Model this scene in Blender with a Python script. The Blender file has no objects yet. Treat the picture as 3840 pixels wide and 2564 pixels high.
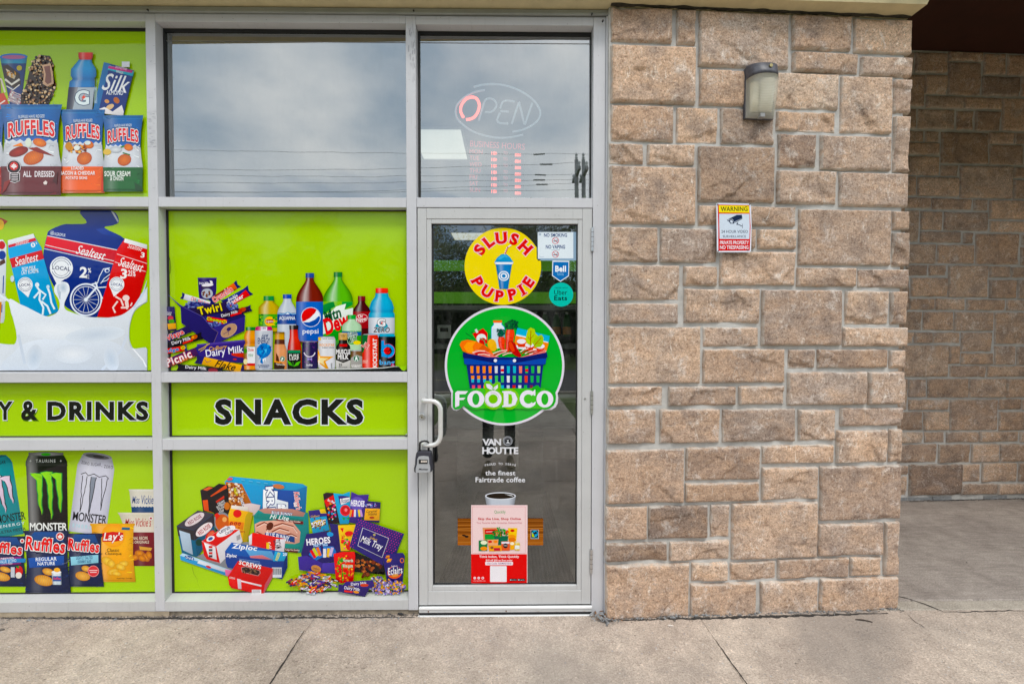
import bpy, bmesh, math, random
from mathutils import Vector, Matrix, noise, geometry
R = math.radians
scn = bpy.context.scene
# ---------------------------------------------------------------- camera
CAM_H, CAM_D, PITCH, YAW = 1.50, 2.51, 1.3, 0.7
FP = 1100.0 * 3840 / 2348.0                      # focal length in photo pixels
cd = bpy.data.cameras.new("camera"); cam = bpy.data.objects.new("camera", cd)
scn.collection.objects.link(cam); scn.camera = cam
cam.location = (0, -CAM_D, CAM_H)
cam.rotation_euler = (R(90 - PITCH), 0, R(-YAW))
cd.sensor_width = 36; cd.lens = 1100.0 / 2348.0 * 36
cd.clip_start = 0.05; cd.clip_end = 600
# ---------------------------------------------------------------- world: overcast sky with blue gaps low down
W = bpy.data.worlds.new("World"); scn.world = W; W.use_nodes = True
wn, wl = W.node_tree.nodes, W.node_tree.links
wn.clear()
def wnode(t, **k):
    n = wn.new(t)
    for a, b in k.items(): setattr(n, a, b)
    return n
SUN_EL, SUN_AZ = 56, 158
sky = wnode('ShaderNodeTexSky', sky_type='NISHITA', sun_disc=False)
sky.ozone_density = 4.5; sky.dust_density = .3; sky.sun_elevation = R(SUN_EL); sky.sun_rotation = R(SUN_AZ)
tc = wnode('ShaderNodeTexCoord')
mp = wnode('ShaderNodeMapping'); mp.inputs['Scale'].default_value = (1, 1, 1.7)
n1 = wnode('ShaderNodeTexNoise'); n1.inputs['Scale'].default_value = 3.2; n1.inputs['Detail'].default_value = 6; n1.inputs['Roughness'].default_value = .52
n2 = wnode('ShaderNodeTexNoise'); n2.inputs['Scale'].default_value = 2.3; n2.inputs['Detail'].default_value = 5; n2.inputs['Distortion'].default_value = .4
r1 = wnode('ShaderNodeValToRGB'); r1.color_ramp.elements[0].position = .36; r1.color_ramp.elements[1].position = .64
r1.color_ramp.elements[0].color = (.58, .70, .82, 1); r1.color_ramp.elements[1].color = (1.24, 1.24, 1.22, 1)
vm = wnode('ShaderNodeVectorMath', operation='SCALE'); vm.inputs['Scale'].default_value = 11.4
sx = wnode('ShaderNodeSeparateXYZ')
el = wnode('ShaderNodeMapRange'); el.inputs['From Min'].default_value = .15; el.inputs['From Max'].default_value = .36
el.inputs['To Min'].default_value = .40; el.inputs['To Max'].default_value = .0
gap = wnode('ShaderNodeMath', operation='SUBTRACT')
rp = wnode('ShaderNodeMapRange'); rp.inputs['From Min'].default_value = .14; rp.inputs['From Max'].default_value = .30
mx = wnode('ShaderNodeMixRGB')
bg = wnode('ShaderNodeBackground'); bg.inputs['Strength'].default_value = .10
out = wnode('ShaderNodeOutputWorld')
wl.new(tc.outputs['Generated'], mp.inputs[0]); wl.new(mp.outputs[0], n1.inputs['Vector']); wl.new(mp.outputs[0], n2.inputs['Vector'])
wl.new(n1.outputs['Fac'], r1.inputs[0]); wl.new(r1.outputs[0], vm.inputs[0])
wl.new(tc.outputs['Generated'], sx.inputs[0]); wl.new(sx.outputs['Z'], el.inputs['Value'])
wl.new(n2.outputs['Fac'], gap.inputs[0]); wl.new(el.outputs[0], gap.inputs[1])
wl.new(gap.outputs[0], rp.inputs['Value'])
wl.new(rp.outputs[0], mx.inputs['Fac']); wl.new(sky.outputs[0], mx.inputs['Color1']); wl.new(vm.outputs[0], mx.inputs['Color2'])
wl.new(mx.outputs[0], bg.inputs['Color']); wl.new(bg.outputs[0], out.inputs['Surface'])
sd = bpy.data.lights.new("sun", 'SUN'); so = bpy.data.objects.new("sun", sd); scn.collection.objects.link(so)
sd.energy = 1.3; sd.angle = R(13); sd.color = (1, .95, .88)
_d = Vector((math.sin(R(SUN_AZ)) * math.cos(R(SUN_EL)), math.cos(R(SUN_AZ)) * math.cos(R(SUN_EL)), math.sin(R(SUN_EL))))
so.rotation_euler = _d.to_track_quat('Z', 'Y').to_euler()
vs = scn.view_settings
vs.view_transform = 'Standard'; vs.look = 'None'; vs.gamma = 1; vs.exposure = 0.34; vs.use_curve_mapping = False
try: scn.cycles.max_bounces = 8; scn.cycles.transparent_max_bounces = 16
except Exception: pass

# ---------------------------------------------------------------- helpers
def lin(h):
    if isinstance(h, str):
        h = h.lstrip('#'); c = [int(h[i:i+2], 16) / 255 for i in (0, 2, 4)]
    else: c = [v / 255 for v in h]
    return tuple(v / 12.92 if v <= .04045 else ((v + .055) / 1.055) ** 2.4 for v in c)
RM = cam.rotation_euler.to_matrix(); CO = Vector(cam.location)
def ray(px, py):                                  # photo pixel (3840 wide) -> world direction
    return RM @ Vector(((px - 1920) / FP, -(py - 1282) / FP, -1))
class Plane:                                      # upright plane: origin, angle (recedes to the right), outward normal
    def __init__(s, x, y, ang):
        s.o = Vector((x, y, 0)); a = R(ang); s.u = Vector((math.cos(a), math.sin(a), 0)); s.n = Vector((math.sin(a), -math.cos(a), 0))
    def hit(s, px, py):
        d = ray(px, py); t = (s.o - CO).dot(s.n) / d.dot(s.n); p = CO + d * t
        return (p - s.o).dot(s.u), p.z
    def pt(s, u, z, w=0): return s.o + s.u * u + Vector((0, 0, z)) + s.n * w
    def at(s, px, py, w=0):
        u, z = s.hit(px, py); return s.pt(u, z, w)
def ground(px, py, z=0):
    d = ray(px, py); t = (z - CO.z) / d.z; p = CO + d * t
    return p
K = 3840 / 2348.0
def xf(pxP, y=0.0, pyP=761): return Plane(0, y, 0).hit(pxP * K, pyP * K)[0]      # X on the plane Y=y for an overview pixel column
def zf(pyP, y=0.0, pxP=650): return Plane(0, y, 0).hit(pxP * K, pyP * K)[1]
ORG = {}
def link(o): scn.collection.objects.link(o); return o
def root(name, label, cat, loc=(0, 0, 0), group=None, kind=None):
    o = link(bpy.data.objects.new(name, None)); o.location = loc; o.empty_display_size = .1
    ORG[o.name] = Vector(loc)
    if label: o['label'] = label
    if cat: o['category'] = cat
    if group: o['group'] = group
    if kind: o['kind'] = kind
    return o
def mesh(name, V, F, mat, parent=None, smooth=False, cols=None, label=None, cat=None, group=None, kind=None, attr=None):
    off = ORG[parent.name] if parent else Vector((0, 0, 0))
    me = bpy.data.meshes.new(name)
    me.from_pydata([tuple(Vector(v) - off) for v in V], [], F)
    if cols is not None:
        a = me.color_attributes.new('Col', 'FLOAT_COLOR', 'POINT')
        buf = []
        for c in cols: buf += [c[0], c[1], c[2], 1]
        a.data.foreach_set('color', buf)
    if attr is not None:
        a = me.attributes.new('edge', 'FLOAT', 'POINT'); a.data.foreach_set('value', attr)
    if smooth: me.polygons.foreach_set('use_smooth', [True] * len(me.polygons))
    me.materials.append(mat)
    o = link(bpy.data.objects.new(name, me))
    if parent: o.parent = parent
    ORG[o.name] = off
    if label: o['label'] = label
    if cat: o['category'] = cat
    if group: o['group'] = group
    if kind: o['kind'] = kind
    return o
class MB:
    def __init__(s): s.V = []; s.F = []
    def add(s, V, F):
        b = len(s.V); s.V += [Vector(v) for v in V]; s.F += [tuple(i + b for i in f) for f in F]; return s
    def box(s, x0, x1, y0, y1, z0, z1, bev=0.0, M=None):
        x0, x1 = min(x0, x1), max(x0, x1); y0, y1 = min(y0, y1), max(y0, y1); z0, z1 = min(z0, z1), max(z0, z1)
        if bev <= 0:
            V = [(x, y, z) for x in (x0, x1) for y in (y0, y1) for z in (z0, z1)]
            F = [(0, 1, 3, 2), (4, 6, 7, 5), (0, 4, 5, 1), (2, 3, 7, 6), (0, 2, 6, 4), (1, 5, 7, 3)]
        else:
            bm = bmesh.new(); bmesh.ops.create_cube(bm, size=1)
            for v in bm.verts: v.co = Vector(((x0 + x1) / 2 + v.co.x * (x1 - x0), (y0 + y1) / 2 + v.co.y * (y1 - y0), (z0 + z1) / 2 + v.co.z * (z1 - z0)))
            b = min(bev, (x1 - x0) * .45, (y1 - y0) * .45, (z1 - z0) * .45)
            bmesh.ops.bevel(bm, geom=bm.edges[:], offset=b, segments=1, affect='EDGES')
            bm.verts.index_update()
            V = [v.co.copy() for v in bm.verts]; F = [tuple(v.index for v in f.verts) for f in bm.faces]; bm.free()
        if M is not None: V = [M @ Vector(v) for v in V]
        return s.add(V, F)
    def tube(s, pts, r, n=10, caps=True):
        pts = [Vector(p) for p in pts]; V = []; F = []
        rs = r if isinstance(r, (list, tuple)) else [r] * len(pts)
        up = Vector((0, 0, 1)); prev = None
        for i, p in enumerate(pts):
            d = (pts[min(i + 1, len(pts) - 1)] - pts[max(i - 1, 0)]).normalized()
            if prev is None:
                a = up.cross(d)
                if a.length < 1e-3: a = Vector((1, 0, 0)).cross(d)
                a.normalize()
            else:
                a = (prev - d * prev.dot(d)).normalized()
            prev = a; b = d.cross(a)
            for k in range(n):
                t = 2 * math.pi * k / n; V.append(p + (a * math.cos(t) + b * math.sin(t)) * rs[i])
        for i in range(len(pts) - 1):
            for k in range(n):
                k2 = (k + 1) % n; F.append((i*n+k, i*n+k2, (i+1)*n+k2, (i+1)*n+k))
        if caps: F.append(tuple(range(n))[::-1]); F.append(tuple((len(pts)-1)*n + k for k in range(n)))
        return s.add(V, F)
    def cyl(s, p0, p1, r, n=16): return s.tube([p0, p1], r, n)
    def lathe(s, cx, cy, prof, n=16):             # prof: (radius, z)
        V = []; F = []
        for r_, z in prof:
            for k in range(n):
                t = 2 * math.pi * k / n; V.append((cx + r_ * math.cos(t), cy + r_ * math.sin(t), z))
        for i in range(len(prof) - 1):
            for k in range(n):
                k2 = (k + 1) % n; F.append((i*n+k, i*n+k2, (i+1)*n+k2, (i+1)*n+k))
        F.append(tuple(range(n))[::-1]); F.append(tuple((len(prof)-1)*n + k for k in range(n)))
        return s.add(V, F)
    def build(s, name, mat, parent=None, smooth=False, **k): return mesh(name, s.V, s.F, mat, parent, smooth, **k)

# ---------------------------------------------------------------- materials
def mat(name):
    m = bpy.data.materials.new(name); m.use_nodes = True; nt = m.node_tree; nt.nodes.clear()
    o = nt.nodes.new('ShaderNodeOutputMaterial'); p = nt.nodes.new('ShaderNodeBsdfPrincipled'); nt.links.new(p.outputs[0], o.inputs[0])
    return m, nt, p, o
def N(nt, t, **k):
    n = nt.nodes.new(t)
    for a, b in k.items():
        if a in n.inputs.keys() and not hasattr(n, a): n.inputs[a].default_value = b
        else: setattr(n, a, b)
    return n
def flat(name, col, rough=.5, metal=0, var=.0, scale=8, bump=0, bscale=60, emit=None, coat=0, coords='Object'):
    m, nt, p, o = mat(name); c = lin(col) if isinstance(col, str) else col
    p.inputs['Base Color'].default_value = (*c, 1); p.inputs['Roughness'].default_value = rough; p.inputs['Metallic'].default_value = metal
    if coat: p.inputs['Coat Weight'].default_value = coat; p.inputs['Coat Roughness'].default_value = .04
    if emit: p.inputs['Emission Color'].default_value = (*c, 1); p.inputs['Emission Strength'].default_value = emit
    tcn = N(nt, 'ShaderNodeTexCoord')
    if var:
        nz = N(nt, 'ShaderNodeTexNoise'); nz.inputs['Scale'].default_value = scale; nz.inputs['Detail'].default_value = 6; nz.inputs['Roughness'].default_value = .65
        nt.links.new(tcn.outputs[coords], nz.inputs['Vector'])
        r = N(nt, 'ShaderNodeValToRGB'); r.color_ramp.elements[0].position = .3; r.color_ramp.elements[1].position = .7
        r.color_ramp.elements[0].color = (*[v * (1 - var) for v in c], 1); r.color_ramp.elements[1].color = (*[min(1, v * (1 + var * .6)) for v in c], 1)
        nt.links.new(nz.outputs['Fac'], r.inputs[0]); nt.links.new(r.outputs[0], p.inputs['Base Color'])
    if bump:
        nb = N(nt, 'ShaderNodeTexNoise'); nb.inputs['Scale'].default_value = bscale; nb.inputs['Detail'].default_value = 5
        nt.links.new(tcn.outputs[coords], nb.inputs['Vector'])
        b = N(nt, 'ShaderNodeBump'); b.inputs['Strength'].default_value = bump; b.inputs['Distance'].default_value = .002
        nt.links.new(nb.outputs['Fac'], b.inputs['Height']); nt.links.new(b.outputs[0], p.inputs['Normal'])
    return m
def ramp(nt, src, stops):
    r = N(nt, 'ShaderNodeValToRGB'); e = r.color_ramp.elements
    while len(e) < len(stops): e.new(.5)
    for k, (p, c) in enumerate(stops): e[k].position = p; e[k].color = (*c, 1) if len(c) == 3 else c
    nt.links.new(src, r.inputs[0]); return r
def noise_n(nt, vec, scale, detail=5, rough=.6, dist=0):
    n = N(nt, 'ShaderNodeTexNoise'); n.inputs['Scale'].default_value = scale; n.inputs['Detail'].default_value = detail
    n.inputs['Roughness'].default_value = rough; n.inputs['Distortion'].default_value = dist
    nt.links.new(vec, n.inputs['Vector']); return n
def mixc(nt, fac, a, b, mode='MIX'):
    m = N(nt, 'ShaderNodeMixRGB', blend_type=mode)
    for s, v in (('Fac', fac), ('Color1', a), ('Color2', b)):
        if hasattr(v, 'links') or hasattr(v, 'is_output'): nt.links.new(v, m.inputs[s])
        elif isinstance(v, (int, float)): m.inputs[s].default_value = v
        else: m.inputs[s].default_value = (*v, 1)
    return m.outputs[0]
def bumpn(nt, h, strength, dist, normal=None):
    b = N(nt, 'ShaderNodeBump'); b.inputs['Strength'].default_value = strength; b.inputs['Distance'].default_value = dist
    nt.links.new(h, b.inputs['Height'])
    if normal: nt.links.new(normal, b.inputs['Normal'])
    return b.outputs[0]

def stone_material():
    m, nt, p, o = mat('hewn_stone'); L = nt.links
    tcn = N(nt, 'ShaderNodeTexCoord'); oi = N(nt, 'ShaderNodeObjectInfo')
    gv = N(nt, 'ShaderNodeNewGeometry')
    off = N(nt, 'ShaderNodeVectorMath', operation='SCALE'); off.inputs['Scale'].default_value = 37
    cmb = N(nt, 'ShaderNodeCombineXYZ'); L.new(oi.outputs['Random'], cmb.inputs[0]); L.new(oi.outputs['Random'], cmb.inputs[2]); L.new(cmb.outputs[0], off.inputs[0])
    add = N(nt, 'ShaderNodeVectorMath', operation='ADD'); L.new(gv.outputs['Position'], add.inputs[0]); L.new(off.outputs[0], add.inputs[1])
    v = add.outputs[0]
    base = ramp(nt, oi.outputs['Random'], [(0, (.33, .245, .195)), (.18, (.53, .385, .28)), (.36, (.40, .315, .26)), (.55, (.60, .43, .305)), (.72, (.42, .34, .285)), (.86, (.52, .36, .25)), (1, (.58, .47, .375))]); base.color_ramp.interpolation = 'LINEAR'
    rm = N(nt, 'ShaderNodeMath', operation='MULTIPLY'); rm.inputs[1].default_value = 17.31; L.new(oi.outputs['Random'], rm.inputs[0])
    rf = N(nt, 'ShaderNodeMath', operation='FRACT'); L.new(rm.outputs[0], rf.inputs[0])
    st = N(nt, 'ShaderNodeMapping'); st.inputs['Scale'].default_value = (3.0, 3, 6); L.new(v, st.inputs[0])
    nl = noise_n(nt, st.outputs[0], 1.7, 5, .62, .6)
    f1 = ramp(nt, nl.outputs['Fac'], [(.40, (0, 0, 0)), (.66, (.75, .75, .75))])
    c = mixc(nt, f1.outputs[0], base.outputs[0], (.55, .375, .25))
    nl2 = noise_n(nt, v, 6, 6, .65, .3)
    f2 = ramp(nt, nl2.outputs['Fac'], [(.47, (0, 0, 0)), (.66, (.85, .85, .85))])
    c = mixc(nt, f2.outputs[0], c, (.29, .225, .185))
    nl3 = noise_n(nt, v, 11, 8, .75, .5)
    f3 = ramp(nt, nl3.outputs['Fac'], [(.55, (0, 0, 0)), (.67, (.85, .85, .85))])
    c = mixc(nt, f3.outputs[0], c, (.66, .59, .53))
    wv_ = N(nt, 'ShaderNodeMapping'); wv_.inputs['Scale'].default_value = (9, 9, 3.5); wv_.inputs['Rotation'].default_value = (0, .7, 0); L.new(v, wv_.inputs[0])
    nsc = noise_n(nt, wv_.outputs[0], 3.4, 7, .8, 1.6)
    c = mixc(nt, ramp(nt, nsc.outputs['Fac'], [(.585, (0, 0, 0)), (.64, (.8, .8, .8))]).outputs[0], c, (.74, .68, .60))
    npt_ = noise_n(nt, v, 70, 5, .85)
    c = mixc(nt, ramp(nt, npt_.outputs['Fac'], [(.30, (.8, .8, .8)), (.37, (0, 0, 0))]).outputs[0], c, (.13, .10, .08))
    c = mixc(nt, 1.0, c, ramp(nt, rf.outputs[0], [(0, (.74, .74, .76)), (.35, (1.0, .97, .97)), (.7, (1.06, 1.07, 1.10)), (1, (1.20, 1.17, 1.15))]).outputs[0], 'MULTIPLY')
    ng = noise_n(nt, v, 150, 4, .8)                # grain
    fg = ramp(nt, ng.outputs['Fac'], [(.33, (.40, .37, .36)), (.47, (1, 1, 1)), (.58, (1.04, 1.04, 1.04)), (.68, (1.75, 1.7, 1.65))])
    c = mixc(nt, 1.0, c, fg.outputs[0], 'MULTIPLY')
    nr = noise_n(nt, st.outputs[0], 8, 7, .72)
    fr = ramp(nt, nr.outputs['Fac'], [(.34, (.76, .71, .67)), (.5, (1, .99, .98)), (.66, (1.13, 1.11, 1.08))])
    c = mixc(nt, .9, c, fr.outputs[0], 'MULTIPLY')
    nq = noise_n(nt, v, 85, 3, .6)
    c = mixc(nt, .9, c, ramp(nt, nq.outputs['Fac'], [(.34, (.66, .60, .56)), (.46, (1, 1, 1)), (.58, (1.04, 1.04, 1.04)), (.68, (1.3, 1.28, 1.26))]).outputs[0], 'MULTIPLY')
    at = N(nt, 'ShaderNodeAttribute', attribute_name='edge')   # mortar smeared along arrises
    ne = noise_n(nt, v, 22, 4, .7)
    me_ = N(nt, 'ShaderNodeMath', operation='MULTIPLY'); L.new(at.outputs['Fac'], me_.inputs[0]); L.new(ne.outputs['Fac'], me_.inputs[1])
    fe = ramp(nt, me_.outputs[0], [(.34, (0, 0, 0)), (.56, (.75, .75, .75))])
    c = mixc(nt, fe.outputs[0], c, (.60, .55, .49))
    L.new(c, p.inputs['Base Color']); p.inputs['Roughness'].default_value = .95; p.inputs['Specular IOR Level'].default_value = .2
    b = bumpn(nt, nr.outputs['Fac'], .45, .004); b = bumpn(nt, nq.outputs['Fac'], .5, .002, b)
    mus = noise_n(nt, st.outputs[0], 9, 6, .7, .4)
    b = bumpn(nt, mus.outputs['Fac'], .5, .005, b)
    L.new(b, p.inputs['Normal']); return m
def concrete_material(name, base, pale, dark, speck=1.0, grit=.5, streak=0, gum=0):
    m, nt, p, o = mat(name); L = nt.links
    gv = N(nt, 'ShaderNodeNewGeometry'); v = gv.outputs['Position']
    big = noise_n(nt, v, 1.3, 5, .6, .2)
    c = ramp(nt, big.outputs['Fac'], [(.3, dark), (.5, base), (.72, pale)]).outputs[0]
    mid = noise_n(nt, v, 9, 6, .7)
    fm = ramp(nt, mid.outputs['Fac'], [(.35, (.78, .77, .77)), (.65, (1.14, 1.14, 1.14))])
    c = mixc(nt, .8, c, fm.outputs[0], 'MULTIPLY')
    vo = N(nt, 'ShaderNodeTexVoronoi'); vo.inputs['Scale'].default_value = 115; L.new(v, vo.inputs['Vector'])
    sp = ramp(nt, vo.outputs['Color'], [(0, (.28, .25, .23)), (.12,  (.95, .92, .88)), (.5, (1.06, 1.04, 1.02)), (.8, (1.22, 1.20, 1.17)), (1, (1.7, 1.65, 1.6))])
    c = mixc(nt, .75 * speck, c, sp.outputs[0], 'MULTIPLY')
    vo2 = N(nt, 'ShaderNodeTexVoronoi'); vo2.inputs['Scale'].default_value = 52; L.new(v, vo2.inputs['Vector'])
    d2 = ramp(nt, vo2.outputs['Distance'], [(.16, (1, 1, 1)), (.30, (0, 0, 0))])
    s2 = N(nt, 'ShaderNodeSeparateColor'); L.new(vo2.outputs['Color'], s2.inputs[0])
    k2 = ramp(nt, s2.outputs[0], [(.78, (0, 0, 0)), (.82, (1, 1, 1))])
    mm = N(nt, 'ShaderNodeMath', operation='MULTIPLY'); L.new(d2.outputs[0], mm.inputs[0]); L.new(k2.outputs[0], mm.inputs[1])
    m3 = N(nt, 'ShaderNodeMath', operation='MULTIPLY'); L.new(mm.outputs[0], m3.inputs[0]); m3.inputs[1].default_value = .8 * speck
    pc = ramp(nt, s2.outputs[1], [(0, (.26, .25, .26)), (.35, (.40, .36, .33)), (.6, (.30, .31, .34)), (.8, (.55, .53, .50)), (1, (.62, .60, .58))])
    c = mixc(nt, m3.outputs[0], c, pc.outputs[0])
    fine = noise_n(nt, v, 130, 3, .8)
    ff = ramp(nt, fine.outputs['Fac'], [(.36, (.62, .60, .59)), (.52, (1.05, 1.04, 1.03)), (.64, (1.25, 1.23, 1.21))])
    c = mixc(nt, .8, c, ff.outputs[0], 'MULTIPLY')
    if gum:
        vg = N(nt, 'ShaderNodeTexVoronoi'); vg.inputs['Scale'].default_value = 2.6; L.new(v, vg.inputs['Vector'])
        c = mixc(nt, ramp(nt, vg.outputs['Distance'], [(.035, (gum, gum, gum)), (.055, (0, 0, 0))]).outputs[0], c, (.17, .15, .14))
        sg = noise_n(nt, v, .9, 3, .5, .4)
        c = mixc(nt, ramp(nt, sg.outputs['Fac'], [(.50, (0, 0, 0)), (.66, (.55, .55, .55))]).outputs[0], c, (.27, .24, .215))
        c = mixc(nt, ramp(nt, noise_n(nt, v, 5, 6, .75, .8).outputs['Fac'], [(.60, (0, 0, 0)), (.70, (.4, .4, .4))]).outputs[0], c, (.24, .21, .19))
    if streak:
        mpn = N(nt, 'ShaderNodeMapping'); mpn.inputs['Scale'].default_value = (1.2, 9, 1); mpn.inputs['Rotation'].default_value = (0, 0, R(24)); L.new(v, mpn.inputs[0])
        sn = noise_n(nt, mpn.outputs[0], 5, 6, .7)
        fs = ramp(nt, sn.outputs['Fac'], [(.38, (.66, .65, .64)), (.6, (1.05, 1.05, 1.05))])
        c = mixc(nt, streak, c, fs.outputs[0], 'MULTIPLY')
    L.new(c, p.inputs['Base Color']); p.inputs['Roughness'].default_value = .93; p.inputs['Specular IOR Level'].default_value = .2
    b = bumpn(nt, vo.outputs['Distance'], grit, .003); b = bumpn(nt, mid.outputs['Fac'], .35, .006, b); b = bumpn(nt, fine.outputs['Fac'], grit, .0015, b)
    L.new(b, p.inputs['Normal']); return m
def alu_material(name, col, dirt=.16):
    m, nt, p, o = mat(name); L = nt.links
    gv = N(nt, 'ShaderNodeNewGeometry'); v = gv.outputs['Position']
    a = noise_n(nt, v, 5, 5, .6); sxn = N(nt, 'ShaderNodeMapping'); sxn.inputs['Scale'].default_value = (28, 6, 3); L.new(v, sxn.inputs[0])
    b = noise_n(nt, sxn.outputs[0], 2.5, 6, .7)
    c = mixc(nt, ramp(nt, a.outputs['Fac'], [(.35, (0, 0, 0)), (.75, (.5, .5, .5))]).outputs[0], col, tuple(x * (1 - dirt) for x in col))
    c = mixc(nt, ramp(nt, b.outputs['Fac'], [(.56, (0, 0, 0)), (.74, (.6, .6, .6))]).outputs[0], c, tuple(x * (.72) for x in col))
    vv = N(nt, 'ShaderNodeTexVoronoi'); vv.inputs['Scale'].default_value = 26; L.new(v, vv.inputs['Vector'])     # fly specks
    c = mixc(nt, ramp(nt, vv.outputs['Distance'], [(.035, (.8, .8, .8)), (.06, (0, 0, 0))]).outputs[0], c, (.16, .13, .10))
    L.new(c, p.inputs['Base Color']); p.inputs['Roughness'].default_value = .38
    L.new(bumpn(nt, a.outputs['Fac'], .08, .002), p.inputs['Normal']); return m
def glass_material(name, tint=(.80, .86, .85), refl=.2, rough=0.0, wav=0):
    m, nt, p, o = mat(name); L = nt.links; nt.nodes.remove(p)
    t = N(nt, 'ShaderNodeBsdfTransparent'); t.inputs[0].default_value = (*tint, 1)
    g = N(nt, 'ShaderNodeBsdfGlossy'); g.inputs['Roughness'].default_value = rough; g.inputs['Color'].default_value = (.93, .97, 1, 1)
    f = N(nt, 'ShaderNodeFresnel'); f.inputs['IOR'].default_value = 1.52
    ad = N(nt, 'ShaderNodeMath', operation='ADD', use_clamp=True); ad.inputs[1].default_value = refl; L.new(f.outputs[0], ad.inputs[0])
    mxs = N(nt, 'ShaderNodeMixShader'); L.new(ad.outputs[0], mxs.inputs[0]); L.new(t.outputs[0], mxs.inputs[1]); L.new(g.outputs[0], mxs.inputs[2])
    L.new(mxs.outputs[0], o.inputs[0])
    df = N(nt, 'ShaderNodeBsdfDiffuse'); df.inputs[0].default_value = (.7, .7, .68, 1); m2 = N(nt, 'ShaderNodeMixShader'); g2 = N(nt, 'ShaderNodeNewGeometry'); mq = N(nt, 'ShaderNodeMapping'); mq.inputs['Scale'].default_value = (6, 1, 1.2); L.new(g2.outputs['Position'], mq.inputs[0])
    dr = ramp(nt, noise_n(nt, mq.outputs[0], 3, 7, .75, .6).outputs['Fac'], [(.48, (0, 0, 0)), (.78, (.055, .055, .055))]); L.new(dr.outputs[0], m2.inputs[0]); L.new(mxs.outputs[0], m2.inputs[1]); L.new(df.outputs[0], m2.inputs[2]); L.new(m2.outputs[0], o.inputs[0])
    if wav:
        gv = N(nt, 'ShaderNodeNewGeometry'); nz = noise_n(nt, gv.outputs['Position'], 2.0, 2, .5)
        L.new(bumpn(nt, nz.outputs['Fac'], wav, .01), g.inputs['Normal'])
    return m
def print_material(name, coat=.8, rough=.35, ior=1.5, wav=.12):
    m, nt, p, o = mat(name); L = nt.links
    at = N(nt, 'ShaderNodeAttribute', attribute_name='Col')
    gv = N(nt, 'ShaderNodeNewGeometry'); nz = noise_n(nt, gv.outputs['Position'], 180, 3, .7)
    c = mixc(nt, .5, at.outputs['Color'], ramp(nt, nz.outputs['Fac'], [(.3, (.86, .86, .86)), (.7, (1.08, 1.08, 1.08))]).outputs[0], 'MULTIPLY')
    vv = N(nt, 'ShaderNodeTexVoronoi'); vv.inputs['Scale'].default_value = 17; L.new(gv.outputs['Position'], vv.inputs['Vector'])
    c = mixc(nt, ramp(nt, vv.outputs['Distance'], [(.020, (.6, .6, .6)), (.035, (0, 0, 0))]).outputs[0], c, (.12, .12, .08))
    L.new(c, p.inputs['Base Color']); p.inputs['Roughness'].default_value = rough
    p.inputs['Specular IOR Level'].default_value = .0; p.inputs['Coat Weight'].default_value = coat; p.inputs['Coat Roughness'].default_value = .03; p.inputs['Coat IOR'].default_value = ior
    nw = noise_n(nt, gv.outputs['Position'], 3.0, 3, .5)
    bb = bumpn(nt, nw.outputs['Fac'], wav, .01); L.new(bb, p.inputs['Coat Normal']); L.new(bb, p.inputs['Normal'])
    return m
def emis(name, col, s):
    m, nt, p, o = mat(name); nt.nodes.remove(p); e = N(nt, 'ShaderNodeEmission'); e.inputs[0].default_value = (*col, 1); e.inputs[1].default_value = s
    nt.links.new(e.outputs[0], o.inputs[0]); return m

M_stone = stone_material()
M_mortar = flat('mortar', (.53, .515, .49), .95, var=.22, scale=14, bump=.6, bscale=120)
M_conc = concrete_material('exposed_aggregate_concrete', (.46, .39, .335), (.53, .46, .395), (.335, .285, .245), .95, .8, gum=.7)
M_conc2 = concrete_material('smooth_concrete', (.36, .32, .29), (.41, .37, .34), (.29, .255, .235), .35, .4, streak=.5)
M_conc3 = concrete_material('edge_concrete', (.42, .38, .325), (.46, .42, .36), (.34, .30, .26), .3, .3)
M_grit = flat('grit', (.16, .14, .125), .95, var=.5, scale=60, bump=.8, bscale=200)
M_grit2 = flat('grey_rubble', (.27, .275, .28), .95, var=.4, scale=30, bump=.8, bscale=150)
M_alu = alu_material('painted_aluminium', (.60, .60, .63))
M_alu2 = alu_material('painted_aluminium_door', (.56, .56, .56), .2)
M_trim = flat('weathered_trim', (.33, .345, .33), .5, var=.15, scale=6)
M_black = flat('black_gasket', (.012, .012, .013), .6)
M_steel = flat('brushed_steel', (.62, .62, .62), .3, metal=.9, var=.1, scale=40)
M_handle = flat('satin_aluminium', (.74, .73, .72), .33, metal=.35)
M_stucco = flat('cream_stucco', (.66, .56, .34), .95, var=.14, scale=9, bump=.9, bscale=170)
M_caulk = flat('caulk', (.40, .33, .24), .8, var=.25, scale=20, bump=.4, bscale=40)
M_glass = glass_material('window_glass', (.70, .78, .78), .28, 0, .06)
M_dglass = glass_material('door_glass', (.78, .84, .80), .15, 0, .03)
M_print = print_material('vinyl_print')
M_flatprint = print_material('paper_print', coat=.25, rough=.4, ior=1.5, wav=0)
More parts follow.
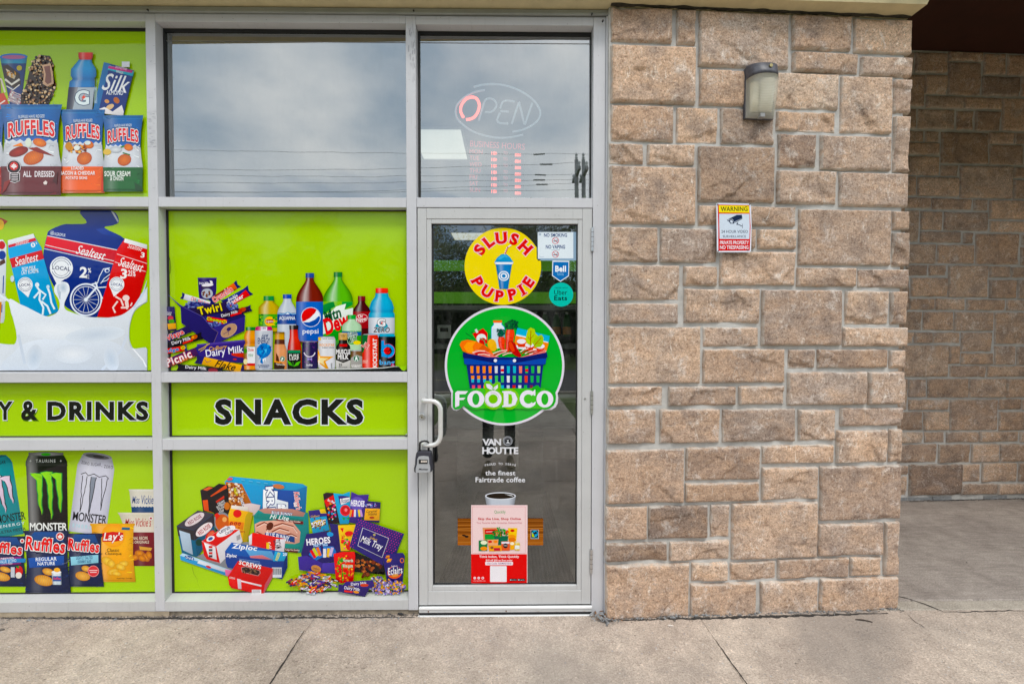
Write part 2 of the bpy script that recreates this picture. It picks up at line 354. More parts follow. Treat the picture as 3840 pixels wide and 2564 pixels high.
# ================================================================ SETTING: ground
FAC = Plane(0, 0, 0)
PA, PU0 = 2.8, None
PIER = Plane(xf(1395, -.03), -.03, PA)
_bp = ground(2200 * K, 1145 * K)                    # foot of the passage wall
BACK = Plane(_bp.x, _bp.y, 2.5)
def sheet(name, x0, x1, y0, y1, z, m, kind='structure', parent=None):
    return mesh(name, [(x0, y0, z), (x1, y0, z), (x1, y1, z), (x0, y1, z)], [(0, 1, 2, 3)], m, parent, kind=kind)
M_grass = flat('lawn', (.10, .14, .035), .95, var=.45, scale=3, bump=1, bscale=80)
M_road = flat('asphalt', (.10, .095, .09), .9, var=.2, scale=2, bump=.5, bscale=120)
sheet('ground', -300, 300, -400, 200, -.16, M_grass)
sheet('road', -120, 120, -17.5, -9.6, -.135, M_road)
rd = None
g = MB()
for x in range(-30, 30, 3): g.box(x, x + 1.4, -13.6, -13.48, -.131, -.1309)
g.build('road_marking', flat('road_paint', (.55, .50, .2), .8), kind='structure')
k_ = MB(); k_.box(-60, 60, -9.6, -9.42, -.16, -.02, .01); k_.build('kerb', M_conc3, kind='structure')
sw = root('sidewalk', 'tan exposed aggregate pavement slabs along the shop front', None, (0, -1, 0), kind='structure')
def slab(x0, x1, y0, y1, m, par, name='slab', z=0.0, gap=.006, sd=0, poly=None):
    V = []; F = []
    x0 += gap; x1 -= gap; y0 += gap; y1 -= gap
    c = .006 if gap > .001 else .0012
    ring = [(x0, y0), (x1, y0), (x1, y1), (x0, y1)]
    top = [(x0 + c, y0 + c), (x1 - c, y0 + c), (x1 - c, y1 - c), (x0 + c, y1 - c)]
    V = [(x, y, z - .14) for x, y in ring] + [(x, y, z - c) for x, y in ring] + [(x, y, z) for x, y in top]
    for i in range(4):
        j = (i + 1) % 4; F += [(i, j, 4 + j, 4 + i), (4 + i, 4 + j, 8 + j, 8 + i)]
    F.append((8, 9, 10, 11))
    return mesh(name, V, F, m, par)
_j1 = ground(690 * K, 1462 * K); _j2 = ground(1642 * K, 1470 * K)
xs = [_j1.x - 4, _j1.x - 2, _j1.x, _j2.x, _j2.x + 2, _j2.x + 4]
YE = .012                                          # back edge of the pavement
for i in range(5):
    slab(xs[i], xs[i + 1], -2.22, YE, M_conc, sw, gap=.0006)
for i in range(5):
    slab(xs[i], xs[i + 1], -4.78, -2.22, M_conc, sw)
mesh('joint_filler', [(xs[0], -4.8, -.03), (xs[-1], -4.8, -.03), (xs[-1], YE, -.03), (xs[0], YE, -.03)], [(0, 1, 2, 3)], M_grit, sw)
wk = root('path', 'pale concrete path crossing the lawn to the road', None, (0, -7, 0), kind='structure')
for y0, y1 in ((-6.4, -4.78), (-8.0, -6.4), (-9.42, -8.0)): slab(-1.15, 1.2, y0, y1, M_conc3, wk)
# passage floor, beyond the pier
pf = root('passage_floor', 'grey brushed concrete floor of the covered passage', None, (3, .8, 0), kind='structure')
_px = PIER.pt(1.2, 0).x
slab(_px - .3, 6.0, YE, .105, M_conc3, pf, 'edge_slab', gap=.003)
slab(_px - .3, 6.0, .105, 1.95, M_conc2, pf, 'slab', gap=.003)
# crack running over the passage floor edge
def crack(name, pts, m, par, w=.0045, z=.0012, jit=.004, seed=1):
    rnd = random.Random(seed); P = []
    for (a, b) in zip(pts[:-1], pts[1:]):
        a = ground(*a); b = ground(*b); n = max(2, int((b - a).length / .02))
        for i in range(n): P.append(a.lerp(b, i / n) + Vector((rnd.uniform(-jit, jit), rnd.uniform(-jit, jit), 0)))
    P.append(ground(*pts[-1])); V = []; F = []
    for i, q in enumerate(P):
        d = (P[min(i + 1, len(P) - 1)] - P[max(i - 1, 0)]).normalized(); s = Vector((-d.y, d.x, 0)) * w * rnd.uniform(.4, 1.0) * (0.3 + math.sin(math.pi * (i + .3) / (len(P) + .3)))
        V += [q + s + Vector((0, 0, z)), q - s + Vector((0, 0, z))]
    for i in range(len(P) - 1): F.append((2*i, 2*i+1, 2*i+3, 2*i+2))
    return mesh(name, V, F, m, par)
M_crack = flat('crack_dirt', (.035, .03, .026), 1)
f_ = lambda x, y: (3340 + x * .6353, 1568 + y * .6353)
crack('crack', [f_(22, 1045), f_(80, 1058), f_(150, 1078), f_(230, 1108), f_(310, 1140)], M_crack, pf, .006)
crack('crack', [f_(310, 1140), f_(420, 1143), f_(560, 1140), f_(700, 1133), f_(790, 1138)], M_crack, sw, .0045, seed=4)
crack('crack', [f_(100, 1158), f_(130, 1190), f_(200, 1235)], M_crack, sw, .002, seed=5)
crack('control_joint', [(1142, 2362), (1129, 2383), (1072, 2470), (1014, 2562), (960, 2650)], M_crack, sw, .0042, jit=.0012, seed=7)
crack('control_joint', [(2684, 2398), (2716, 2446), (2758, 2504), (2802, 2564), (2850, 2640)], M_crack, sw, .0030, jit=.0012, seed=8)

# ================================================================ STONEWORK
A0, B0, C0 = (2260, 0), (2260, 784), (2260, 1568)
pier_stones = [
 (A0, 60,75,515,325),(A0, 550,92,690,343),(A0, 718,112,1385,515),(A0, 1412,132,1850,385),(A0, 1877,158,2300,410),
 (A0, 60,358,688,782),(A0, 1418,410,1900,555),(A0, 1925,440,2303,582),(A0, 722,535,1165,800),(A0, 1190,560,1757,822),
 (A0, 1777,585,2155,1005),(A0, 2175,607,2300,852),(A0, 2172,880,2290,1295),(A0, 60,797,525,1065),(A0, 550,818,853,1075),
 (A0, 880,822,1277,1085),(A0, 1300,845,1735,990),(A0, 1310,1014,1590,1258),(A0, 1627,1028,2150,1282),(A0, 50,1083,300,1232),
 (A0, 332,1091,680,1240),(A0, 712,1107,1275,1520),(A0, 1300,1288,1740,1533),(A0, 1767,1302,2277,1553),(A0, 55,1257,688,1683),
 (A0, 712,1545,1000,1693),(A0, 1025,1553,1433,1700),(B0, 1463,8,2150,422),(B0, 2168,20,2285,158),(B0, 2163,180,2280,430),
 (B0, 50,138,408,397),(B0, 428,148,850,402),(B0, 875,152,1135,298),(B0, 1158,155,1437,300),(B0, 875,322,1433,572),
 (B0, 45,422,567,683),(B0, 605,430,850,575),(B0, 1450,440,1885,582),(B0, 1908,453,2277,590),(B0, 607,600,1165,852),
 (B0, 1187,607,1780,1022),(B0, 1812,615,2130,862),(B0, 2150,618,2268,862),(B0, 45,708,560,855),(B0, 1795,888,2265,1028),
 (B0, 40,882,725,1305),(B0, 752,887,1157,1028),(B0, 748,1048,1355,1300),(B0, 1388,1052,1580,1192),(B0, 1603,1052,2123,1190),
 (B0, 2143,1057,2255,1192),(B0, 1380,1220,1965,1465),(B0, 1983,1220,2248,1460),(B0, 37,1328,440,1473),(B0, 488,1328,988,1470),
 (B0, 1015,1327,1350,1462),(B0, 33,1500,393,1754),(B0, 425,1498,870,1750),(B0, 893,1495,1433,1740),(B0, 1462,1502,1730,1732),
 (B0, 1775,1487,2237,1622),(C0, 1745,88,2118,327),(C0, 2137,80,2233,323),(C0, 28,232,603,632),(C0, 620,212,1170,458),
 (C0, 1193,200,1720,333),(C0, 615,480,1165,620),(C0, 1187,362,1600,603),(C0, 1622,352,2222,755),(C0, 20,655,328,903),
 (C0, 340,650,780,895),(C0, 803,642,943,885),(C0, 962,628,1597,1043),(C0, 1608,782,2085,1020),(C0, 2103,772,2210,1165),
 (C0, 20,928,475,1062),(C0, 498,915,942,1057),(C0, 22,1086,640,1485),(C0, 662,1075,928,1212),(C0, 953,1068,1288,1205),
 (C0, 1307,1045,1833,1190),(C0, 1848,1035,2073,1172),(C0, 655,1228,1140,1475),(C0, 1178,1212,1605,1455),(C0, 1622,1187,2195,1432)]
D0, E0, F0 = (3340, 0), (3340, 784), (3340, 1568)
back_stones = [
 (D0,110,400,170,548),(D0,182,402,418,548),(D0,432,400,678,465),(D0,695,412,850,565),(D0,872,422,1140,572),(D0,110,568,243,800),
 (D0,252,570,415,710),(D0,427,478,662,718),(D0,682,582,955,725),(D0,975,588,1240,728),(D0,262,728,540,815),(D0,550,738,822,822),
 (D0,832,748,1140,988),(D0,110,820,182,965),(D0,200,825,472,970),(D0,490,838,612,975),(D0,630,842,812,985),(D0,110,985,242,1065),
 (D0,257,990,352,1070),(D0,375,1000,718,1230),(D0,732,1000,910,1082),(D0,925,1005,1160,1088),(D0,110,1075,357,1163),(D0,737,1092,982,1238),
 (D0,1000,1105,1200,1240),(D0,110,1178,355,1318),(D0,370,1243,497,1322),(D0,515,1250,903,1490),(D0,918,1262,1180,1340),(D0,918,1355,1220,1495),
 (D0,100,1325,180,1468),(D0,197,1333,498,1473),(D0,100,1485,290,1563),(D0,305,1492,603,1573),(D0,618,1500,715,1580),(D0,735,1508,1200,1646),
 (E0,110,12,203,248),(E0,222,20,380,158),(E0,397,25,720,165),(E0,740,95,1240,175),(E0,218,170,515,252),(E0,540,180,607,258),
 (E0,633,187,952,416),(E0,980,195,1240,270),(E0,970,288,1180,425),(E0,110,265,327,408),(E0,345,270,613,410),(E0,110,420,265,498),
 (E0,283,422,407,498),(E0,427,425,718,660),(E0,735,430,887,512),(E0,900,437,1220,515),(E0,90,520,130,755),(E0,148,515,415,655),
 (E0,733,532,930,668),(E0,947,534,1220,672),(E0,138,672,320,755),(E0,335,672,543,755),(E0,563,678,848,760),(E0,862,682,1220,762),
 (E0,85,768,228,908),(E0,238,770,460,908),(E0,473,772,762,912),(E0,775,776,1230,1010),(E0,85,922,162,1003),(E0,172,923,303,1003),
 (E0,315,925,508,1003),(E0,523,925,750,1068),(E0,85,1020,418,1255),(E0,433,1025,510,1158),(E0,523,1080,757,1163),(E0,775,1025,925,1165),
 (E0,940,1028,1200,1165),(E0,440,1173,703,1258),(E0,717,1175,1190,1255),(E0,60,1270,118,1505),(E0,130,1275,257,1408),(E0,270,1270,573,1412),
 (E0,585,1270,852,1410),(E0,865,1272,1180,1410),(E0,130,1425,420,1503),(E0,440,1425,790,1655),(E0,807,1422,965,1500),(E0,980,1425,1220,1500),
 (E0,60,1517,230,1655),(E0,242,1517,425,1655),(E0,807,1518,1220,1655)]
f2 = [(50,80,180,145),(195,80,312,140),(325,80,510,140),(520,77,745,137),(757,77,960,137),(40,152,263,258),(278,152,462,260),(472,150,630,257),
 (642,150,850,253),(30,278,95,333),(30,340,88,452),(105,270,412,450),(417,270,518,372),(534,262,735,372),(750,262,960,370),(410,385,620,447),(630,384,850,445)]
back_stones += [(F0, a*1.2706, b*1.2706, c*1.2706, d*1.2706) for a, b, c, d in f2]

def sstep(a, b, x):
    t = max(0, min(1, (x - a) / (b - a))); return t * t * (3 - 2 * t)
def stone(pl, u0, u1, z0, z1, parent, seed, res=.013, proud=.023, nm='stone'):
    rnd = random.Random(seed); w = u1 - u0; h = z1 - z0
    nx = max(4, int(w / res)) + 4; ny = max(3, int(h / res)) + 4; V = []; A = []; F = []
    lip = .0032 if res < .03 else .006
    l2 = lip * 2.1; X_ = [0, lip] + [l2 + (w - 2 * l2) * k / (nx - 4) for k in range(nx - 3)] + [w - lip, w]; Y_ = [0, lip] + [l2 + (h - 2 * l2) * k / (ny - 4) for k in range(ny - 3)] + [h - lip, h]
    so_ = Vector((rnd.uniform(0, 90), rnd.uniform(0, 90), 0))
    tilt = rnd.uniform(-.004, .004); proud = proud * rnd.uniform(.8, 1.25)
    scal = []
    for k in range(rnd.choice((0, 1, 1, 2, 3, 4))):                       # conchoidal spalls, mostly off the lower arris
        a = rnd.uniform(-2.7, -.4) if rnd.random() < .7 else rnd.uniform(0, 6.28)
        scal.append((rnd.uniform(.1, .9) * w, rnd.uniform(.0, .38) * h if rnd.random() < .75 else rnd.uniform(.5, .9) * h, math.cos(a), math.sin(a), rnd.uniform(.005, .0125), rnd.uniform(.03, .16)))
    rough = rnd.uniform(.6, 1.25)
    for j in range(ny + 1):
        for i in range(nx + 1):
            # cells crowd toward the arrises
            x = X_[i]; y = Y_[j]
            e = min(x, w - x, y, h - y)
            q = Vector((x, y, 0)) + so_
            nb = noise.noise(q * 9); nc = noise.noise(q * 28); nd = noise.noise(q * 75)
            ox = noise.noise(Vector((y * 16, seed * 3.1, i > nx / 2))) * .0055 if i in (0, nx) else 0
            oy = noise.noise(Vector((x * 14, seed * 1.7, 9 + (j > ny / 2)))) * .0062 + noise.noise(Vector((x * 45, seed, 3))) * .0016 if j in (0, ny) else 0
            hgt = proud * (1 - .9 * math.exp(-e / .0022)) * (.93 + .07 * sstep(0, .012, e)) + (.0045 * nb + .0022 * nc + .0011 * nd) * rough + tilt * (x / w - .5)
            for (cx, cy, a, b, am, ln) in scal:
                dx = x - cx; dy = y - cy; t = dx * a + dy * b + .02 * noise.noise(q * 15 + Vector((5, 5, 5))) + .010 * nc; across = abs(-dx * b + dy * a)
                fall = math.exp(-(across / ln) ** 2 * 1.2)
                hgt -= am * sstep(0.0, .005, t) * fall * (1 - .6 * sstep(.05, .2, t))
            if lip < e < .03 and noise.noise(Vector((x * 7, y * 7, seed))) > .28: hgt -= .007 * (1 - e / .03)
            edge_out = (i in (0, nx)) or (j in (0, ny))
            if edge_out: hgt = min(hgt, proud * .62) + .001 * nc
            # lower arris hewn back a little further
            V.append(pl.pt(u0 + x + ox, z0 + y + oy, max(hgt, .001)))
            A.append(1 - sstep(.0, .020, e))
    for j in range(ny):
        for i in range(nx):
            a = j * (nx + 1) + i; F.append((a, a + 1, a + nx + 2, a + nx + 1))
    # skirt back into the bed
    b = len(V)
    ring = [i for i in range(nx + 1)] + [j * (nx + 1) + nx for j in range(1, ny + 1)] + [ny * (nx + 1) + i for i in range(nx - 1, -1, -1)] + [j * (nx + 1) for j in range(ny - 1, 0, -1)]
    for r_ in ring: V.append(V[r_] - pl.n * .03); A.append(1)
    for k in range(len(ring)):
        k2 = (k + 1) % len(ring); F.append((ring[k], b + k, b + k2, ring[k2]))
    return mesh(nm, V, F, M_stone, parent, smooth=True, attr=A)
def rects(pl, lst):
    out = []
    for (o, x0, y0, x1, y1) in lst:
        cx, cy = o[0] + (x0 + x1) / 4, o[1] + (y0 + y1) / 4
        u0 = pl.hit(o[0] + x0 / 2, cy)[0]; u1 = pl.hit(o[0] + x1 / 2, cy)[0]
        zt = pl.hit(cx, o[1] + y0 / 2)[1]; zb = pl.hit(cx, o[1] + y1 / 2)[1]
        out.append((u0, u1, zb, zt))
    return out
SOF = PIER.hit(1740 * K, 31 * K)[1] + .002             # soffit height
PW = PIER.hit(2066 * K, 761 * K)[0]                     # pier width along its face
pier = root('stone_pier', 'brown rough-faced stone pier between the shop door and the covered passage', 'stone pier', tuple(PIER.pt(PW / 2, 0)))
def prism(pl, u0, u1, w0, w1, z0, z1):
    V = [pl.pt(u, z, w) for u in (u0, u1) for w in (w0, w1) for z in (z0, z1)]
    return V, [(0, 1, 3, 2), (4, 6, 7, 5), (0, 4, 5, 1), (2, 3, 7, 6), (0, 2, 6, 4), (1, 5, 7, 3)]
pr = rects(PIER, pier_stones)
zbot = min(r[2] for r in pr)
mb = MB(); mb.add(*prism(PIER, -.004, PW - .012, -.55, 0.0, zbot - .012, SOF - .004)); mb.build('mortar_bed', M_mortar, pier)
for k, (u0, u1, z0, z1) in enumerate(pr):
    stone(PIER, u0, u1, z0, z1, pier, 100 + k, res=.008)
# grey rubble footing under the pier
mb = MB(); rnd = random.Random(3); u = .0
while u < PW - .04:
    w_ = rnd.uniform(.10, .26); mb.add(*prism(PIER, u, min(u + w_ - .004, PW - .03), -.3, rnd.uniform(-.006, .004), -.05, zbot - .014)); u += w_
mb.build('footing', M_grit2, pier, kind='stuff')
# right-hand return of the pier: side wall of the passage
PSIDE = Plane(*PIER.pt(PW - .012, 0, -.02).to_tuple()[:2], 90 + PA); PSIDE.n = PIER.u.copy(); PSIDE.u = -PIER.n
side_len = (BACK.o - PSIDE.o).dot(PSIDE.u)
rnd = random.Random(11)
z = zbot; kk = 0
while z < 3.85:
    hh = rnd.choice((.145, .145, .265, .20)); hh = min(hh, 3.9 - z); u = .0
    while u < side_len - .05:
        ww = rnd.uniform(.22, .5); ww = min(ww, side_len - u)
        if side_len - u - ww < .12: ww = side_len - u
        if z + hh < SOF or u > .5:
            stone(PSIDE, u + .004, u + ww - .006, z + .006, z + hh - .006, pier, 400 + kk, res=.03, proud=.014); kk += 1
        u += ww
    z += hh
mb = MB(); mb.add(*prism(PSIDE, .0, side_len, -.18, 0.0, zbot - .012, 3.95)); 
mb2 = MB(); mb2.V = [v for v in mb.V]; mb2.F = mb.F; mb2.build('mortar_bed', M_mortar, pier)

# ---------------- passage wall
bwall = root('stone_wall', 'shaded brown stone wall at the back of the covered passage', 'stone wall', tuple(BACK.pt(.3, 0)))
br = rects(BACK, back_stones)
bz0 = min(r[2] for r in br)
CEIL = BACK.hit(2200 * K, 119.5 * K)[1]
mb = MB(); mb.add(*prism(BACK, -1.7, 3.4, -.3, 0.0, -.1, CEIL + .2)); mb.build('mortar_bed', M_mortar, bwall)
for k, (u0, u1, z0, z1) in enumerate(br):
    stone(BACK, u0, u1, z0, z1, bwall, 700 + k, res=.020, proud=.021)
umax = BACK.hit(3840 + 110, 1282)[0]
z = bz0; kk = 0; rnd = random.Random(5)
while z < CEIL - .05:                                   # coursing carries on out of the frame
    hh = min(rnd.choice((.15, .15, .27)), CEIL - .02 - z); u = umax
    while u < 3.2:
        ww = rnd.uniform(.25, .55); stone(BACK, u + .02, u + ww, z + .01, z + hh - .01, bwall, 950 + kk, res=.05, proud=.014); kk += 1; u += ww
    z += hh
mb = MB(); umin = BACK.hit(3340 + 45, 1282)[0]; z = bz0; rnd = random.Random(15)
while z < CEIL - .05:                                   # and on behind the pier
    hh = min(rnd.choice((.15, .15, .27)), CEIL - .02 - z); u = -1.45
    while u < umin - .06:
        ww = min(rnd.uniform(.25, .55), umin - u); ww = umin - u if umin - u - ww < .12 else ww
        stone(BACK, u + .01, u + ww - .01, z + .01, z + hh - .01, bwall, 1200 + kk, res=.03, proud=.016); kk += 1; u += ww
    z += hh
rnd = random.Random(8); u = -1.6
while u < 3.2:
    w_ = rnd.uniform(.14, .34); mb.add(*prism(BACK, u, u + w_ - .005, -.2, rnd.uniform(-.004, .008), -.05, bz0 - .012)); u += w_
mb.build('footing', M_grit2, bwall, kind='stuff')
# far side wall and dark soffit of the passage
M_soff = flat('dark_maroon_soffit', (.05, .011, .006), .7, var=.2)
mesh('ceiling', [(_px - .2, -.1, CEIL), (6.2, -.1, CEIL), (6.2, 2.6, CEIL), (_px - .2, 2.6, CEIL)], [(3, 2, 1, 0)], M_soff, kind='structure')
pw = root('passage_side_wall', 'plain stucco wall on the right of the covered passage', 'wall', (5.6, 0, 0))
MB().box(5.2, 5.5, -.1, 2.3, -.1, CEIL - .003).build('wall_panel', M_stucco, pw)
MB().box(_px + .25, 5.9, -.20, -.08, 3.30, CEIL + .6).build('added_shade_header', M_stucco, pw)  # unseen header, added to darken the passage behind it

# ---------------- cream beam over the shop front and pier
beam = root('canopy_beam', 'cream stucco beam across the top of the shop front and stone pier', 'beam', (-.5, -.1, SOF))
pR = ground(2133 * K, 8 * K, SOF)
pL = Vector((-4.6, -.285, SOF))
bk = PIER.pt(PW + .01, SOF, -.5)
mb = MB()
def beam_ring(z, g_):
    return [Vector((pL.x, pL.y - g_, z)), Vector((pR.x + g_, pR.y - g_, z)), Vector((bk.x + .012 + g_, bk.y, z)), Vector((PIER.pt(0, 0, -.3).x, .3, z)), Vector((pL.x, .3, z))]
rings = [beam_ring(SOF + .008, -.008), beam_ring(SOF + .03, 0), beam_ring(SOF + .62, 0)]
rings[0] = [Vector((v.x, v.y, SOF)) for v in rings[0]]
V = [v for r_ in rings for v in r_]; F = [(4, 3, 2, 1, 0)]
for q in range(2):
    for i in range(5):
        j = (i + 1) % 5; F.append((q*5+i, q*5+j, q*5+5+j, q*5+5+i))
F.append((10, 11, 12, 13, 14)); mb.add(V, F); mb.build('stucco_casing', M_stucco, beam)
# ragged strip, shadow and grime painted dark, between soffit and stone
M_shade_grime = flat('shadow_and_grime', (.05, .042, .03), .95, var=.5, scale=40, bump=.6)
rnd = random.Random(21)
V = []; F = []; n = 120
for i in range(n + 1):
    u = PW * i / n; a = .002 + .006 * noise.noise(Vector((u * 9, 0, 0))) + .004 * noise.noise(Vector((u * 40, 2, 0)))
    V += [PIER.pt(u, SOF - .0015, .030 + .01 * noise.noise(Vector((u * 12, 5, 0)))), PIER.pt(u, SOF - .003 - a, .012), PIER.pt(u, SOF - .0015, -.02)]
for i in range(n): F += [(3*i, 3*i+3, 3*i+4, 3*i+1)]
mesh('shadow_line', V, F, M_shade_grime, beam)

# ================================================================ SHOP FRONT FRAME
GY = .064                                                # glass plane
ZSB = zf(1399); ZST = zf(1377.5); ZSG = zf(1367, GY)
TZ = [(zf(452.5), zf(475)), (zf(853.5), zf(876.3)), (zf(1006), zf(1031))]
ZH0 = zf(51.5); ZH1 = zf(33)
XM = [(xf(345), xf(367)), (xf(933.5), xf(956))]
XL = XM[0][0] - 1.32
XJ = (xf(1358.3), xf(1386))
fr = root('shop_front_frame', 'white aluminium shop front frame with dark glazing seals left of the stone pier', 'window frame', (0, 0, 0))
def bar(name, x0, x1, z0, z1, y0=0.0, y1=.105, m=None, par=None, bev=.0015): return MB().box(x0, x1, y0, y1, z0, z1, bev).build(name, m or M_alu, par or fr)
bar('mullion', XM[0][0], XM[0][1], ZSB, ZH1 - .0015); bar('mullion', XM[1][0], XM[1][1], ZSB - .003, ZH1 - .0015)
bar('mullion', XL - .05, XL, ZSB, ZH1 - .0015)
bar('jamb', XJ[0], XJ[1], -.004, ZH1 - .0015)
bays = [(XL, XM[0][0]), (XM[0][1], XM[1][0])]
for (a, b) in bays:
    for (zt, zb) in TZ: bar('transom', a + .0008, b - .0008, zb, zt, .0008)
    bar('head', a + .0008, b - .0008, ZH0, ZH1, .0008)
    # sill: face with sloped top
    mb = MB(); V = [(x, y, z) for x in (a + .0008, b - .0008) for (y, z) in ((.0008, ZSB), (.0008, ZST), (GY - .004, ZST + .016), (.105, ZST + .016), (.105, ZSB))]
    mb.add(V, [(0, 5, 6, 1), (1, 6, 7, 2), (2, 7, 8, 3), (3, 8, 9, 4), (4, 9, 5, 0), (0, 1, 2, 3, 4), (9, 8, 7, 6, 5)]); mb.build('sill', M_alu2, fr)
ztd, zbd = zf(453.5, 0, 1155), zf(476, 0, 1155)
bar('transom', XM[1][1] + .0008, XJ[0] - .0008, zbd, ztd, .0008)
bar('head', XM[1][1] + .0008, XJ[0] - .0008, zf(57.5, 0, 1155), ZH1 - .002, .0008)
# brake-metal flashing above the head and trim beside the pier
bar('flashing', XL - .05, XJ[1] + .018, ZH1 + .002, SOF - .004, -.012, .10, M_trim)
bar('flashing_lip', XL - .05, XJ[1] + .018, ZH1 - .001, ZH1 + .010, -.017, -.0125, M_trim, bev=.001)
bar('side_trim', XJ[1] + .0008, XJ[1] + .012, 0.0, ZH1 - .002, -.012, .08, M_alu, bev=.002)
mb = MB(); pts = []
V = []; F = []; n = 90; rnd = random.Random(2)
for i in range(n + 1):
    z = .0 + (SOF - .01) * i / n; a = .003 * noise.noise(Vector((z * 9, 0, 0))) + .0015 * noise.noise(Vector((z * 40, 0, 1)))
    V += [(XJ[1] + .012, -.011, z), (XJ[1] + .020 + a, -.020 - abs(a), z), (XJ[1] + .029 + a, -.026, z), (XJ[1] + .040, -.028, z)]
for i in range(n):
    for k in range(3): F.append((4*i+k, 4*i+k+1, 4*i+4+k+1, 4*i+4+k))
mesh('sealant_bead', V, F, M_caulk, fr, smooth=True)
# glass + black gaskets of each light
openings = []
for bi, (a, b) in enumerate(bays):
    zz = [ZH0] + [z for t in TZ for z in t] + [ZST + .016]
    for r_ in range(4):
        openings.append((a, b, zz[2*r_], zz[2*r_+1], bi, r_))
openings.append((XM[1][1], XJ[0], zf(57.5, 0, 1155), ztd, 2, 0))
for (a, b, zt, zb, bi, r_) in openings:
    t = .012
    mb = MB()
    mb.box(a + .001, a + t, GY - .008, GY + .01, zb + .001, zt - .001); mb.box(b - t * .45, b - .001, GY - .008, GY + .01, zb + .001, zt - .001)
    mb.box(a + t, b - t * .45, GY - .008, GY + .01, zt - (.016 if r_ == 0 else .007), zt - .001); mb.box(a + t, b - t * .45, GY - .008, GY + .01, zb + .001, zb + .006)
    mb.build('glazing_gasket', M_black, fr)
    mesh('window_pane', [(a + .002, GY, zb + .002), (b - .002, GY, zb + .002), (b - .002, GY, zt - .002), (a + .002, GY, zt - .002)], [(0, 1, 2, 3)], M_glass, fr)
for (x, y) in ((565, 48), (1554, 51), (2217, 63), (2258, 88)):
    c = FAC.at(x, y); MB().cyl((c.x, -.024, c.z), (c.x, -.012, c.z), .0042, 8).build('screw', M_black, fr)
# plinth under the sill
mb = MB(); mb.box(XL - .05, XM[0][1] + .02, .004, .1, zf(1411), ZSB - .001); mb.build('plinth_board', flat('old_caulk_board', (.46, .37, .26), .9, var=.35, scale=14, bump=.6), fr)
mb = MB(); mb.box(XM[0][1] + .022, XM[1][1], .012, .1, -.05, ZSB - .001); mb.build('plinth_block', flat('dirty_plinth', (.34, .28, .21), .95, var=.5, scale=25, bump=.9, bscale=100), fr)

# debris along the foot of the walls
def debris(name, spots, seed, m, smin=.003, smax=.011, n=400):
    rnd = random.Random(seed); mb = MB()
    for k in range(n):
        c = spots(rnd); s = rnd.uniform(smin, smax) * (1 if rnd.random() < .9 else 1.7)
        V = [Vector((rnd.uniform(-1, 1) * s, rnd.uniform(-1, 1) * s, rnd.uniform(-.2, .8) * s)) + c for _ in range(5)]
        mb.add(V, [(0, 1, 2), (0, 2, 3), (0, 3, 4), (1, 2, 4), (0, 1, 4), (2, 3, 4)])
    return mb.build(name, m, kind='stuff')
def along(x0, x1, y, sy): return lambda r: Vector((r.uniform(x0, x1), y - abs(r.gauss(0, sy)), .0))
debris('grit', along(XL, XM[1][1] + .02, .004, .010), 1, M_grit, .002, .0075, n=900)
debris('gravel', along(XL, XM[1][1], -.02, .02), 2, M_grit2, .002, .006, n=350)
debris('gravel', lambda r: PIER.pt(r.uniform(0, PW), .001, .012 + abs(r.gauss(0, .012))), 3, M_grit2, .003, .011, n=420)
debris('grit', lambda r: PIER.pt(r.uniform(0, PW), .001, .012 + abs(r.gauss(0, .02))), 4, M_grit, .002, .007, n=420)
debris('rubble', lambda r: PIER.pt(r.gauss(.0, .035), .003 + abs(r.gauss(0, .008)), .02 + r.gauss(0, .022)), 5, M_grit2, .006, .016, n=70)
debris('leaf_litter', lambda r: PIER.pt(r.gauss(-.01, .03), .008, .02 + r.gauss(0, .02)), 6, flat('dead_leaf', (.25, .12, .05), .8, var=.4, scale=40), .004, .012, n=40)
debris('grit', lambda r: BACK.pt(r.uniform(-.5, 2.5), .001, .01 + abs(r.gauss(0, .012))), 7, M_grit, .003, .009, n=260)
debris('grit', lambda r: Vector((r.uniform(-3, 2.4), r.uniform(-.9, -.02), .0005)), 9, M_grit, .0008, .0028, n=500)
debris('grit', lambda r: Vector((r.uniform(-3, 2.4), r.uniform(-.9, -.02), .0005)), 12, M_conc3, .001, .004, n=300)
debris('grit', lambda r: Vector((r.uniform(2.0, 4.2), r.uniform(.0, 1.6), .0005)), 10, M_grit, .001, .004, n=120)
crack('dirt_line', [(0, 2317), (500, 2318), (1000, 2316), (1556, 2314)], M_crack, sw, .010, jit=.004, seed=14)
crack('dirt_line', [(2262, 2326), (2600, 2318), (3000, 2308), (3330, 2299)], M_crack, sw, .011, jit=.005, seed=15)
crack('dirt_line', [(3410, 1880), (3600, 1874), (3850, 1867)], M_crack, pf, .014, jit=.006, seed=16)
# small litter one can point to
def litter(name, label, cat, px, py, L_, r_, ang, m, z=.004, bend=.0):
    c = ground(px, py); rt = root(name, label, cat, (c.x, c.y, 0)); a = R(ang); d = Vector((math.cos(a), math.sin(a), 0))
    s = Vector((-d.y, d.x, 0)); P = [c + Vector((0, 0, z)) + d * (t - .5) * L_ + s * bend * math.sin(math.pi * t) for t in (0, .25, .5, .75, 1)]
    mb = MB(); mb.tube(P, [r_ * .7, r_, r_, r_ * .9, r_ * .5], 7); return mb, rt
mb, rt = litter('twig', 'short dark twig lying on the pavement near the right foot of the pier', 'twig', 3240, 2329, .075, .0035, -18, M_crack, bend=.006); mb.build('stem', flat('twig_bark', (.05, .035, .025), .9), rt)
mb, rt = litter('paper_scrap', 'small pale curled scrap on the pavement by the foot of the pier', 'litter', 2514, 2347, .028, .004, -12, M_conc3); mb.build('scrap', flat('paper_scrap', (.7, .62, .55), .8), rt)
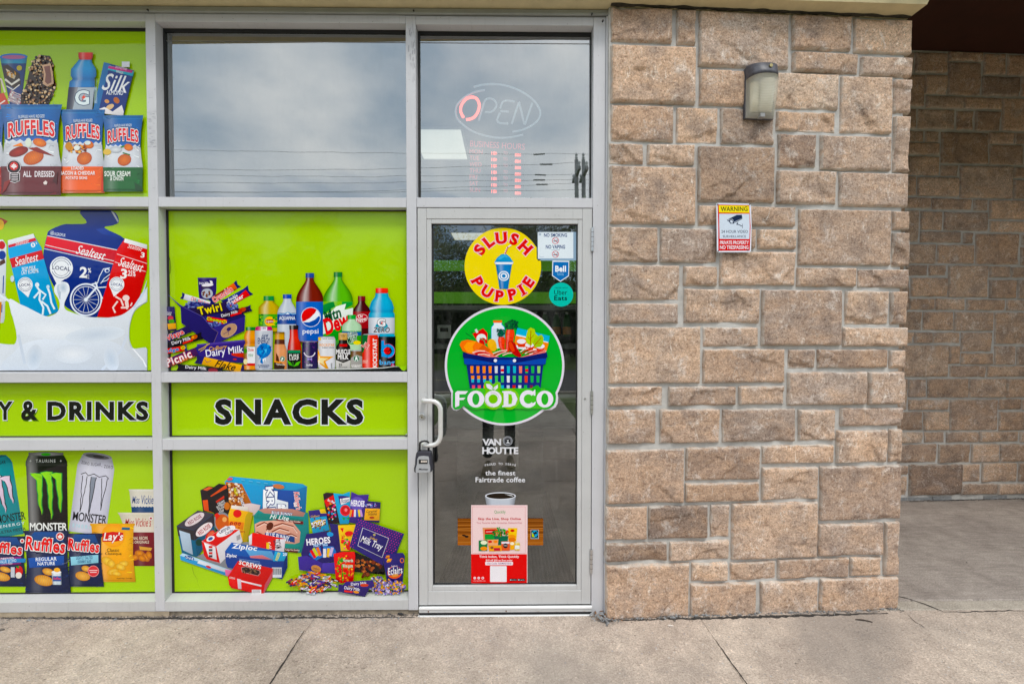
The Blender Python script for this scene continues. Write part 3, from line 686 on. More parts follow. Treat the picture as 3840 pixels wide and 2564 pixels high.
mb, rt = litter('rubber_plug', 'black rubber stub lying against the plinth left of the door', 'litter', 1502, 2306, .03, .006, -8, M_black, z=.008); mb.build('stub', M_black, rt)
mb, rt = litter('dry_leaf', 'dark curled leaf at the left edge of the pavement', 'leaf', 8, 2362, .018, .005, 20, M_black); mb.build('blade', M_grit, rt)

# ================================================================ DOOR
DX0, DX1 = xf(958.2), xf(1356.7)
DZT = zf(477.8, 0, 1155); DZB = zf(1386, 0, 1155)
q = lambda px, pln=FAC: xf(px)
door = root('shop_door', 'white aluminium framed glass shop door with pull handle beside the stone pier', 'door', ((DX0 + DX1) / 2, 0, 0))
sL, sR = xf(978.5), xf(1335); gL, gR = xf(989.5), xf(1325)
zr, zg = zf(502, 0, 1155), zf(512.5, 0, 1155); zb1, zb2 = zf(1343.5, 0, 1155), zf(1354, 0, 1155)
DM = M_alu2
bar('stile', DX0, sL, DZB, DZT, .001, .045, DM, door); bar('stile', sR, DX1, DZB, DZT, .001, .045, DM, door)
bar('top_rail', sL + .0006, sR - .0006, zr, DZT, .0015, .045, DM, door)
bar('bottom_rail', sL + .0006, sR - .0006, DZB, zb2 - .0008, .0015, .045, DM, door)
for args in ((sL + .0006, gL, zb2, zr - .0006), (gR, sR - .0006, zb2, zr - .0006)): bar('glazing_bead', *args, .004, .04, DM, door)
bar('glazing_bead', gL + .0005, gR - .0005, zg, zr - .0006, .004, .04, DM, door); bar('glazing_bead', gL + .0005, gR - .0005, zb2, zb1, .004, .04, DM, door)
DGY = .024
mb = MB(); t = .006
mb.box(gL, gL + t * 1.5, DGY - .004, DGY + .008, zb1, zg); mb.box(gR - t, gR, DGY - .004, DGY + .008, zb1, zg); mb.box(gL + t * 1.5, gR - t, DGY - .004, DGY + .008, zg - t * .8, zg); mb.box(gL + t * 1.5, gR - t, DGY - .004, DGY + .008, zb1, zb1 + t)
mb.build('glazing_gasket', M_black, door)
mesh('glass_pane', [(gL, DGY, zb1), (gR, DGY, zb1), (gR, DGY, zg), (gL, DGY, zg)], [(0, 1, 2, 3)], M_dglass, door)
MB().box(DX0 + .001, DX1 + .006, -.012, .0, zf(1400.5, 0, 1155), zf(1393.5, 0, 1155), .002).build('door_sweep_bar', M_alu2, door)
M_white = flat('white_enamel', (.78, .78, .78), .35, var=.06)
MB().box(DX0 + .001, DX1 + .006, -.016, .0, zf(1393.5, 0, 1155) + .0004, zf(1387.3, 0, 1155), .003).build('sweep_cap', M_white, door)
mb = MB(); mb.box(DX0 + .001, DX1 + .004, -.006, .006, zf(1411.5, 0, 1155), zf(1400.6, 0, 1155)); mb.build('sweep_brush', flat('brush_black', (.02, .02, .022), .9, var=.6, scale=90), door)
for x in (1608, 1785, 1898, 2018, 2190): 
    c = FAC.at(x, 2278 - (x - 1608) * .012); MB().cyl((c.x, -.0145, zf(1397, 0, 1155)), (c.x, -.011, zf(1397, 0, 1155)), .0035, 8).build('screw', flat('rust', (.16, .06, .03), .8) if x in (1608, 1898) else M_steel, door)
MB().box(DX0 - .004, DX1 + .004, -.018, .05, -.002, zf(1411.6, -.018, 1155), .002).build('threshold', M_white, fr)
for y0, y1 in ((854, 943), (1465, 1551), (2058, 2146)):
    z1 = FAC.hit(2222, y0)[1]; z0 = FAC.hit(2222, y1)[1]; xh = DX1 + .0015
    hg = MB(); hg.cyl((xh, -.006, z0), (xh, -.006, z1), .0068, 12); hg.box(xh - .0075, xh + .0075, -.003, -.0002, z0, z1)
    h = hg.build('hinge', M_steel, door, smooth=False)
    kn = MB()
    for q_ in (.2, .4, .6, .8): zz_ = z0 + (z1 - z0) * q_; kn.cyl((xh, -.006, zz_ - .001), (xh, -.006, zz_ + .001), .0074, 12)
    kn.build('knuckle_ring', M_grit, h)
# pull handle
hp = Plane(0, -.062, 0)
hpt = lambda x, y: hp.at(1540 + x * .21675, 1460 + y * .21675)
a0 = hpt(225, 195); b0 = hpt(225, 965)
path = [Vector((a0.x - .004, .0, a0.z)), Vector((a0.x - .004, -.045, a0.z)), Vector((a0.x, -.057, a0.z)), Vector((a0.x + .012, -.062, a0.z))]
for (x, y) in ((340, 198), (400, 205), (450, 228), (490, 268), (512, 320), (518, 380), (518, 500), (518, 650), (518, 780), (510, 840), (488, 895), (450, 935), (400, 958), (340, 965)): path.append(hpt(x, y))
path += [Vector((b0.x + .012, -.062, b0.z)), Vector((b0.x, -.057, b0.z)), Vector((b0.x - .004, -.045, b0.z)), Vector((b0.x - .004, .0, b0.z))]
MB().tube(path, .0122, 16).build('pull_handle', M_handle, door, smooth=True)
c = FAC.at(1582.5, 1560.5); ck = MB(); ck.lathe(0, 0, [(.001, 0), (.0155, 0), (.0155, .006), (.013, .0085), (.011, .0085), (.0105, .0065), (.001, .0065)], 24)
ck.V = [Vector((c.x + v.x, -v.z, c.z + v.y)) for v in ck.V]; lk = ck.build('lock_cylinder', M_steel, door)
MB().box(c.x - .0015, c.x + .0015, -.0069, -.0063, c.z - .009, c.z - .001).build('keyhole', M_black, lk)
MB().cyl((c.x, -.0068, c.z - .005), (c.x, -.0064, c.z - .005), .0045, 12).build('key_plug', flat('brass', (.35, .25, .12), .4, metal=.8), lk)
c = FAC.at(2194, 1494); MB().lathe(0, 0, [(.001, 0), (.005, 0), (.004, .002), (.001, .003)], 12).build
rv = MB(); rv.cyl((c.x, -.003, c.z), (c.x, .002, c.z), .005, 12); rv.build('rivet', M_steel, door)
# push bar inside
zp = Plane(0, .12, 0).hit(1600, 1487)[1]
MB().cyl((gL - .02, .12, zp), (gR + .02, .12, zp), .013, 14).build('push_bar', M_white, door, smooth=True)

# ---------------- key lock box hung on the handle
LB = Plane(0, -.075, 0); lp = lambda x, y: LB.at(1540 + x * .21675, 1460 + y * .21675)
lb = root('key_lock_box', 'black and grey combination key box hanging from the door handle', 'lock box', tuple(lp(215, 1240)))
def slabshape(pts, y0, y1, name, m, par, inset=.0, smooth=False):
    P = [lp(*p) for p in pts]; cx = sum(p.x for p in P) / len(P); cz = sum(p.z for p in P) / len(P); n = len(P)
    V = [(p.x, y1, p.z) for p in P] + [(p.x, y0 + .006, p.z) for p in P] + [(cx + (p.x - cx) * (1 - inset), y0, cz + (p.z - cz) * (1 - inset * .7)) for p in P]
    F = [tuple(range(n))[::-1]] + [tuple(range(2*n, 3*n))]
    for i in range(n):
        j = (i + 1) % n; F += [(i, j, n+j, n+i), (n+i, n+j, 2*n+j, 2*n+i)]
    return mesh(name, V, F, m, par, smooth=smooth)
M_rub = flat('rubber', (.035, .035, .05), .55)
slabshape([(125, 1068), (325, 1068), (350, 1085), (362, 1150), (365, 1290), (375, 1340), (372, 1400), (352, 1415), (90, 1425), (68, 1412), (65, 1350), (82, 1290), (88, 1170), (105, 1085)], -.092, -.045, 'body', M_rub, lb, .06)
fp_ = slabshape([(150, 1140), (230, 1130), (315, 1138), (330, 1170), (332, 1260), (350, 1330), (350, 1395), (335, 1410), (110, 1420), (97, 1405), (97, 1350), (120, 1270), (128, 1180)], -.0955, -.085, 'face_plate', flat('grey_plastic', (.40, .41, .43), .4, var=.08, scale=60), lb, .02)
p0 = lp(152, 1265); p1 = lp(305, 1190)
dw = MB().box(p0.x, p1.x, -.0965, -.0958, p0.z, p1.z).build('dial_window', M_black, lb)
for k in range(4):
    a = lp(192 + k * 26, 1240); b = lp(214 + k * 26, 1205); MB().box(a.x, b.x, -.0985, -.0966, a.z, b.z, .0008).build('dial', flat('dial_cream', (.7, .62, .55), .4), lb)
sh = [lp(150, 1075), lp(150, 960), lp(165, 915), lp(200, 890), lp(245, 880), lp(285, 890), lp(303, 930), lp(305, 1075)]
sh = [Vector((p.x, -.062, p.z)) for p in sh]
for k in (2, 3, 4, 5): sh[k].y = -.082 + .0
for k in (3, 4): sh[k].y = -.088
MB().tube(sh, .0048, 10).build('shackle', M_black, lb, smooth=True)

# ================================================================ WALL LIGHT
wl_ = root('wall_light', 'grey and ribbed plastic wedge wall light on the stone pier', 'wall light', tuple(PIER.pt(PIER.hit(2848, 340)[0], PIER.hit(2848, 340)[1], .03)))
lq = lambda x, y, w: PIER.pt(*Plane.hit(_LP[w], 2640 + x * .19129, 200 + y * .19129), w)
_LP = {}
for w_ in (.02, .025, .045, .05, .08, .10, .12, .13):
    P_ = Plane(*PIER.pt(0, 0, w_).to_tuple()[:2], PA); _LP[w_] = P_
def lq(x, y, w):
    u, z = _LP[w].hit(2640 + x * .19129, 200 + y * .19129); return _LP[w].pt(u, z)
# wedge seen from the left and below: back edge on the wall (left), front proud (right)
# real shape: 0.145 wide, 0.30 high, plate on the wall, hood sloping out
uL = PIER.hit(2640 + 765 * .19129, 340)[0]; 
def wp(u, z, w): return PIER.pt(u, z, w)
zt_ = lq(1100, 240, .05).z; zb_ = lq(1000, 1300, .02).z
ub0 = PIER.hit(2640 + 790 * .19129, 300)[0] - .010; ub1 = ub0 + .150
ht = zt_ - zb_
dep = .112
prof = [(.985, .030), (1.0, .055), (.985, .085), (.955, .100), (.80, dep + .001), (.735, dep + .003)]       # hood profile: fraction of height, depth
M_hood = flat('oxidised_grey_paint', (.085, .085, .105), .45, var=.55, scale=30, bump=.3, bscale=90)
def wedge(us0, us1, prof_, w0, name, m, smooth=True, par=wl_, n=14):
    """bowed shell: profile of (height fraction, depth), rounded in plan"""
    V = []; F = []
    for (fz, w) in prof_:
        for i in range(n + 1):
            t = i / n; b = max(0, 1 - abs(2 * t - 1) ** 2.6) ** .55
            V.append(wp(us0 + (us1 - us0) * t, zb_ + ht * fz, w0 + (w - w0) * (.30 + .70 * b)))
    for j in range(len(prof_) - 1):
        for i in range(n): a = j * (n + 1) + i; F.append((a, a + 1, a + n + 2, a + n + 1))
    for r_ in (0, len(prof_) - 1):
        b0 = len(V); V += [wp(us0, zb_ + ht * prof_[r_][0], w0), wp(us1, zb_ + ht * prof_[r_][0], w0)]
        F.append(tuple([b0] + [r_ * (n + 1) + i for i in range(n + 1)] + [b0 + 1]))
    for c_ in (0, n):
        b0 = len(V); V += [wp(us0 if c_ == 0 else us1, zb_ + ht * prof_[k][0], w0) for k in range(len(prof_))]
        for k in range(len(prof_) - 1): F.append((k * (n + 1) + c_, (k + 1) * (n + 1) + c_, b0 + k + 1, b0 + k))
    return mesh(name, V, F, m, par, smooth=smooth)
bp = MB(); bp.add(*prism(PIER, ub0 - .002, ub1 + .002, .012, .030, zb_ + .0, zt_ - .006)); bp.build('back_plate', M_hood, wl_)
wedge(ub0, ub1, prof, .0305, 'hood', M_hood)
M_lens = None
m, nt, p, o = mat('ribbed_lens'); p.inputs['Base Color'].default_value = (.78, .75, .63, 1); p.inputs['Roughness'].default_value = .25
p.inputs['Alpha'].default_value = .40; M_lens = m
lens_prof = [(.742, dep + .001), (.62, dep + .003), (.45, dep - .004), (.25, dep - .022), (.10, dep - .045), (.03, dep - .062), (.0, .040)]
wedge(ub0 + .001, ub1 - .001, lens_prof, .031, 'lens', M_lens)
rb = MB()
rib_rows = []
for k in range(26):
    f = .05 + .66 * k / 25
    for a, b in zip(lens_prof[:-1], lens_prof[1:]):
        if b[0] <= f <= a[0]:
            t = (f - b[0]) / (a[0] - b[0]); w = b[1] + (a[1] - b[1]) * t; break
    V_ = []; F_ = []; n_ = 14
    for zz_ in (0, .0014):
        for i in range(n_ + 1):
            t = i / n_; b = max(0, 1 - abs(2 * t - 1) ** 2.6) ** .55; V_.append(wp(ub0 + .001 + (ub1 - ub0 - .002) * t, zb_ + ht * f + zz_, .031 + (w - .031) * (.30 + .70 * b) + .0009))
    rb.add(V_, [(i, i + 1, n_ + 2 + i, n_ + 1 + i) for i in range(n_)])
_m, _nt, _p, _o = mat('rib_plastic'); _p.inputs['Base Color'].default_value = (.70, .67, .55, 1); _p.inputs['Alpha'].default_value = .5
rb.build('lens_ribs', _m, wl_, kind='stuff')
rs = [(.70, .088), (.5, .085), (.3, .066), (.12, .05)]
rf_ = wedge(ub0 + .018, ub0 + .062, [(.66, .06), (.5, .06), (.3, .055), (.12, .045)], .04, 'reflector', flat('cream_shield', (.82, .76, .58), .4))
rf_ = wedge(ub0 + .066, ub1 - .014, rs, .04, 'reflector', flat('yellowed_reflector', (.88, .85, .74), .3, var=.12, scale=30))
c = wp((ub0 + ub1) / 2 + .008, zb_ + ht * .885, .105); 
sc = MB(); sc.cyl(wp((ub0 + ub1) / 2 + .01, zb_ + ht * .875, .09), wp((ub0 + ub1) / 2 + .01, zb_ + ht * .875, .1145), .0085, 14); sc.build('screw', flat('brass_screw', (.38, .32, .15), .4, metal=.6), wl_)
# cast foot with bracket at the bottom
br_ = MB(); br_.add(*prism(PIER, (ub0 + ub1) / 2 - .012, (ub0 + ub1) / 2 + .012, .031, .062, zb_ - .003, zb_ + .016)); br_.build('bottom_clip', flat('clip', (.3, .3, .3), .4), wl_)
# ================================================================ FLAT PRINT (vinyl and paper graphics, drawn as thin coloured film layers)
_TC = {}
def text_mesh(s, off=.0, shear=.0, sp=1.0):
    k = (s, round(off, 4), shear, sp)
    if k in _TC: return _TC[k]
    cu = bpy.data.curves.new('t', 'FONT'); cu.body = s; cu.size = 1; cu.offset = off; cu.shear = shear; cu.space_character = sp
    cu.resolution_u = 3; cu.fill_mode = 'FRONT' if False else 'BOTH'
    ob = bpy.data.objects.new('t', cu); scn.collection.objects.link(ob)
    dg = bpy.context.evaluated_depsgraph_get(); me = bpy.data.meshes.new_from_object(ob.evaluated_get(dg))
    V = [(v.co.x, v.co.y) for v in me.vertices]; F = [tuple(p.vertices) for p in me.polygons]
    bpy.data.objects.remove(ob); bpy.data.curves.remove(cu); bpy.data.meshes.remove(me)
    _TC[k] = (V, F); return V, F
def bbox(V): xs_ = [v[0] for v in V]; ys_ = [v[1] for v in V]; return min(xs_), min(ys_), max(xs_), max(ys_)
def shade(c, k): return tuple(max(0, min(1, v * k)) for v in c)
def mixr(a, b, t): return tuple(x * (1 - t) + y * t for x, y in zip(a, b))
_CC = {}
def C(c):
    if not isinstance(c, str): return c
    if c not in _CC:
        v = lin(c); l = .3 * v[0] + .6 * v[1] + .1 * v[2]; _CC[c] = tuple(max(.002, l + (x - l) * 1.22) ** 1.08 for x in v)
    return _CC[c]
def smooth_closed(P_, n=4):
    o = []; m_ = len(P_)
    for i in range(m_):
        p0, p1, p2, p3 = P_[i-1], P_[i], P_[(i+1) % m_], P_[(i+2) % m_]
        for k in range(n):
            t = k / n; o.append(tuple(.5 * ((2*p1[j]) + (-p0[j]+p2[j])*t + (2*p0[j]-5*p1[j]+4*p2[j]-p3[j])*t*t + (-p0[j]+3*p1[j]-3*p2[j]+p3[j])*t**3) for j in (0, 1)))
    return o
class Art:
    def __init__(s, rt, pl, w0=.0006, m=None): s.rt = rt; s.pl = pl; s.w = w0; s.m = m or M_print; s.T = [(0, 0, 1, 0, 1)]; s.clip = None; s.grad = 0; s.reset()
    def reset(s): s.V = []; s.F = []; s.C = []
    def crop(s, ox, oy, sc): s.ox, s.oy, s.sc = ox, oy, sc; s.L = None; return s
    def local(s, cx=None, cy=None, rot=0, k=1, kx=None): s.L = None if cx is None else (cx, cy, math.cos(R(rot)), math.sin(R(rot)), k, kx or k); return s
    def P(s, x, y):
        if s.L:
            cx, cy, c, n, k, kx = s.L; x, y = x * kx, y * k; x, y = cx + x * c - y * n, cy + x * n + y * c
        x = s.ox + x * s.sc; y = s.oy + y * s.sc
        if s.clip: x = min(max(x, s.clip[0]), s.clip[2]); y = min(max(y, s.clip[1]), s.clip[3])
        u, z = s.pl.hit(x, y); return s.pl.pt(u, z, s.w)
    def add(s, pts, faces, col):
        s.w += .000025; b = len(s.V); s.V += [s.P(*p) for p in pts]; s.F += [tuple(i + b for i in f) for f in faces]
        if isinstance(col, list): s.C += [C(c) for c in col]
        else: s.C += [C(col)] * len(pts)
    def poly(s, pts, col):
        tri = geometry.tessellate_polygon([[Vector((x, y, 0)) for x, y in pts]])
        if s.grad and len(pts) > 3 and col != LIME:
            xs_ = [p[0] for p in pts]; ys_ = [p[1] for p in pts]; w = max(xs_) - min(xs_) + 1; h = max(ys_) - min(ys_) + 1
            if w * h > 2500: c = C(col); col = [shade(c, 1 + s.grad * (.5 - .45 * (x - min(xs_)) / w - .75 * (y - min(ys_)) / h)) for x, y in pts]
        s.add(pts, tri, col)
    def crinkle(s, x0, y0, x1, y1, bands, seed=0, n=26):
        r = random.Random(seed); h = y1 - y0; w = x1 - x0
        for k in range(n):
            t = r.random(); side = r.choice((0, 1)); c = C([b for b in bands if b[0] <= t][-1][1]); y = y0 + h * t; x = (x0 + w * r.uniform(.03, .10)) if side == 0 else (x1 - w * r.uniform(.03, .10)); L_ = w * r.uniform(.05, .17) * (1 if side == 0 else -1)
            kk = r.choice((.55, .7, 1.45, 1.8)); s.line([(x, y), (x + L_ * .6, y + h * r.uniform(-.02, .02)), (x + L_, y + h * r.uniform(-.05, .05))], w * .022, shade(c, kk), True)
        for q in (.012, .028): s.line([(x0 + w * .02, y0 + h * q), (x1 - w * .02, y0 + h * q)], h * .004, shade(C(bands[0][1]), .7))
        s.line([(x0 + w * .05, y1 - h * .03), (x1 - w * .05, y1 - h * .03)], h * .006, shade(C(bands[-1][1]), .6))
    def spoly(s, pts, col): s.poly(smooth_closed(pts), col)
    def rect(s, x0, y0, x1, y1, col, col2=None):
        if col2: s.add([(x0, y0), (x1, y0), (x1, y1), (x0, y1)], [(0, 1, 2, 3)], [col, col, col2, col2])
        else: s.add([(x0, y0), (x1, y0), (x1, y1), (x0, y1)], [(0, 1, 2, 3)], col)
    def rrect(s, x0, y0, x1, y1, r, col):
        P = []
        for cx, cy, a in ((x1 - r, y0 + r, -90), (x1 - r, y1 - r, 0), (x0 + r, y1 - r, 90), (x0 + r, y0 + r, 180)):
            for k in range(5): t = R(a + k * 22.5); P.append((cx + r * math.cos(t), cy + r * math.sin(t)))
        s.poly(P, col)
    def ell(s, cx, cy, rx, ry, col, rot=0, n=28, edge=None):
        c, d = math.cos(R(rot)), math.sin(R(rot)); P = [(cx, cy)]
        for k in range(n):
            t = 2 * math.pi * k / n; x, y = rx * math.cos(t), ry * math.sin(t); P.append((cx + x * c - y * d, cy + x * d + y * c))
        s.add(P, [(0, k + 1, (k + 1) % n + 1) for k in range(n)], col if edge is None else [col] + [edge] * n)
    def ring(s, cx, cy, rx, ry, w, col, a0=0, a1=360, n=40, rot=0):
        P = []; F = []; c, d = math.cos(R(rot)), math.sin(R(rot))
        for k in range(n + 1):
            t = R(a0 + (a1 - a0) * k / n)
            for q in (-w / 2, w / 2): x, y = (rx + q) * math.cos(t), (ry + q) * math.sin(t); P.append((cx + x * c - y * d, cy + x * d + y * c))
        for k in range(n): F.append((2*k, 2*k+1, 2*k+3, 2*k+2))
        s.add(P, F, col)
    def line(s, pts, w, col, taper=False):
        P = []; F = []; n = len(pts)
        for i, (x, y) in enumerate(pts):
            x0, y0 = pts[max(0, i - 1)]; x1, y1 = pts[min(n - 1, i + 1)]; l = math.hypot(x1 - x0, y1 - y0) or 1; nx, ny = -(y1 - y0) / l, (x1 - x0) / l
            h = w / 2 * ((1 - i / (n - 1)) if taper else 1); P += [(x + nx * h, y + ny * h), (x - nx * h, y - ny * h)]
        for i in range(n - 1): F.append((2*i, 2*i+1, 2*i+3, 2*i+2))
        s.add(P, F, col)
    def body(s, rows, hl=.3, dark=.55, n=10, hpos=.32):
        """rows: (y, xl, xr, colour) - a rounded form, shaded across like a studio product shot"""
        P = []; F = []; cc = []
        def prof(u):
            e = 1 - (2 * u - 1) ** 2; k = dark + (1 - dark) * min(1, e * 1.5); return k
        for (y, xl, xr, c) in rows:
            c = C(c)
            for i in range(n + 1):
                u = i / n; P.append((xl + (xr - xl) * u, y)); k = prof(u); col = shade(c, k); h = hl * math.exp(-((u - hpos) / .10) ** 2)
                cc.append(mixr(col, (1, 1, 1), h))
        for j in range(len(rows) - 1):
            for i in range(n): a = j * (n + 1) + i; F.append((a, a + 1, a + n + 2, a + n + 1))
        s.add(P, F, cc)
    def text(s, t, x0, y0, x1, y1, col, bold=.012, rot=0, shear=0, out=None, ow=.05, sp=1.0, curve=0, out2=None, ow2=.1):
        """lettering fitted into the box x0..x1, y0..y1 (y down), turned about the box centre; curve lifts the middle"""
        sp = sp + (bold + (ow * .7 if out else 0)) * 1.9; bold = bold * .62
        V, F = text_mesh(t, bold, shear, sp)
        if not V: return
        bx0, by0, bx1, by1 = bbox(V); w = bx1 - bx0 or 1; h = by1 - by0 or 1
        cx, cy = (x0 + x1) / 2, (y0 + y1) / 2; W_, H_ = x1 - x0, y1 - y0; c, d = math.cos(R(rot)), math.sin(R(rot))
        def mp_(V):
            o = []
            for (x, y) in V:
                u = (x - bx0) / w - .5; v = .5 - (y - by0) / h; X, Y = u * W_, v * H_ + curve * (4 * u * u - .5)
                o.append((cx + X * c - Y * d, cy + X * d + Y * c))
            return o
        for oc, owd in ((out2, ow2), (out, ow)):
            if oc: V2, F2 = text_mesh(t, bold + owd, shear, sp); s.add(mp_(V2), F2, oc)
        s.add(mp_(V), F, col)
    def letters(s, items, size, col, bold=.03, out=None, ow=.05, serif=True, wk=1.0):
        bold *= .7
        """single letters: (char, cx, cy, rotation); slab serifs added as bars"""
        SER = {'U': [(0, 0, .52), (1, 0, .52)], 'H': [(0, 0, .5), (1, 0, .5), (0, 1, .5), (1, 1, .5)], 'P': [(0, 1, .62), (0, 0, .4)], 'I': [(.5, 0, 2.2), (.5, 1, 2.2)], 'L': [(0, 0, .55), (0, 1, .4)],
               'E': [(0, 0, .4), (0, 1, .4)], 'F': [(0, 1, .55)], 'N': [(0, 0, .4), (1, 0, .5), (0, 1, .5)], 'V': [(0, 0, .45), (1, 0, .45)], 'A': [(0, 1, .45), (1, 1, .45)], 'T': [(.5, 1, .6)], 'D': [(0, 0, .3), (0, 1, .3)]}
        for pas in ((out, ow), (None, 0)):
            if pas[0] is None and pas[1]: continue
            for (ch, cx, cy, rot) in items:
                V0, _ = text_mesh(ch, bold); bx0, by0, bx1, by1 = bbox(V0); h = by1 - by0; k = size / h; c, d = math.cos(R(rot)), math.sin(R(rot)); wd = (bx1 - bx0) * k * wk
                def m2(x, y): return (cx + x * c - y * d, cy + x * d + y * c)
                V, F = text_mesh(ch, bold + pas[1])
                s.add([m2(((x - bx0) * k * wk - wd / 2), -((y - by0) * k - size / 2)) for x, y in V], F, pas[0] or col)
                if serif:
                    g_ = pas[1] * k * .9
                    for (fx, fy, ln) in SER.get(ch, []):
                        L_ = ln * size * .5; X = -wd / 2 + fx * wd + (.09 * size if fx == 0 else -.09 * size if fx == 1 else 0); Y = -size / 2 + fy * size + (.055 * size if fy == 0 else -.055 * size); t_ = size * .055
                        if ch == 'I': L_ = size * .52
                        s.add([m2(X - L_/2 - g_, Y - t_ - g_), m2(X + L_/2 + g_, Y - t_ - g_), m2(X + L_/2 + g_, Y + t_ + g_), m2(X - L_/2 - g_, Y + t_ + g_)], [(0, 1, 2, 3)], pas[0] or col)
    def end(s, name, label=None, parent=None):
        if not s.V: return None
        o = mesh(name, s.V, s.F, s.m, parent or s.rt, cols=s.C, label=label); s.reset(); return o

LIME = '#a8d200'; LIMED = '#96c000'
VP = Plane(0, GY - .003, 0)
def panel(name, label, x0, x1, z0, z1, curl=()):
    """lime vinyl film on the outside of one light"""
    rt = root(name, label, 'window graphic', ((x0 + x1) / 2, GY - .003, (z0 + z1) / 2), 'lime green window graphics on the shop front')
    n = 14; V = []; F = []
    for j in range(n + 1):
        for i in range(n + 1):
            x = x0 + (x1 - x0) * i / n; z = z0 + (z1 - z0) * j / n; w = 0
            if j == 0: z += .0018 * noise.noise(Vector((x * 6, z, 1)))
            V.append((x, GY - .003 - .0006 + w, z))
    for j in range(n):
        for i in range(n): a = j * (n + 1) + i; F.append((a, a + 1, a + n + 2, a + n + 1))
    mesh('vinyl_film', V, F, M_print, rt, cols=[lin(LIME)] * len(V))
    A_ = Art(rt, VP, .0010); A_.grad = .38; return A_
pw_ = lambda i: (bays[i][0] + .011, bays[i][1] - .003)
lX0, lX1 = bays[0][0] + .010, bays[0][1] - .0015
rX0, rX1 = VP.hit(621, 1282)[0], bays[1][1] - .0015
zz0 = [ZH0 - .017, TZ[0][0] + .004]; 
def zrow(r_): zz = [ZH0 - .016] + [z for t in TZ for z in t] + [ZST + .016]; return zz[2*r_+1] + .004, zz[2*r_] - (0 if r_ == 0 else .006)
CLX0 = -60
def chips(a, cx, cy, rx, ry, rot, col='#f0a040', dk='#c87020', n=5):
    a.ell(cx, cy, rx, ry, col, rot, edge=dk); c, d = math.cos(R(rot)), math.sin(R(rot))
    for k in range(n):
        t = (k + .5) / n * 2 - 1; hh = ry * math.sqrt(max(0, 1 - t * t)) * .85; x = t * rx * .9
        a.line([(cx + x * c + hh * d, cy + x * d - hh * c), (cx + x * c - hh * d, cy + x * d + hh * c)], rx * .06, mixr(lin(dk), lin(col), .4))
def zig(a, y, x0, x1, n, amp, col, y2):
    P = [(x0, y2)]
    for i in range(n + 1): P.append((x0 + (x1 - x0) * i / n, y + (amp if i % 2 else -amp)))
    P.append((x1, y2)); a.poly(P, col)
def speckle(a, cx, cy, rx, ry, n, cols, smin, smax, seed=0, inside=None, el=(1, 1)):
    r = random.Random(seed)
    for k in range(n):
        t = r.uniform(0, 6.28); q = math.sqrt(r.random()); x = cx + rx * q * math.cos(t); y = cy + ry * q * math.sin(t)
        if inside and not inside(x, y): continue
        s_ = r.uniform(smin, smax); m = r.randint(4, 6); rot = r.uniform(0, 6.28); e1, e2 = el
        pts = [(x + s_ * e1 * math.cos(rot + 6.28 * i / m) * r.uniform(.7, 1.2), y + s_ * e2 * math.sin(rot + 6.28 * i / m) * r.uniform(.7, 1.2)) for i in range(m)]
        a.add(pts, [tuple(range(m))], r.choice(cols))

# ---- top left light: crisps, bottle, carton, ices
a = panel('window_graphic', 'lime window graphic showing three crisp bags, ice creams and a blue drink bottle', lX0, lX1, *zrow(0))
a.crop(0, 0, .49731)
# cones at the left edge
a.poly([(-60, 560), (0, 540), (20, 830), (-60, 840)], '#8a6a60'); a.line([(-60, 580), (10, 600), (40, 700)], 14, '#e8dcd0'); a.poly([(-30, 720), (30, 700), (75, 800), (20, 830), (-30, 830)], '#c85848'); a.line([(-20, 800), (40, 760)], 10, '#f2e8e0'); a.end('printed_ice_cream_cone')
a.body([(430, 0, 205, '#2a86c0'), (480, 10, 200, '#1d9fc0'), (481, 10, 200, '#14407e'), (800, 78, 160, '#14407e')], .12)
a.ell(105, 430, 104, 24, '#2a78c8'); a.ell(105, 433, 88, 15, '#b8709a')
a.poly([(20, 500), (60, 490), (100, 520), (150, 560), (160, 640), (110, 670), (50, 640), (28, 560)], '#3a2a24'); a.poly([(45, 520), (80, 540), (120, 575), (110, 600), (70, 580)], '#e8d8c0'); a.line([(40, 600), (90, 640), (150, 600)], 16, '#f2ede6'); a.line([(50, 650), (100, 680), (150, 640)], 8, '#f2ede6'); speckle(a, 95, 560, 40, 30, 22, ['#c89040', '#e8b050', '#8a5020'], 3, 8, 3)
a.ell(148, 516, 20, 20, '#c8b820'); a.text('DRUMSTICK', 78, 690, 160, 790, '#e8f0f0', .03, rot=-68, out='#c83028', ow=.04); a.end('printed_ice_cream_cone')
bar_ = [(310, 418), (380, 425), (412, 500), (405, 560), (428, 650), (400, 730), (365, 800), (165, 800), (158, 740), (200, 640), (225, 540), (250, 460)]
a.poly(bar_, '#3a2822')
def in_bar(x, y):
    c = False; n = len(bar_)
    for i in range(n):
        x0, y0 = bar_[i]; x1, y1 = bar_[(i + 1) % n]
        if (y0 > y) != (y1 > y) and x < (x1 - x0) * (y - y0) / (y1 - y0) + x0: c = not c
    return c
speckle(a, 290, 620, 150, 220, 420, ['#d8b890', '#c09a78', '#e8d0b0', '#8a6450', '#281a18', '#1c1412'], 4, 12, 5, in_bar)
a.poly([(330, 500), (395, 488), (412, 560), (418, 640), (370, 662), (335, 640), (345, 570)], '#d8b49a'); a.poly([(345, 512), (388, 504), (398, 570), (402, 630), (372, 645), (352, 625), (358, 570)], '#8a6058'); a.end('printed_ice_cream_bar')
a.body([(458, 608, 702, '#1a8ec8'), (480, 590, 705, '#2aa0d8'), (530, 548, 735, '#2aa0dc'), (580, 545, 738, '#1c8ccc'), (605, 560, 722, '#1478b8'), (625, 536, 728, '#1c88c8'), (665, 532, 726, '#1a88cc'), (666, 530, 726, '#3a3c58'), (835, 512, 712, '#4a4e5c')], .3)
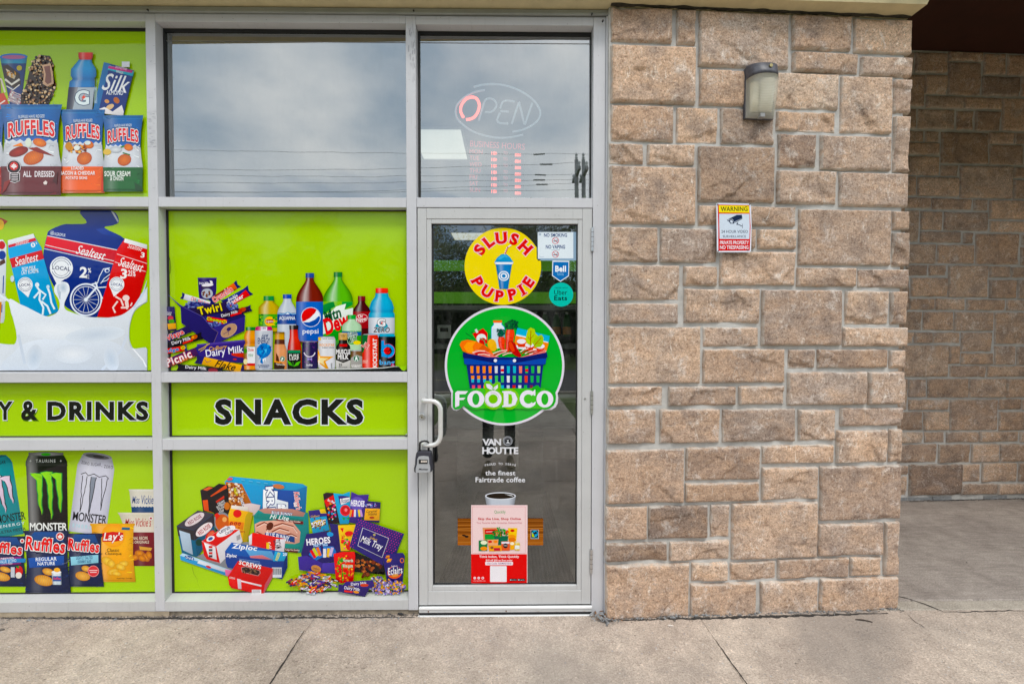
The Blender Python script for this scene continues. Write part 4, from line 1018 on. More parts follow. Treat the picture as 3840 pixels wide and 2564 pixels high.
a.body([(405, 603, 712, '#e8503c'), (440, 603, 712, '#e0463a'), (460, 612, 702, '#c83a30')], .2)
a.poly([(600, 668), (722, 668), (706, 835), (560, 835)], '#b8c2cc'); a.text('G', 578, 688, 684, 800, '#e8f2f6', .05, out='#50607a', ow=.04); a.poly([(655, 715), (625, 745), (640, 748), (622, 772), (662, 738), (646, 734)], '#e8602a'); a.end('printed_drink_bottle')
a.poly([(795, 478), (1020, 540), (940, 882), (715, 835)], '#243c80'); a.poly([(795, 478), (840, 490), (755, 845), (715, 835)], '#3a78b0'); a.poly([(838, 502), (1020, 552), (1012, 585), (822, 535)], '#28b0c8'); a.poly([(832, 505), (1010, 540), (1006, 560), (826, 525)], '#c83888')
a.rect(930, 474, 988, 515, '#e8e8ee'); a.text('UNSWEETENED', 880, 514, 970, 532, '#f0d0e0', .02, rot=12); a.text('VANILLA', 886, 542, 942, 562, '#f0f0f0', .02, rot=13)
a.text('Silk', 785, 570, 990, 700, '#f4f4f8', .015, rot=8, shear=.35); a.text('ALMOND', 812, 690, 940, 724, '#e8ecf4', .03, rot=2)
a.ell(890, 765, 26, 20, '#b87040', 50); a.ell(818, 772, 18, 14, '#d8a070', 20); a.ell(840, 815, 34, 18, '#e0c098', -30); a.poly([(760, 830), (800, 815), (860, 850), (930, 800), (945, 850), (940, 882), (800, 865)], '#ece8ea'); a.text('almondmilk', 722, 600, 745, 790, '#c8e0f0', .0, rot=0); a.end('printed_carton')
def ruffles(x0, y0, x1, y1, low, txt, seed, flip=False, partial=0, fc='#b83a26'):
    w = x1 - x0; h = y1 - y0
    rows = []
    r = random.Random(seed)
    B = '#2a6aa8'; Wt = '#d8dce4'
    def X(t): return (.0 + .09 * math.sin(math.pi * min(1, t * 1.4)) * .8) if t < .8 else .02
    for (t, c) in ((0, B), (.04, '#3a80b8'), (.05, B), (.2, '#2468ac'), (.38, '#1e68b4'), (.42, '#2c70b4'), (.421, Wt), (.55, '#dde0e6'), (.68, '#cfd3dc'), (.681, low), (.80, low), (.95, low), (1.0, shade(lin(low), .6))):
        rows.append((y0 + h * t, x0 + w * X(t), x1 - w * X(t), c))
    a.body(rows, .12, .72, hpos=.2); 
    zig(a, y0 + h * .395, x0 + w * .085, x1 - w * .085, 14, h * .012, Wt, y0 + h * .44); zig(a, y0 + h * .69, x0 + w * .07, x1 - w * .07, 14, h * .010, low, y0 + h * .72)
    a.crinkle(x0 + w * .05, y0, x1 - w * .05, y1, ((0, B), (.42, Wt), (.68, low)), seed)
    a.text('RUFFLES HAVE RIDGES!', x0 + w * .3, y0 + h * .115, x1 - w * .28, y0 + h * .15, '#e8eef4', .01, rot=-2)
    a.text('RUFFLES', x0 + w * .13, y0 + h * .185, x1 - w * .12, y0 + h * .35, '#d83a3c', .055, out='#f2f2f6', ow=.05, out2='#1c3a6a', ow2=.10, rot=-1, curve=h * .035, sp=.95)
    chips(a, x0 + w * .54, y0 + h * .585, w * .17, h * .075, -20, '#e88a3a', '#b85a20', 9)
    chips(a, x0 + w * .64, y0 + h * .42, w * .11, h * .045, 15, '#f0963c', '#c86a28')
    if flip == 1:
        a.ell(x0 + w * .30, y0 + h * .52, w * .16, h * .05, '#a83a2a', -18, edge='#7a2018'); a.poly([(x0+w*.45, y0+h*.48), (x0+w*.6, y0+h*.47), (x0+w*.88, y0+h*.57), (x0+w*.62, y0+h*.53)], '#8a2a20'); a.poly([(x0+w*.2,y0+h*.46),(x0+w*.34,y0+h*.42),(x0+w*.38,y0+h*.46)], '#f0943c'); a.ell(x0 + w * .46, y0 + h * .42, w * .05, h * .05, '#dfe6d8')
    elif flip == 2:
        speckle(a, x0 + w * .38, y0 + h * .47, w * .22, h * .05, 60, ['#a85a20', '#e89a3a', '#6a2c14', '#f0c070'], 4, 14, seed); a.ell(x0+w*.38, y0+h*.46, w*.07, h*.03, '#e8ece8'); a.ell(x0+w*.62, y0+h*.40, w*.07, h*.025, '#dfe8e4'); a.ell(x0+w*.2, y0+h*.44, w*.08, h*.05, '#c8903c')
    else:
        a.ell(x0 + w * .33, y0 + h * .45, w * .15, h * .04, '#e4e8ec', edge='#b8bcc4'); a.ell(x0+w*.12, y0+h*.48, w*.1, h*.04, '#e0c070'); a.line([(x0+w*.5, y0+h*.49), (x0+w*.68, y0+h*.52)], 8, '#3a7a40'); a.line([(x0+w*.45, y0+h*.42), (x0+w*.55, y0+h*.40)], 10, '#4a8a40')
a.clip = (-80, -50, 553, 740)
ruffles(-360, 830, 60, 1470, '#b04038', '', 8, 1); a.text('R', -6, 1290, 20, 1340, '#f0e8e8', .05); a.end('printed_crisp_bag')
ruffles(470, 835, 806, 1462, '#ea7430', '', 2, 2); 
a.text('LOADED', 556, 1264, 650, 1288, '#f4f0ee', .045, sp=.95); a.text('BACON & CHEDDAR', 474, 1298, 736, 1326, '#f4f0ee', .045, sp=.95); a.text('POTATO SKINS', 515, 1338, 676, 1360, '#f4f0ee', .045); a.poly([(785, 1290), (806, 1462), (780, 1440)], '#c84a20'); a.end('printed_crisp_bag')
ruffles(790, 880, 1096, 1452, '#2c6a3c', '', 3, 3)
a.text('SOUR CREAM', 806, 1298, 1000, 1338, '#eef4ee', .045, sp=.95); a.text('& ONION', 850, 1338, 948, 1370, '#eef4ee', .045); a.poly([(1030, 1380), (1090, 1420), (1096, 1452), (1040, 1440)], '#1f4c2c'); a.end('printed_crisp_bag')
ruffles(25, 800, 490, 1480, '#6a2a32', '', 1, 1)
a.text('ALL  DRESSED', 198, 1298, 434, 1344, '#f0e8ec', .045, sp=.98)
a.ell(130, 1268, 54, 54, '#2a2028'); a.ring(130, 1268, 50, 50, 4, '#f0e8ec'); a.ell(130, 1262, 32, 32, '#c82a34')
a.poly([(130, 1238), (137, 1252), (147, 1248), (144, 1262), (155, 1258), (150, 1270), (134, 1276), (132, 1286), (128, 1286), (126, 1276), (110, 1270), (105, 1258), (116, 1262), (113, 1248), (123, 1252)], '#f4ecec')
a.poly([(98, 1312), (176, 1312), (176, 1372), (138, 1390), (98, 1378)], '#e8e0e4'); a.poly([(103, 1317), (171, 1317), (171, 1370), (138, 1384), (103, 1374)], '#241c22')
for k in range(4): a.line([(112, 1328 + k * 13), (162, 1328 + k * 13)], 6, '#d8d0d4')
a.poly([(60, 1380), (110, 1360), (70, 1440), (40, 1470)], '#8a3a38'); a.poly([(420, 1370), (460, 1300), (452, 1400)], '#4a1c24'); a.poly([(350, 1385), (368, 1370), (382, 1382), (376, 1400), (356, 1400)], '#e8dcd8'); a.end('printed_crisp_bag'); a.clip = None

# ---- second row left: milk cartons and milk splash
a = panel('window_graphic', 'lime window graphic with milk cartons, a milk bag and a white milk splash', lX0, lX1, *zrow(1))
a.crop(0, 740, .59925); a.clip = (-80, 700, 553, 1390.5)
a.poly([(-60, 270), (20, 265), (42, 300), (38, 480), (30, 760), (22, 785), (-60, 790)], '#dfe4ea'); a.ell(12, 300, 22, 26, '#c82a34'); a.ell(14, 362, 24, 28, '#1f3f92'); a.poly([(0, 400), (30, 385), (36, 410), (0, 430)], '#5a3a28'); a.line([(24, 490), (20, 600)], 7, '#3a5a9a'); a.line([(14, 670), (12, 720)], 6, '#3a5a9a'); a.rect(-60, 620, 40, 650, '#e8e8ea'); a.poly([(-60, 650), (12, 655), (0, 830), (-60, 830)], '#d89a3a')
a.poly([(-60, 120), (10, 130), (50, 150), (20, 180), (-10, 215), (-60, 200)], '#b8503a'); a.ell(5, 172, 22, 32, '#f0c83a'); a.end('printed_packet')
a.spoly([(0, 560), (0, 600), (60, 640), (100, 660), (360, 760), (700, 760), (820, 660), (850, 640), (932, 560), (932, 640), (880, 680), (840, 720), (815, 800), (812, 890), (835, 945), (870, 960), (935, 950), (938, 1020), (935, 1090), (-70, 1090), (-70, 925), (60, 920), (95, 915), (108, 860), (92, 780), (70, 720), (60, 660), (0, 620)], '#dfe6ee')
a.end('printed_milk_splash')
NV = '#1f3684'
a.spoly([(505, 85), (700, 85), (745, 150), (710, 175), (655, 192), (780, 260), (740, 330), (720, 480), (620, 745), (420, 690), (340, 560), (300, 470), (272, 370), (295, 240), (315, 205), (400, 170), (470, 168), (545, 158)], NV); a.poly([(695, 85), (712, 92), (745, 150), (738, 158)], '#cdd3de'); a.poly([(655, 192), (600, 200), (640, 230), (780, 262)], '#2a4596')
a.poly([(298, 240), (735, 330), (728, 418), (280, 312)], '#d83c44'); a.line([(298, 241), (740, 331)], 5, '#eef0f4'); a.line([(285, 298), (728, 402)], 4, '#eef0f4'); a.line([(278, 322), (722, 420)], 4, '#eef0f4')
a.text('Sealtest', 478, 318, 665, 374, '#f6f6f8', .008, rot=14, shear=.4)
a.text('AGROPUR', 342, 224, 412, 244, '#dfe6f2', .02, rot=8)
for k in range(6): t = R(k * 60); a.ring(328 + 8 * math.cos(t), 224 + 8 * math.sin(t), 5, 5, 2, '#dfe6f2', n=10)
def local_pin(cx, cy, r, tipx, tipy, rot=0, ink='#1a2a5a'):
    a.poly([(cx - r * .8, cy + r * .6), (cx + r * .8, cy + r * .6), (tipx, tipy)], '#f2f4f8'); a.ell(cx, cy, r, r, '#f2f4f8'); a.ring(cx, cy, r * .66, r * .66, r * .035, ink, 200, 340); a.ring(cx, cy, r * .66, r * .66, r * .035, ink, 20, 160)
    a.text('LOCAL', cx - r * .78, cy - r * .16, cx + r * .78, cy + r * .18, ink, .03, rot=rot)
    a.ring(cx, cy, r * .85, r * .85, r * .07, '#8a94a8', 195, 345, 60); a.ring(cx, cy, r * .85, r * .85, r * .07, '#8a94a8', 20, 160, 60)
local_pin(386, 443, 72, 358, 545, 5)
a.text('2', 500, 435, 548, 504, '#f6f6f8', .05, rot=4); a.text('%', 552, 443, 572, 472, '#f6f6f8', .03); a.text('M.F.', 540, 482, 562, 494, '#f6f6f8', .01); a.text('M.G.', 540, 498, 562, 510, '#f6f6f8', .01)
# bicycle and rider in white line
wv = '#e8eef8'
a.ring(540, 640, 96, 98, 10, wv, n=48); a.ring(540, 640, 80, 82, 4, wv, n=40)
for k in range(14): t = R(k * 25.7); a.line([(540 + 10*math.cos(t), 640 + 10*math.sin(t)), (540 + 80*math.cos(t), 640 + 80*math.sin(t))], 2, wv)
a.ell(540, 640, 12, 12, wv); a.line([(540, 640), (610, 560), (600, 530)], 12, wv); a.line([(575, 545), (640, 530)], 9, wv); a.line([(610, 565), (690, 560)], 7, wv); a.line([(615, 580), (650, 640), (620, 740)], 7, wv)
a.poly([(610, 540), (620, 500), (640, 460), (660, 440), (690, 445), (694, 470), (670, 480), (650, 510), (630, 540)], '#30498e'); a.line([(612, 538), (625, 495), (650, 448), (690, 442)], 5, wv); a.line([(632, 540), (655, 508), (692, 480)], 5, wv); a.ell(672, 458, 16, 14, wv); a.ell(674, 460, 10, 8, NV); a.line([(640, 530), (670, 520), (690, 500)], 5, wv); a.end('printed_milk_bag')
def carton(pts_body, band, top, red, rot, name):
    pass
BL = '#3aa6d8'
a.poly([(52, 270), (212, 228), (222, 250), (262, 315), (275, 375), (370, 715), (285, 745), (130, 670), (55, 350)], BL); a.poly([(52, 270), (212, 228), (222, 254), (55, 300)], '#eef2f6'); a.poly([(55, 300), (222, 254), (232, 272), (58, 316)], '#d83c44'); a.poly([(62, 385), (265, 330), (278, 385), (80, 442)], '#d02c38')
a.text('Sealtest', 92, 362, 245, 415, '#f6f6f8', .008, rot=-13, shear=.4); a.text('Sealtest', 96, 270, 185, 296, '#f6e8ea', .004, rot=-13, shear=.4); a.text('0', 196, 284, 224, 314, '#f6f6f8', .05, rot=-12); a.text('%', 226, 280, 236, 294, '#f6f6f8', .03)
a.text('SKIM MILK', 140, 432, 228, 456, '#f2f8fc', .02, rot=-8); a.text('LAIT ECREME', 138, 454, 244, 478, '#f2f8fc', .02, rot=-8); local_pin(161, 547, 47, 180, 626, -4)
for P_ in ([(235, 560), (255, 590), (250, 640), (275, 690), (270, 735)], [(250, 590), (215, 630)], [(250, 580), (290, 610), (270, 640)], [(262, 650), (300, 680), (320, 730)], [(300, 560), (315, 600), (325, 660), (345, 700)]): a.line(P_, 12, '#e8f4fa'); 
a.ell(236, 548, 13, 15, '#e8f4fa'); a.ell(304, 560, 10, 12, '#d0e8f4'); a.end('printed_milk_carton')
a.poly([(785, 258), (925, 300), (928, 450), (870, 650), (790, 730), (690, 752), (612, 748), (712, 415), (735, 330)], '#d42a34'); a.poly([(785, 258), (925, 298), (925, 325), (778, 282)], '#eef0f4'); a.line([(735, 355), (925, 415)], 4, '#f2d8da'); a.line([(722, 405), (915, 465)], 4, '#f2d8da'); a.text('Sealtest', 745, 392, 902, 450, '#f8f4f4', .008, rot=16, shear=.4); a.text('Sealtest', 802, 300, 895, 328, '#f8e8e8', .004, rot=14, shear=.4); a.text('3', 884, 345, 908, 378, '#f8f4f4', .05, rot=8)
a.text('3', 758, 448, 798, 510, '#f8f4f4', .05, rot=6); a.text('.25%', 798, 458, 852, 494, '#f8f4f4', .03, rot=6); local_pin(734, 545, 47, 716, 622, 5, '#1a3a7a')
for P_ in ([(725, 620), (760, 640), (775, 680)], [(800, 620), (790, 660), (800, 700)], [(740, 650), (710, 690), (725, 722)], [(760, 690), (800, 690)], [(775, 640), (800, 640), (805, 690)]): a.line(P_, 11, '#f4dcd8')
a.ell(792, 630, 18, 16, '#f4dcd8'); a.ring(792, 630, 20, 17, 3, '#f8ecec'); a.line([(820, 680), (830, 660)], 8, '#f4dcd8'); a.end('printed_milk_carton')
MW = '#e6ebf2'
a.spoly([(130, 668), (180, 690), (285, 742), (330, 738), (365, 715), (378, 680), (372, 640), (345, 595), (345, 560), (365, 535), (400, 528), (430, 540), (440, 580), (425, 620), (408, 660), (410, 695), (440, 715), (540, 745), (640, 752), (700, 750), (780, 728), (870, 650), (932, 560), (930, 640), (850, 700), (815, 800), (812, 890), (835, 945), (935, 948), (938, 1090), (-70, 1090), (-70, 930), (92, 920), (108, 860), (92, 780), (60, 640)], MW)
a.spoly([(60, 1090), (100, 960), (200, 900), (400, 880), (700, 900), (840, 1000), (900, 1090)], '#dde3ec'); a.spoly([(360, 560), (372, 545), (395, 545), (385, 600), (380, 640), (362, 590)], '#c6d2de'); a.line([(835, 945), (900, 1020), (918, 1060)], 9, '#f4f6fa'); a.line([(120, 860), (140, 950), (160, 1040)], 18, '#d4dce8'); a.line([(640, 1080), (760, 960), (800, 860)], 16, '#d8dfea'); a.line([(930, 520), (900, 600), (840, 690)], 12, '#cfdcea'); a.ell(82, 510, 12, 20, '#d4dfea'); a.ell(330, 830, 230, 60, '#f0f3f8', 4, edge=MW); a.ell(600, 860, 190, 50, '#cfd8e4', -6, edge='#e2e8f0'); a.ell(220, 1000, 50, 80, '#c9d4e2', 10, edge='#dde3ec'); a.ell(700, 1010, 46, 80, '#c9d4e2', -14, edge='#dde3ec'); a.ell(400, 565, 26, 34, '#b8c8d8', edge=MW); a.ell(460, 980, 120, 60, '#eef1f6', 0, edge='#dde3ec')
a.end('printed_milk_splash'); a.clip = None

# ---- third row: words
def word_panel(lbl, i, x0, x1):
    return panel('window_graphic', lbl, x0, x1, *zrow(2))
a = word_panel('lime window graphic with the black words Y & DRINKS outlined in white', 0, lX0, lX1)
a.crop(0, 740, .59925)
for dx, col in ((4, '#5c7a10'),):
    a.text('Y', -16 + dx, 1273 + dx, 86 + dx, 1396 + dx, col, .05); a.text('&', 129 + dx, 1268 + dx, 242 + dx, 1398 + dx, col, .05); a.text('DRINKS', 293 + dx, 1270 + dx, 934 + dx, 1400 + dx, col, .05, sp=1.04)
a.text('Y', -16, 1275, 82, 1392, '#1c1a1c', .055, out='#e8eaf0', ow=.03); a.end('printed_letter'); a.text('&', 134, 1272, 236, 1395, '#1c1a1c', .055, out='#e8eaf0', ow=.03); a.end('printed_sign'); a.text('DRINKS', 298, 1275, 930, 1396, '#1c1a1c', .07, out='#e8eaf0', ow=.03, sp=1.0); a.end('printed_lettering')
a = word_panel('lime window graphic with the black word SNACKS outlined in white', 1, rX0, rX1)
a.crop(620, 1380, .42571)
a.text('SNACKS', 440, 276, 1752, 508, '#5c7a10', .06, sp=1.06); a.text('SNACKS', 438, 271, 1746, 500, '#1c1a1c', .07, out='#e8eaf0', ow=.028, sp=1.0)
a.end('printed_lettering'); a.poly([(22, 560), (48, 585), (65, 608), (30, 612)], '#e8e8e8'); a.poly([(28, 545), (45, 580), (38, 612), (22, 612)], '#101010'); a.end('lifted_corner'); a.poly([(2128, 572), (2092, 610), (2118, 622), (2130, 622)], '#e0dcd8'); a.end('lifted_corner')

# ---- bottom left: cans and crisps
a = panel('window_graphic', 'lime window graphic with three tall energy drink cans above crisp bags', lX0, lX1, *zrow(3))
a.crop(0, 1640, .58932); a.clip = (-80, 1600, 590, 2232)
def claws(c1, xs_, y0, y1, w, edge=None, lean=0):
    for k, (x, yy, yb) in enumerate(xs_):
        r = random.Random(int(x)); L = []; Rr = []
        for j in range(9):
            t = j / 8; y = yy + (yb - yy) * t; ww = w * (1 - t) ** .6 * (1 if j else .9); jx = r.uniform(-.12, .12) * w + lean * t
            L.append((x - ww / 2 + jx + t * w * .5, y)); Rr.append((x + ww / 2 + jx + t * w * .5, y + r.uniform(-4, 4)))
        top = [(x - w * 1.5, yy - w * .12), (x - w * .4, yy - w * .35), (x + w * .6, yy - w * .25)]
        P = top + Rr[1:] + L[1:][::-1]
        if edge: s = 1.0; a.poly([(px + (6 if px > x + t * w * .25 else -6), py - 3) for px, py in P], edge)
        a.poly(P, c1)
# teal can
a.local(20, 370, -9)
a.body([(-250, -90, 62, '#3a9aa0'), (-225, -110, 82, '#2a8a94'), (-200, -118, 92, '#1f8f98'), (260, -118, 92, '#178088')], .12, .7)
a.ell(-14, -250, 76, 10, '#2a6a78'); a.poly([(-118, -200), (92, -200), (92, 255), (-118, 255)], '#1c8e96')
claws('#e2cfe0', [(-14, -120, 110), (42, -110, 60)], 0, 0, 34, '#1a2a30'); a.text('SUGAR', -20, -222, 52, -200, '#1a3a44', .02); a.text('MONSTER', -60, 118, 120, 170, '#16282c', .02, rot=0, sp=.9); a.text('ENERGY', -50, 182, 110, 200, '#dce8ec', .01, sp=1.3); a.text('ULTRA FIESTA', -60, 218, 110, 236, '#1c2c30', .01); a.local(); a.end('printed_drink_can')
# white can
a.local(590, 350, 7.5)
a.body([(-235, -92, 92, '#c8c8d2'), (-215, -100, 100, '#b8b8c4'), (-165, -118, 118, '#d4d4e0'), (240, -118, 118, '#ccccda'), (262, -118, 118, '#c4c4d2')], .15, .75); a.ell(0, -235, 92, 20, '#d8d8e0', edge='#8a8a92'); a.ell(0, -232, 76, 14, '#5a5a62'); a.ell(8, -232, 36, 8, '#202026')
a.text('ZERO SUGAR', -95, -192, 30, -172, '#3a3a44', .01, sp=1.2, curve=-6); a.text('- ZERO', 34, -186, 108, -166, '#3a3a44', .01, sp=1.2)
for (x, yb) in ((-62, 130), (-6, 150), (66, 105)):
    r = random.Random(x); P1 = []; P2 = []
    for j in range(10): t = j / 9; y = -100 + (yb + 100) * t; w_ = 17 * (1 - t); P1.append((x - w_ + r.uniform(-3, 3), y)); P2.append((x + w_ + r.uniform(-3, 3), y))
    if x == -6: a.poly(P1 + P2[::-1], '#8a909c')
    a.line(P1, 4.5, '#202028'); a.line(P2, 4.5, '#202028')
a.line([(-88, -108), (-60, -122), (-40, -104), (-6, -120), (30, -104), (70, -118), (92, -100)], 5, '#202028')
a.text('MONSTER', -104, 132, 112, 190, '#24242c', .02, sp=.9, rot=0); a.text('ENERGY', -98, 208, 60, 232, '#b8d8e0', .03, sp=1.4); a.local(); a.end('printed_drink_can')
# black can
a.body([(95, 182, 405, '#9a9a9e'), (112, 186, 402, '#6a6a6e'), (113, 182, 408, '#1a1c1c'), (150, 166, 428, '#1c1e1e'), (178, 164, 430, '#2c2e2c'), (182, 168, 428, '#101211'), (600, 186, 434, '#0c0e0d')], .22, .5, hpos=.12)
a.ell(294, 104, 112, 13, '#b8b8bc', edge='#6a6a6c'); a.ell(294, 106, 32, 9, '#50b83a'); a.text('+  TAURINE  +', 190, 138, 395, 158, '#d8dcd8', .012, sp=1.3)
claws('#98d428', [(248, 240, 492), (312, 228, 522), (372, 236, 480)], 0, 0, 34, '#1f9a4a')
a.poly([(190, 226), (225, 226), (262, 240), (268, 262), (238, 250)], '#98d428')
a.text('MONSTER', 192, 540, 430, 592, '#f0f2f0', .03, sp=.9); a.end('printed_drink_can')
def bag2(x0, y0, x1, y1, dx, col, name='printed_crisp_bag'):
    w = x1 - x0; h = y1 - y0
    rows = [(y0 + h * t, x0 + w * k + dx * t, x1 - w * k + dx * t, c) for t, k, c in ((0, 0, col), (.03, .005, shade(C(col), 1.3)), (.05, .03, col), (.3, .05, shade(C(col), 1.15)), (.55, .055, col), (.85, .02, shade(C(col), .9)), (1, 0, shade(C(col), .7)))]
    a.body(rows, .08, .75, hpos=.25); a.crinkle(x0, y0, x1 + dx, y1, ((0, col),), int(x0))
# vickies
a.body([(328, 820, 1010, '#e8e4dc'), (345, 826, 1010, '#d8d4c8'), (440, 836, 1010, '#e0dcd4'), (441, 838, 1010, '#1f4a78'), (480, 840, 1010, '#1c4470')], .05, .8); a.text('Miss', 842, 372, 890, 418, '#1f4a88', .008, shear=.3); a.text('Vickie', 902, 366, 978, 422, '#1f4a88', .008, shear=.2)
zig(a, 440, 838, 1010, 18, 4, '#1f4a78', 446)
a.body([(476, 750, 1010, '#e4ddd0'), (492, 762, 1010, '#d6cfc0'), (560, 790, 1010, '#e0d8cc'), (600, 845, 1010, '#e0d8cc'), (601, 845, 1010, '#7a2430'), (815, 848, 1010, '#6c1e2a')], .05, .8); a.text('Miss', 796, 515, 855, 560, '#b02a34', .008, shear=.3); a.text("Vickie's", 865, 508, 964, 565, '#b02a34', .008, shear=.2)
a.text('ORIGINAL RECIPE', 800, 628, 942, 648, '#e8dcc8', .02); a.text('RECETTE ORIGINALE', 780, 654, 950, 672, '#e8dcc8', .02); a.ell(962, 512, 12, 12, '#f0e8e8'); a.ell(962, 512, 7, 7, '#a82a30'); a.poly([(888, 690), (970, 700), (962, 718), (892, 712)], '#d8a860')
for (x, y, rr) in ((862, 760, 24), (890, 735, 26), (930, 760, 26), (950, 745, 22), (905, 765, 24)): chips(a, x, y, rr * 1.2, rr * .8, 20 + x, '#e8a050', '#b06a28', 2)
a.end('printed_crisp_bag')
bag2(575, 545, 862, 916, 4, '#f2b416'); a.ell(724, 620, 76, 74, '#f4c832', edge='#f0a818'); a.poly([(655, 605), (720, 596), (788, 602), (785, 650), (730, 660), (655, 660)], '#c8202c'); a.text("Lay's", 660, 600, 788, 668, '#f6f2ec', .03, shear=.25, out='#c8202c', ow=.03)
a.text('Classic', 684, 702, 762, 724, '#2a2a1c', .0); a.text('Classique', 672, 727, 776, 748, '#2a2a1c', .0); a.poly([(780, 568), (830, 570), (828, 586), (776, 584)], '#2a6a8a')
for (x, y, rx, ry, ro) in ((690, 785, 44, 26, 30), (712, 800, 28, 24, 50), (790, 800, 34, 20, -10), (770, 820, 36, 20, 20), (722, 850, 38, 20, -15), (745, 862, 34, 14, 10)): chips(a, x, y, rx, ry, ro, '#f6d878', '#d8a43a', 2)
a.text('Potato Chips / Croustilles', 748, 888, 845, 898, '#2a2a1c', .0); a.end('printed_crisp_bag')
def ruff2(x0, y0, x1, y1, dx, l1, l2, bandc, txtc='#f0f4f8', s=1, extra=0):
    bag2(x0, y0, x1, y1, dx, '#17274e'); w = x1 - x0; h = y1 - y0
    a.poly([(x0 + w*.25, y0 + h*.02), (x1 - w*.2, y0 + h*.02), (x1 - w*.1, y0 + h*.18), (x0 + w*.1, y0 + h*.14)], '#23508c')
    a.text('Ruffles', x0 + w*.06, y0 + h*.115, x1 - w*.07, y0 + h*.34, '#dc2430', .05, rot=6, out='#f4f4f6', ow=.045, out2='#122250', ow2=.09, sp=.95)
    a.poly([(x0 + w*.12, y0 + h*.44), (x1 - w*.1, y0 + h*.40), (x1 - w*.1, y0 + h*.55), (x0 + w*.14, y0 + h*.60)], bandc)
    a.text(l1, x0 + w*.28, y0 + h*.425, x1 - w*.26, y0 + h*.485, txtc, .03, rot=-2); a.text(l2, x0 + w*.32, y0 + h*.50, x1 - w*.30, y0 + h*.555, txtc, .03, rot=-2)
    chips(a, x0 + w*.42 + dx*.8, y0 + h*.80, w*.21, h*.085, 12, '#f0c070', '#c88a3a', 8); chips(a, x0 + w*.52 + dx*.7, y0 + h*.66, w*.13, h*.055, 15, '#f2c878', '#c88a3a', 4)
ruff2(-110, 625, 168, 944, 8, 'ALL DRESSED', 'ASSAISONNEES', '#8a2a7a'); a.poly([(-60, 785), (60, 768), (168, 765), (168, 790), (60, 795), (-60, 812)], '#3a86c0'); a.text('VALUE  ECONO', 5, 772, 110, 792, '#d8e8f4', .02, rot=-6); a.ell(128, 845, 24, 34, '#c83028'); a.poly([(105, 815), (130, 812), (124, 830)], '#3a8a3a'); a.rect(75, 820, 100, 885, '#c8ccd4'); a.ell(125, 872, 20, 20, '#e8e0d8'); a.ell(148, 654, 14, 14, '#f0e8ea'); a.ell(148, 654, 8, 8, '#c82a30'); a.end('printed_crisp_bag')
ruff2(428, 606, 655, 944, 12, 'LIGHTLY SALTED', 'LEGEREMENT SALEES', '#9ccfe0', '#1f4a78'); a.ell(601, 845, 34, 34, '#d04a50'); a.ring(601, 845, 34, 34, 4, '#e8a0a0'); a.line([(575, 840), (627, 840)], 5, '#f0d8d8'); a.line([(580, 852), (622, 852)], 5, '#f0d8d8'); a.text('Ruffles', 440, 628, 460, 700, '#dc2430', .05); a.end('printed_crisp_bag')
ruff2(155, 588, 445, 982, 14, 'REGULAR', 'NATURE', '#1f57a4'); a.ell(391, 624, 26, 26, '#f0e8ea'); a.ell(391, 624, 22, 22, '#c82a34'); a.poly([(391, 608), (398, 620), (407, 618), (402, 634), (392, 636), (391, 642), (390, 636), (380, 634), (375, 618), (384, 620)], '#f4ecec')
a.body([(850, 338, 398, '#dfe4e8'), (930, 345, 400, '#c8d4dc')], .3); a.ell(368, 850, 31, 10, '#f0f0f0'); a.rect(345, 875, 398, 908, '#2a5a9a'); a.text('Ruffles', 350, 882, 394, 898, '#e05058', .04); a.ell(372, 836, 20, 14, '#f0b860'); a.line([(404, 798), (430, 792), (458, 770)], 2.5, '#8a8a90'); a.end('printed_crisp_bag'); a.clip = None

# ---- middle light, second row: chocolate hamper and drinks
a = panel('window_graphic', 'lime window graphic showing a purple chocolate hamper and soft drink bottles', rX0, rX1, *zrow(1))
a.crop(540, 960, .30606); a.clip = (621.5, 960, 1600, 1392)
PU = '#2c2068'; PD = '#231a50'
def bar_wrap(cx, cy, L_, h_, rot, col, name=None, end='#1f1a50', band=None):
    a.local(cx, cy, rot); a.body([(-h_/2, -L_/2, L_/2, shade(C(col), 1.2)), (0, -L_/2, L_/2, col), (h_/2, -L_/2, L_/2, shade(C(col), .8))], 0, .95)
    for sgn in (-1, 1): a.poly([(sgn*(L_/2 - 2), -h_/2), (sgn*(L_/2 + h_*.55), -h_*.62), (sgn*(L_/2 + h_*.35), 0), (sgn*(L_/2 + h_*.6), h_*.55), (sgn*(L_/2 - 2), h_/2)], end)
a.body([(265, 658, 893, '#3a2c6c'), (272, 658, 893, '#4a3c80'), (290, 662, 890, PU), (420, 668, 888, '#34266e'), (540, 680, 870, PU)], .05, .85); a.text('Dairy Milk', 678, 318, 795, 352, '#f0eef8', .02, rot=-3); a.ell(780, 355, 72, 20, '#ece8f0', -5); a.poly([(805, 300), (835, 305), (845, 330), (820, 345)], '#ece8f0'); a.text('buttons', 704, 362, 832, 400, '#3a2420', .04, rot=-4); a.ell(775, 460, 70, 62, '#b8bcc8'); speckle(a, 775, 462, 52, 44, 14, ['#6a3a2a', '#7a4a34', '#543024'], 9, 15, 3); a.end('printed_buttons_bag')
bar_wrap(650, 545, 330, 68, 17, '#dcdce6', end='#2a2870'); a.text('CURLYWURLY', -75, -22, 150, 24, '#e8484a', .04, rot=4); a.text('UR  W', -45, -14, 110, 26, '#28a0b0', .04, rot=4); a.local(); a.end('printed_chocolate_bar')
bar_wrap(985, 455, 330, 84, -33, '#8a3a30', end='#20246a'); a.poly([(60, -42), (165, -42), (165, 42), (95, 20), (110, -5), (70, -15)], '#e07030'); a.text('Crunchie', -165, -34, 110, 38, '#e83a3e', .04, out='#f4eaea', ow=.05); a.local(); a.end('printed_chocolate_bar')
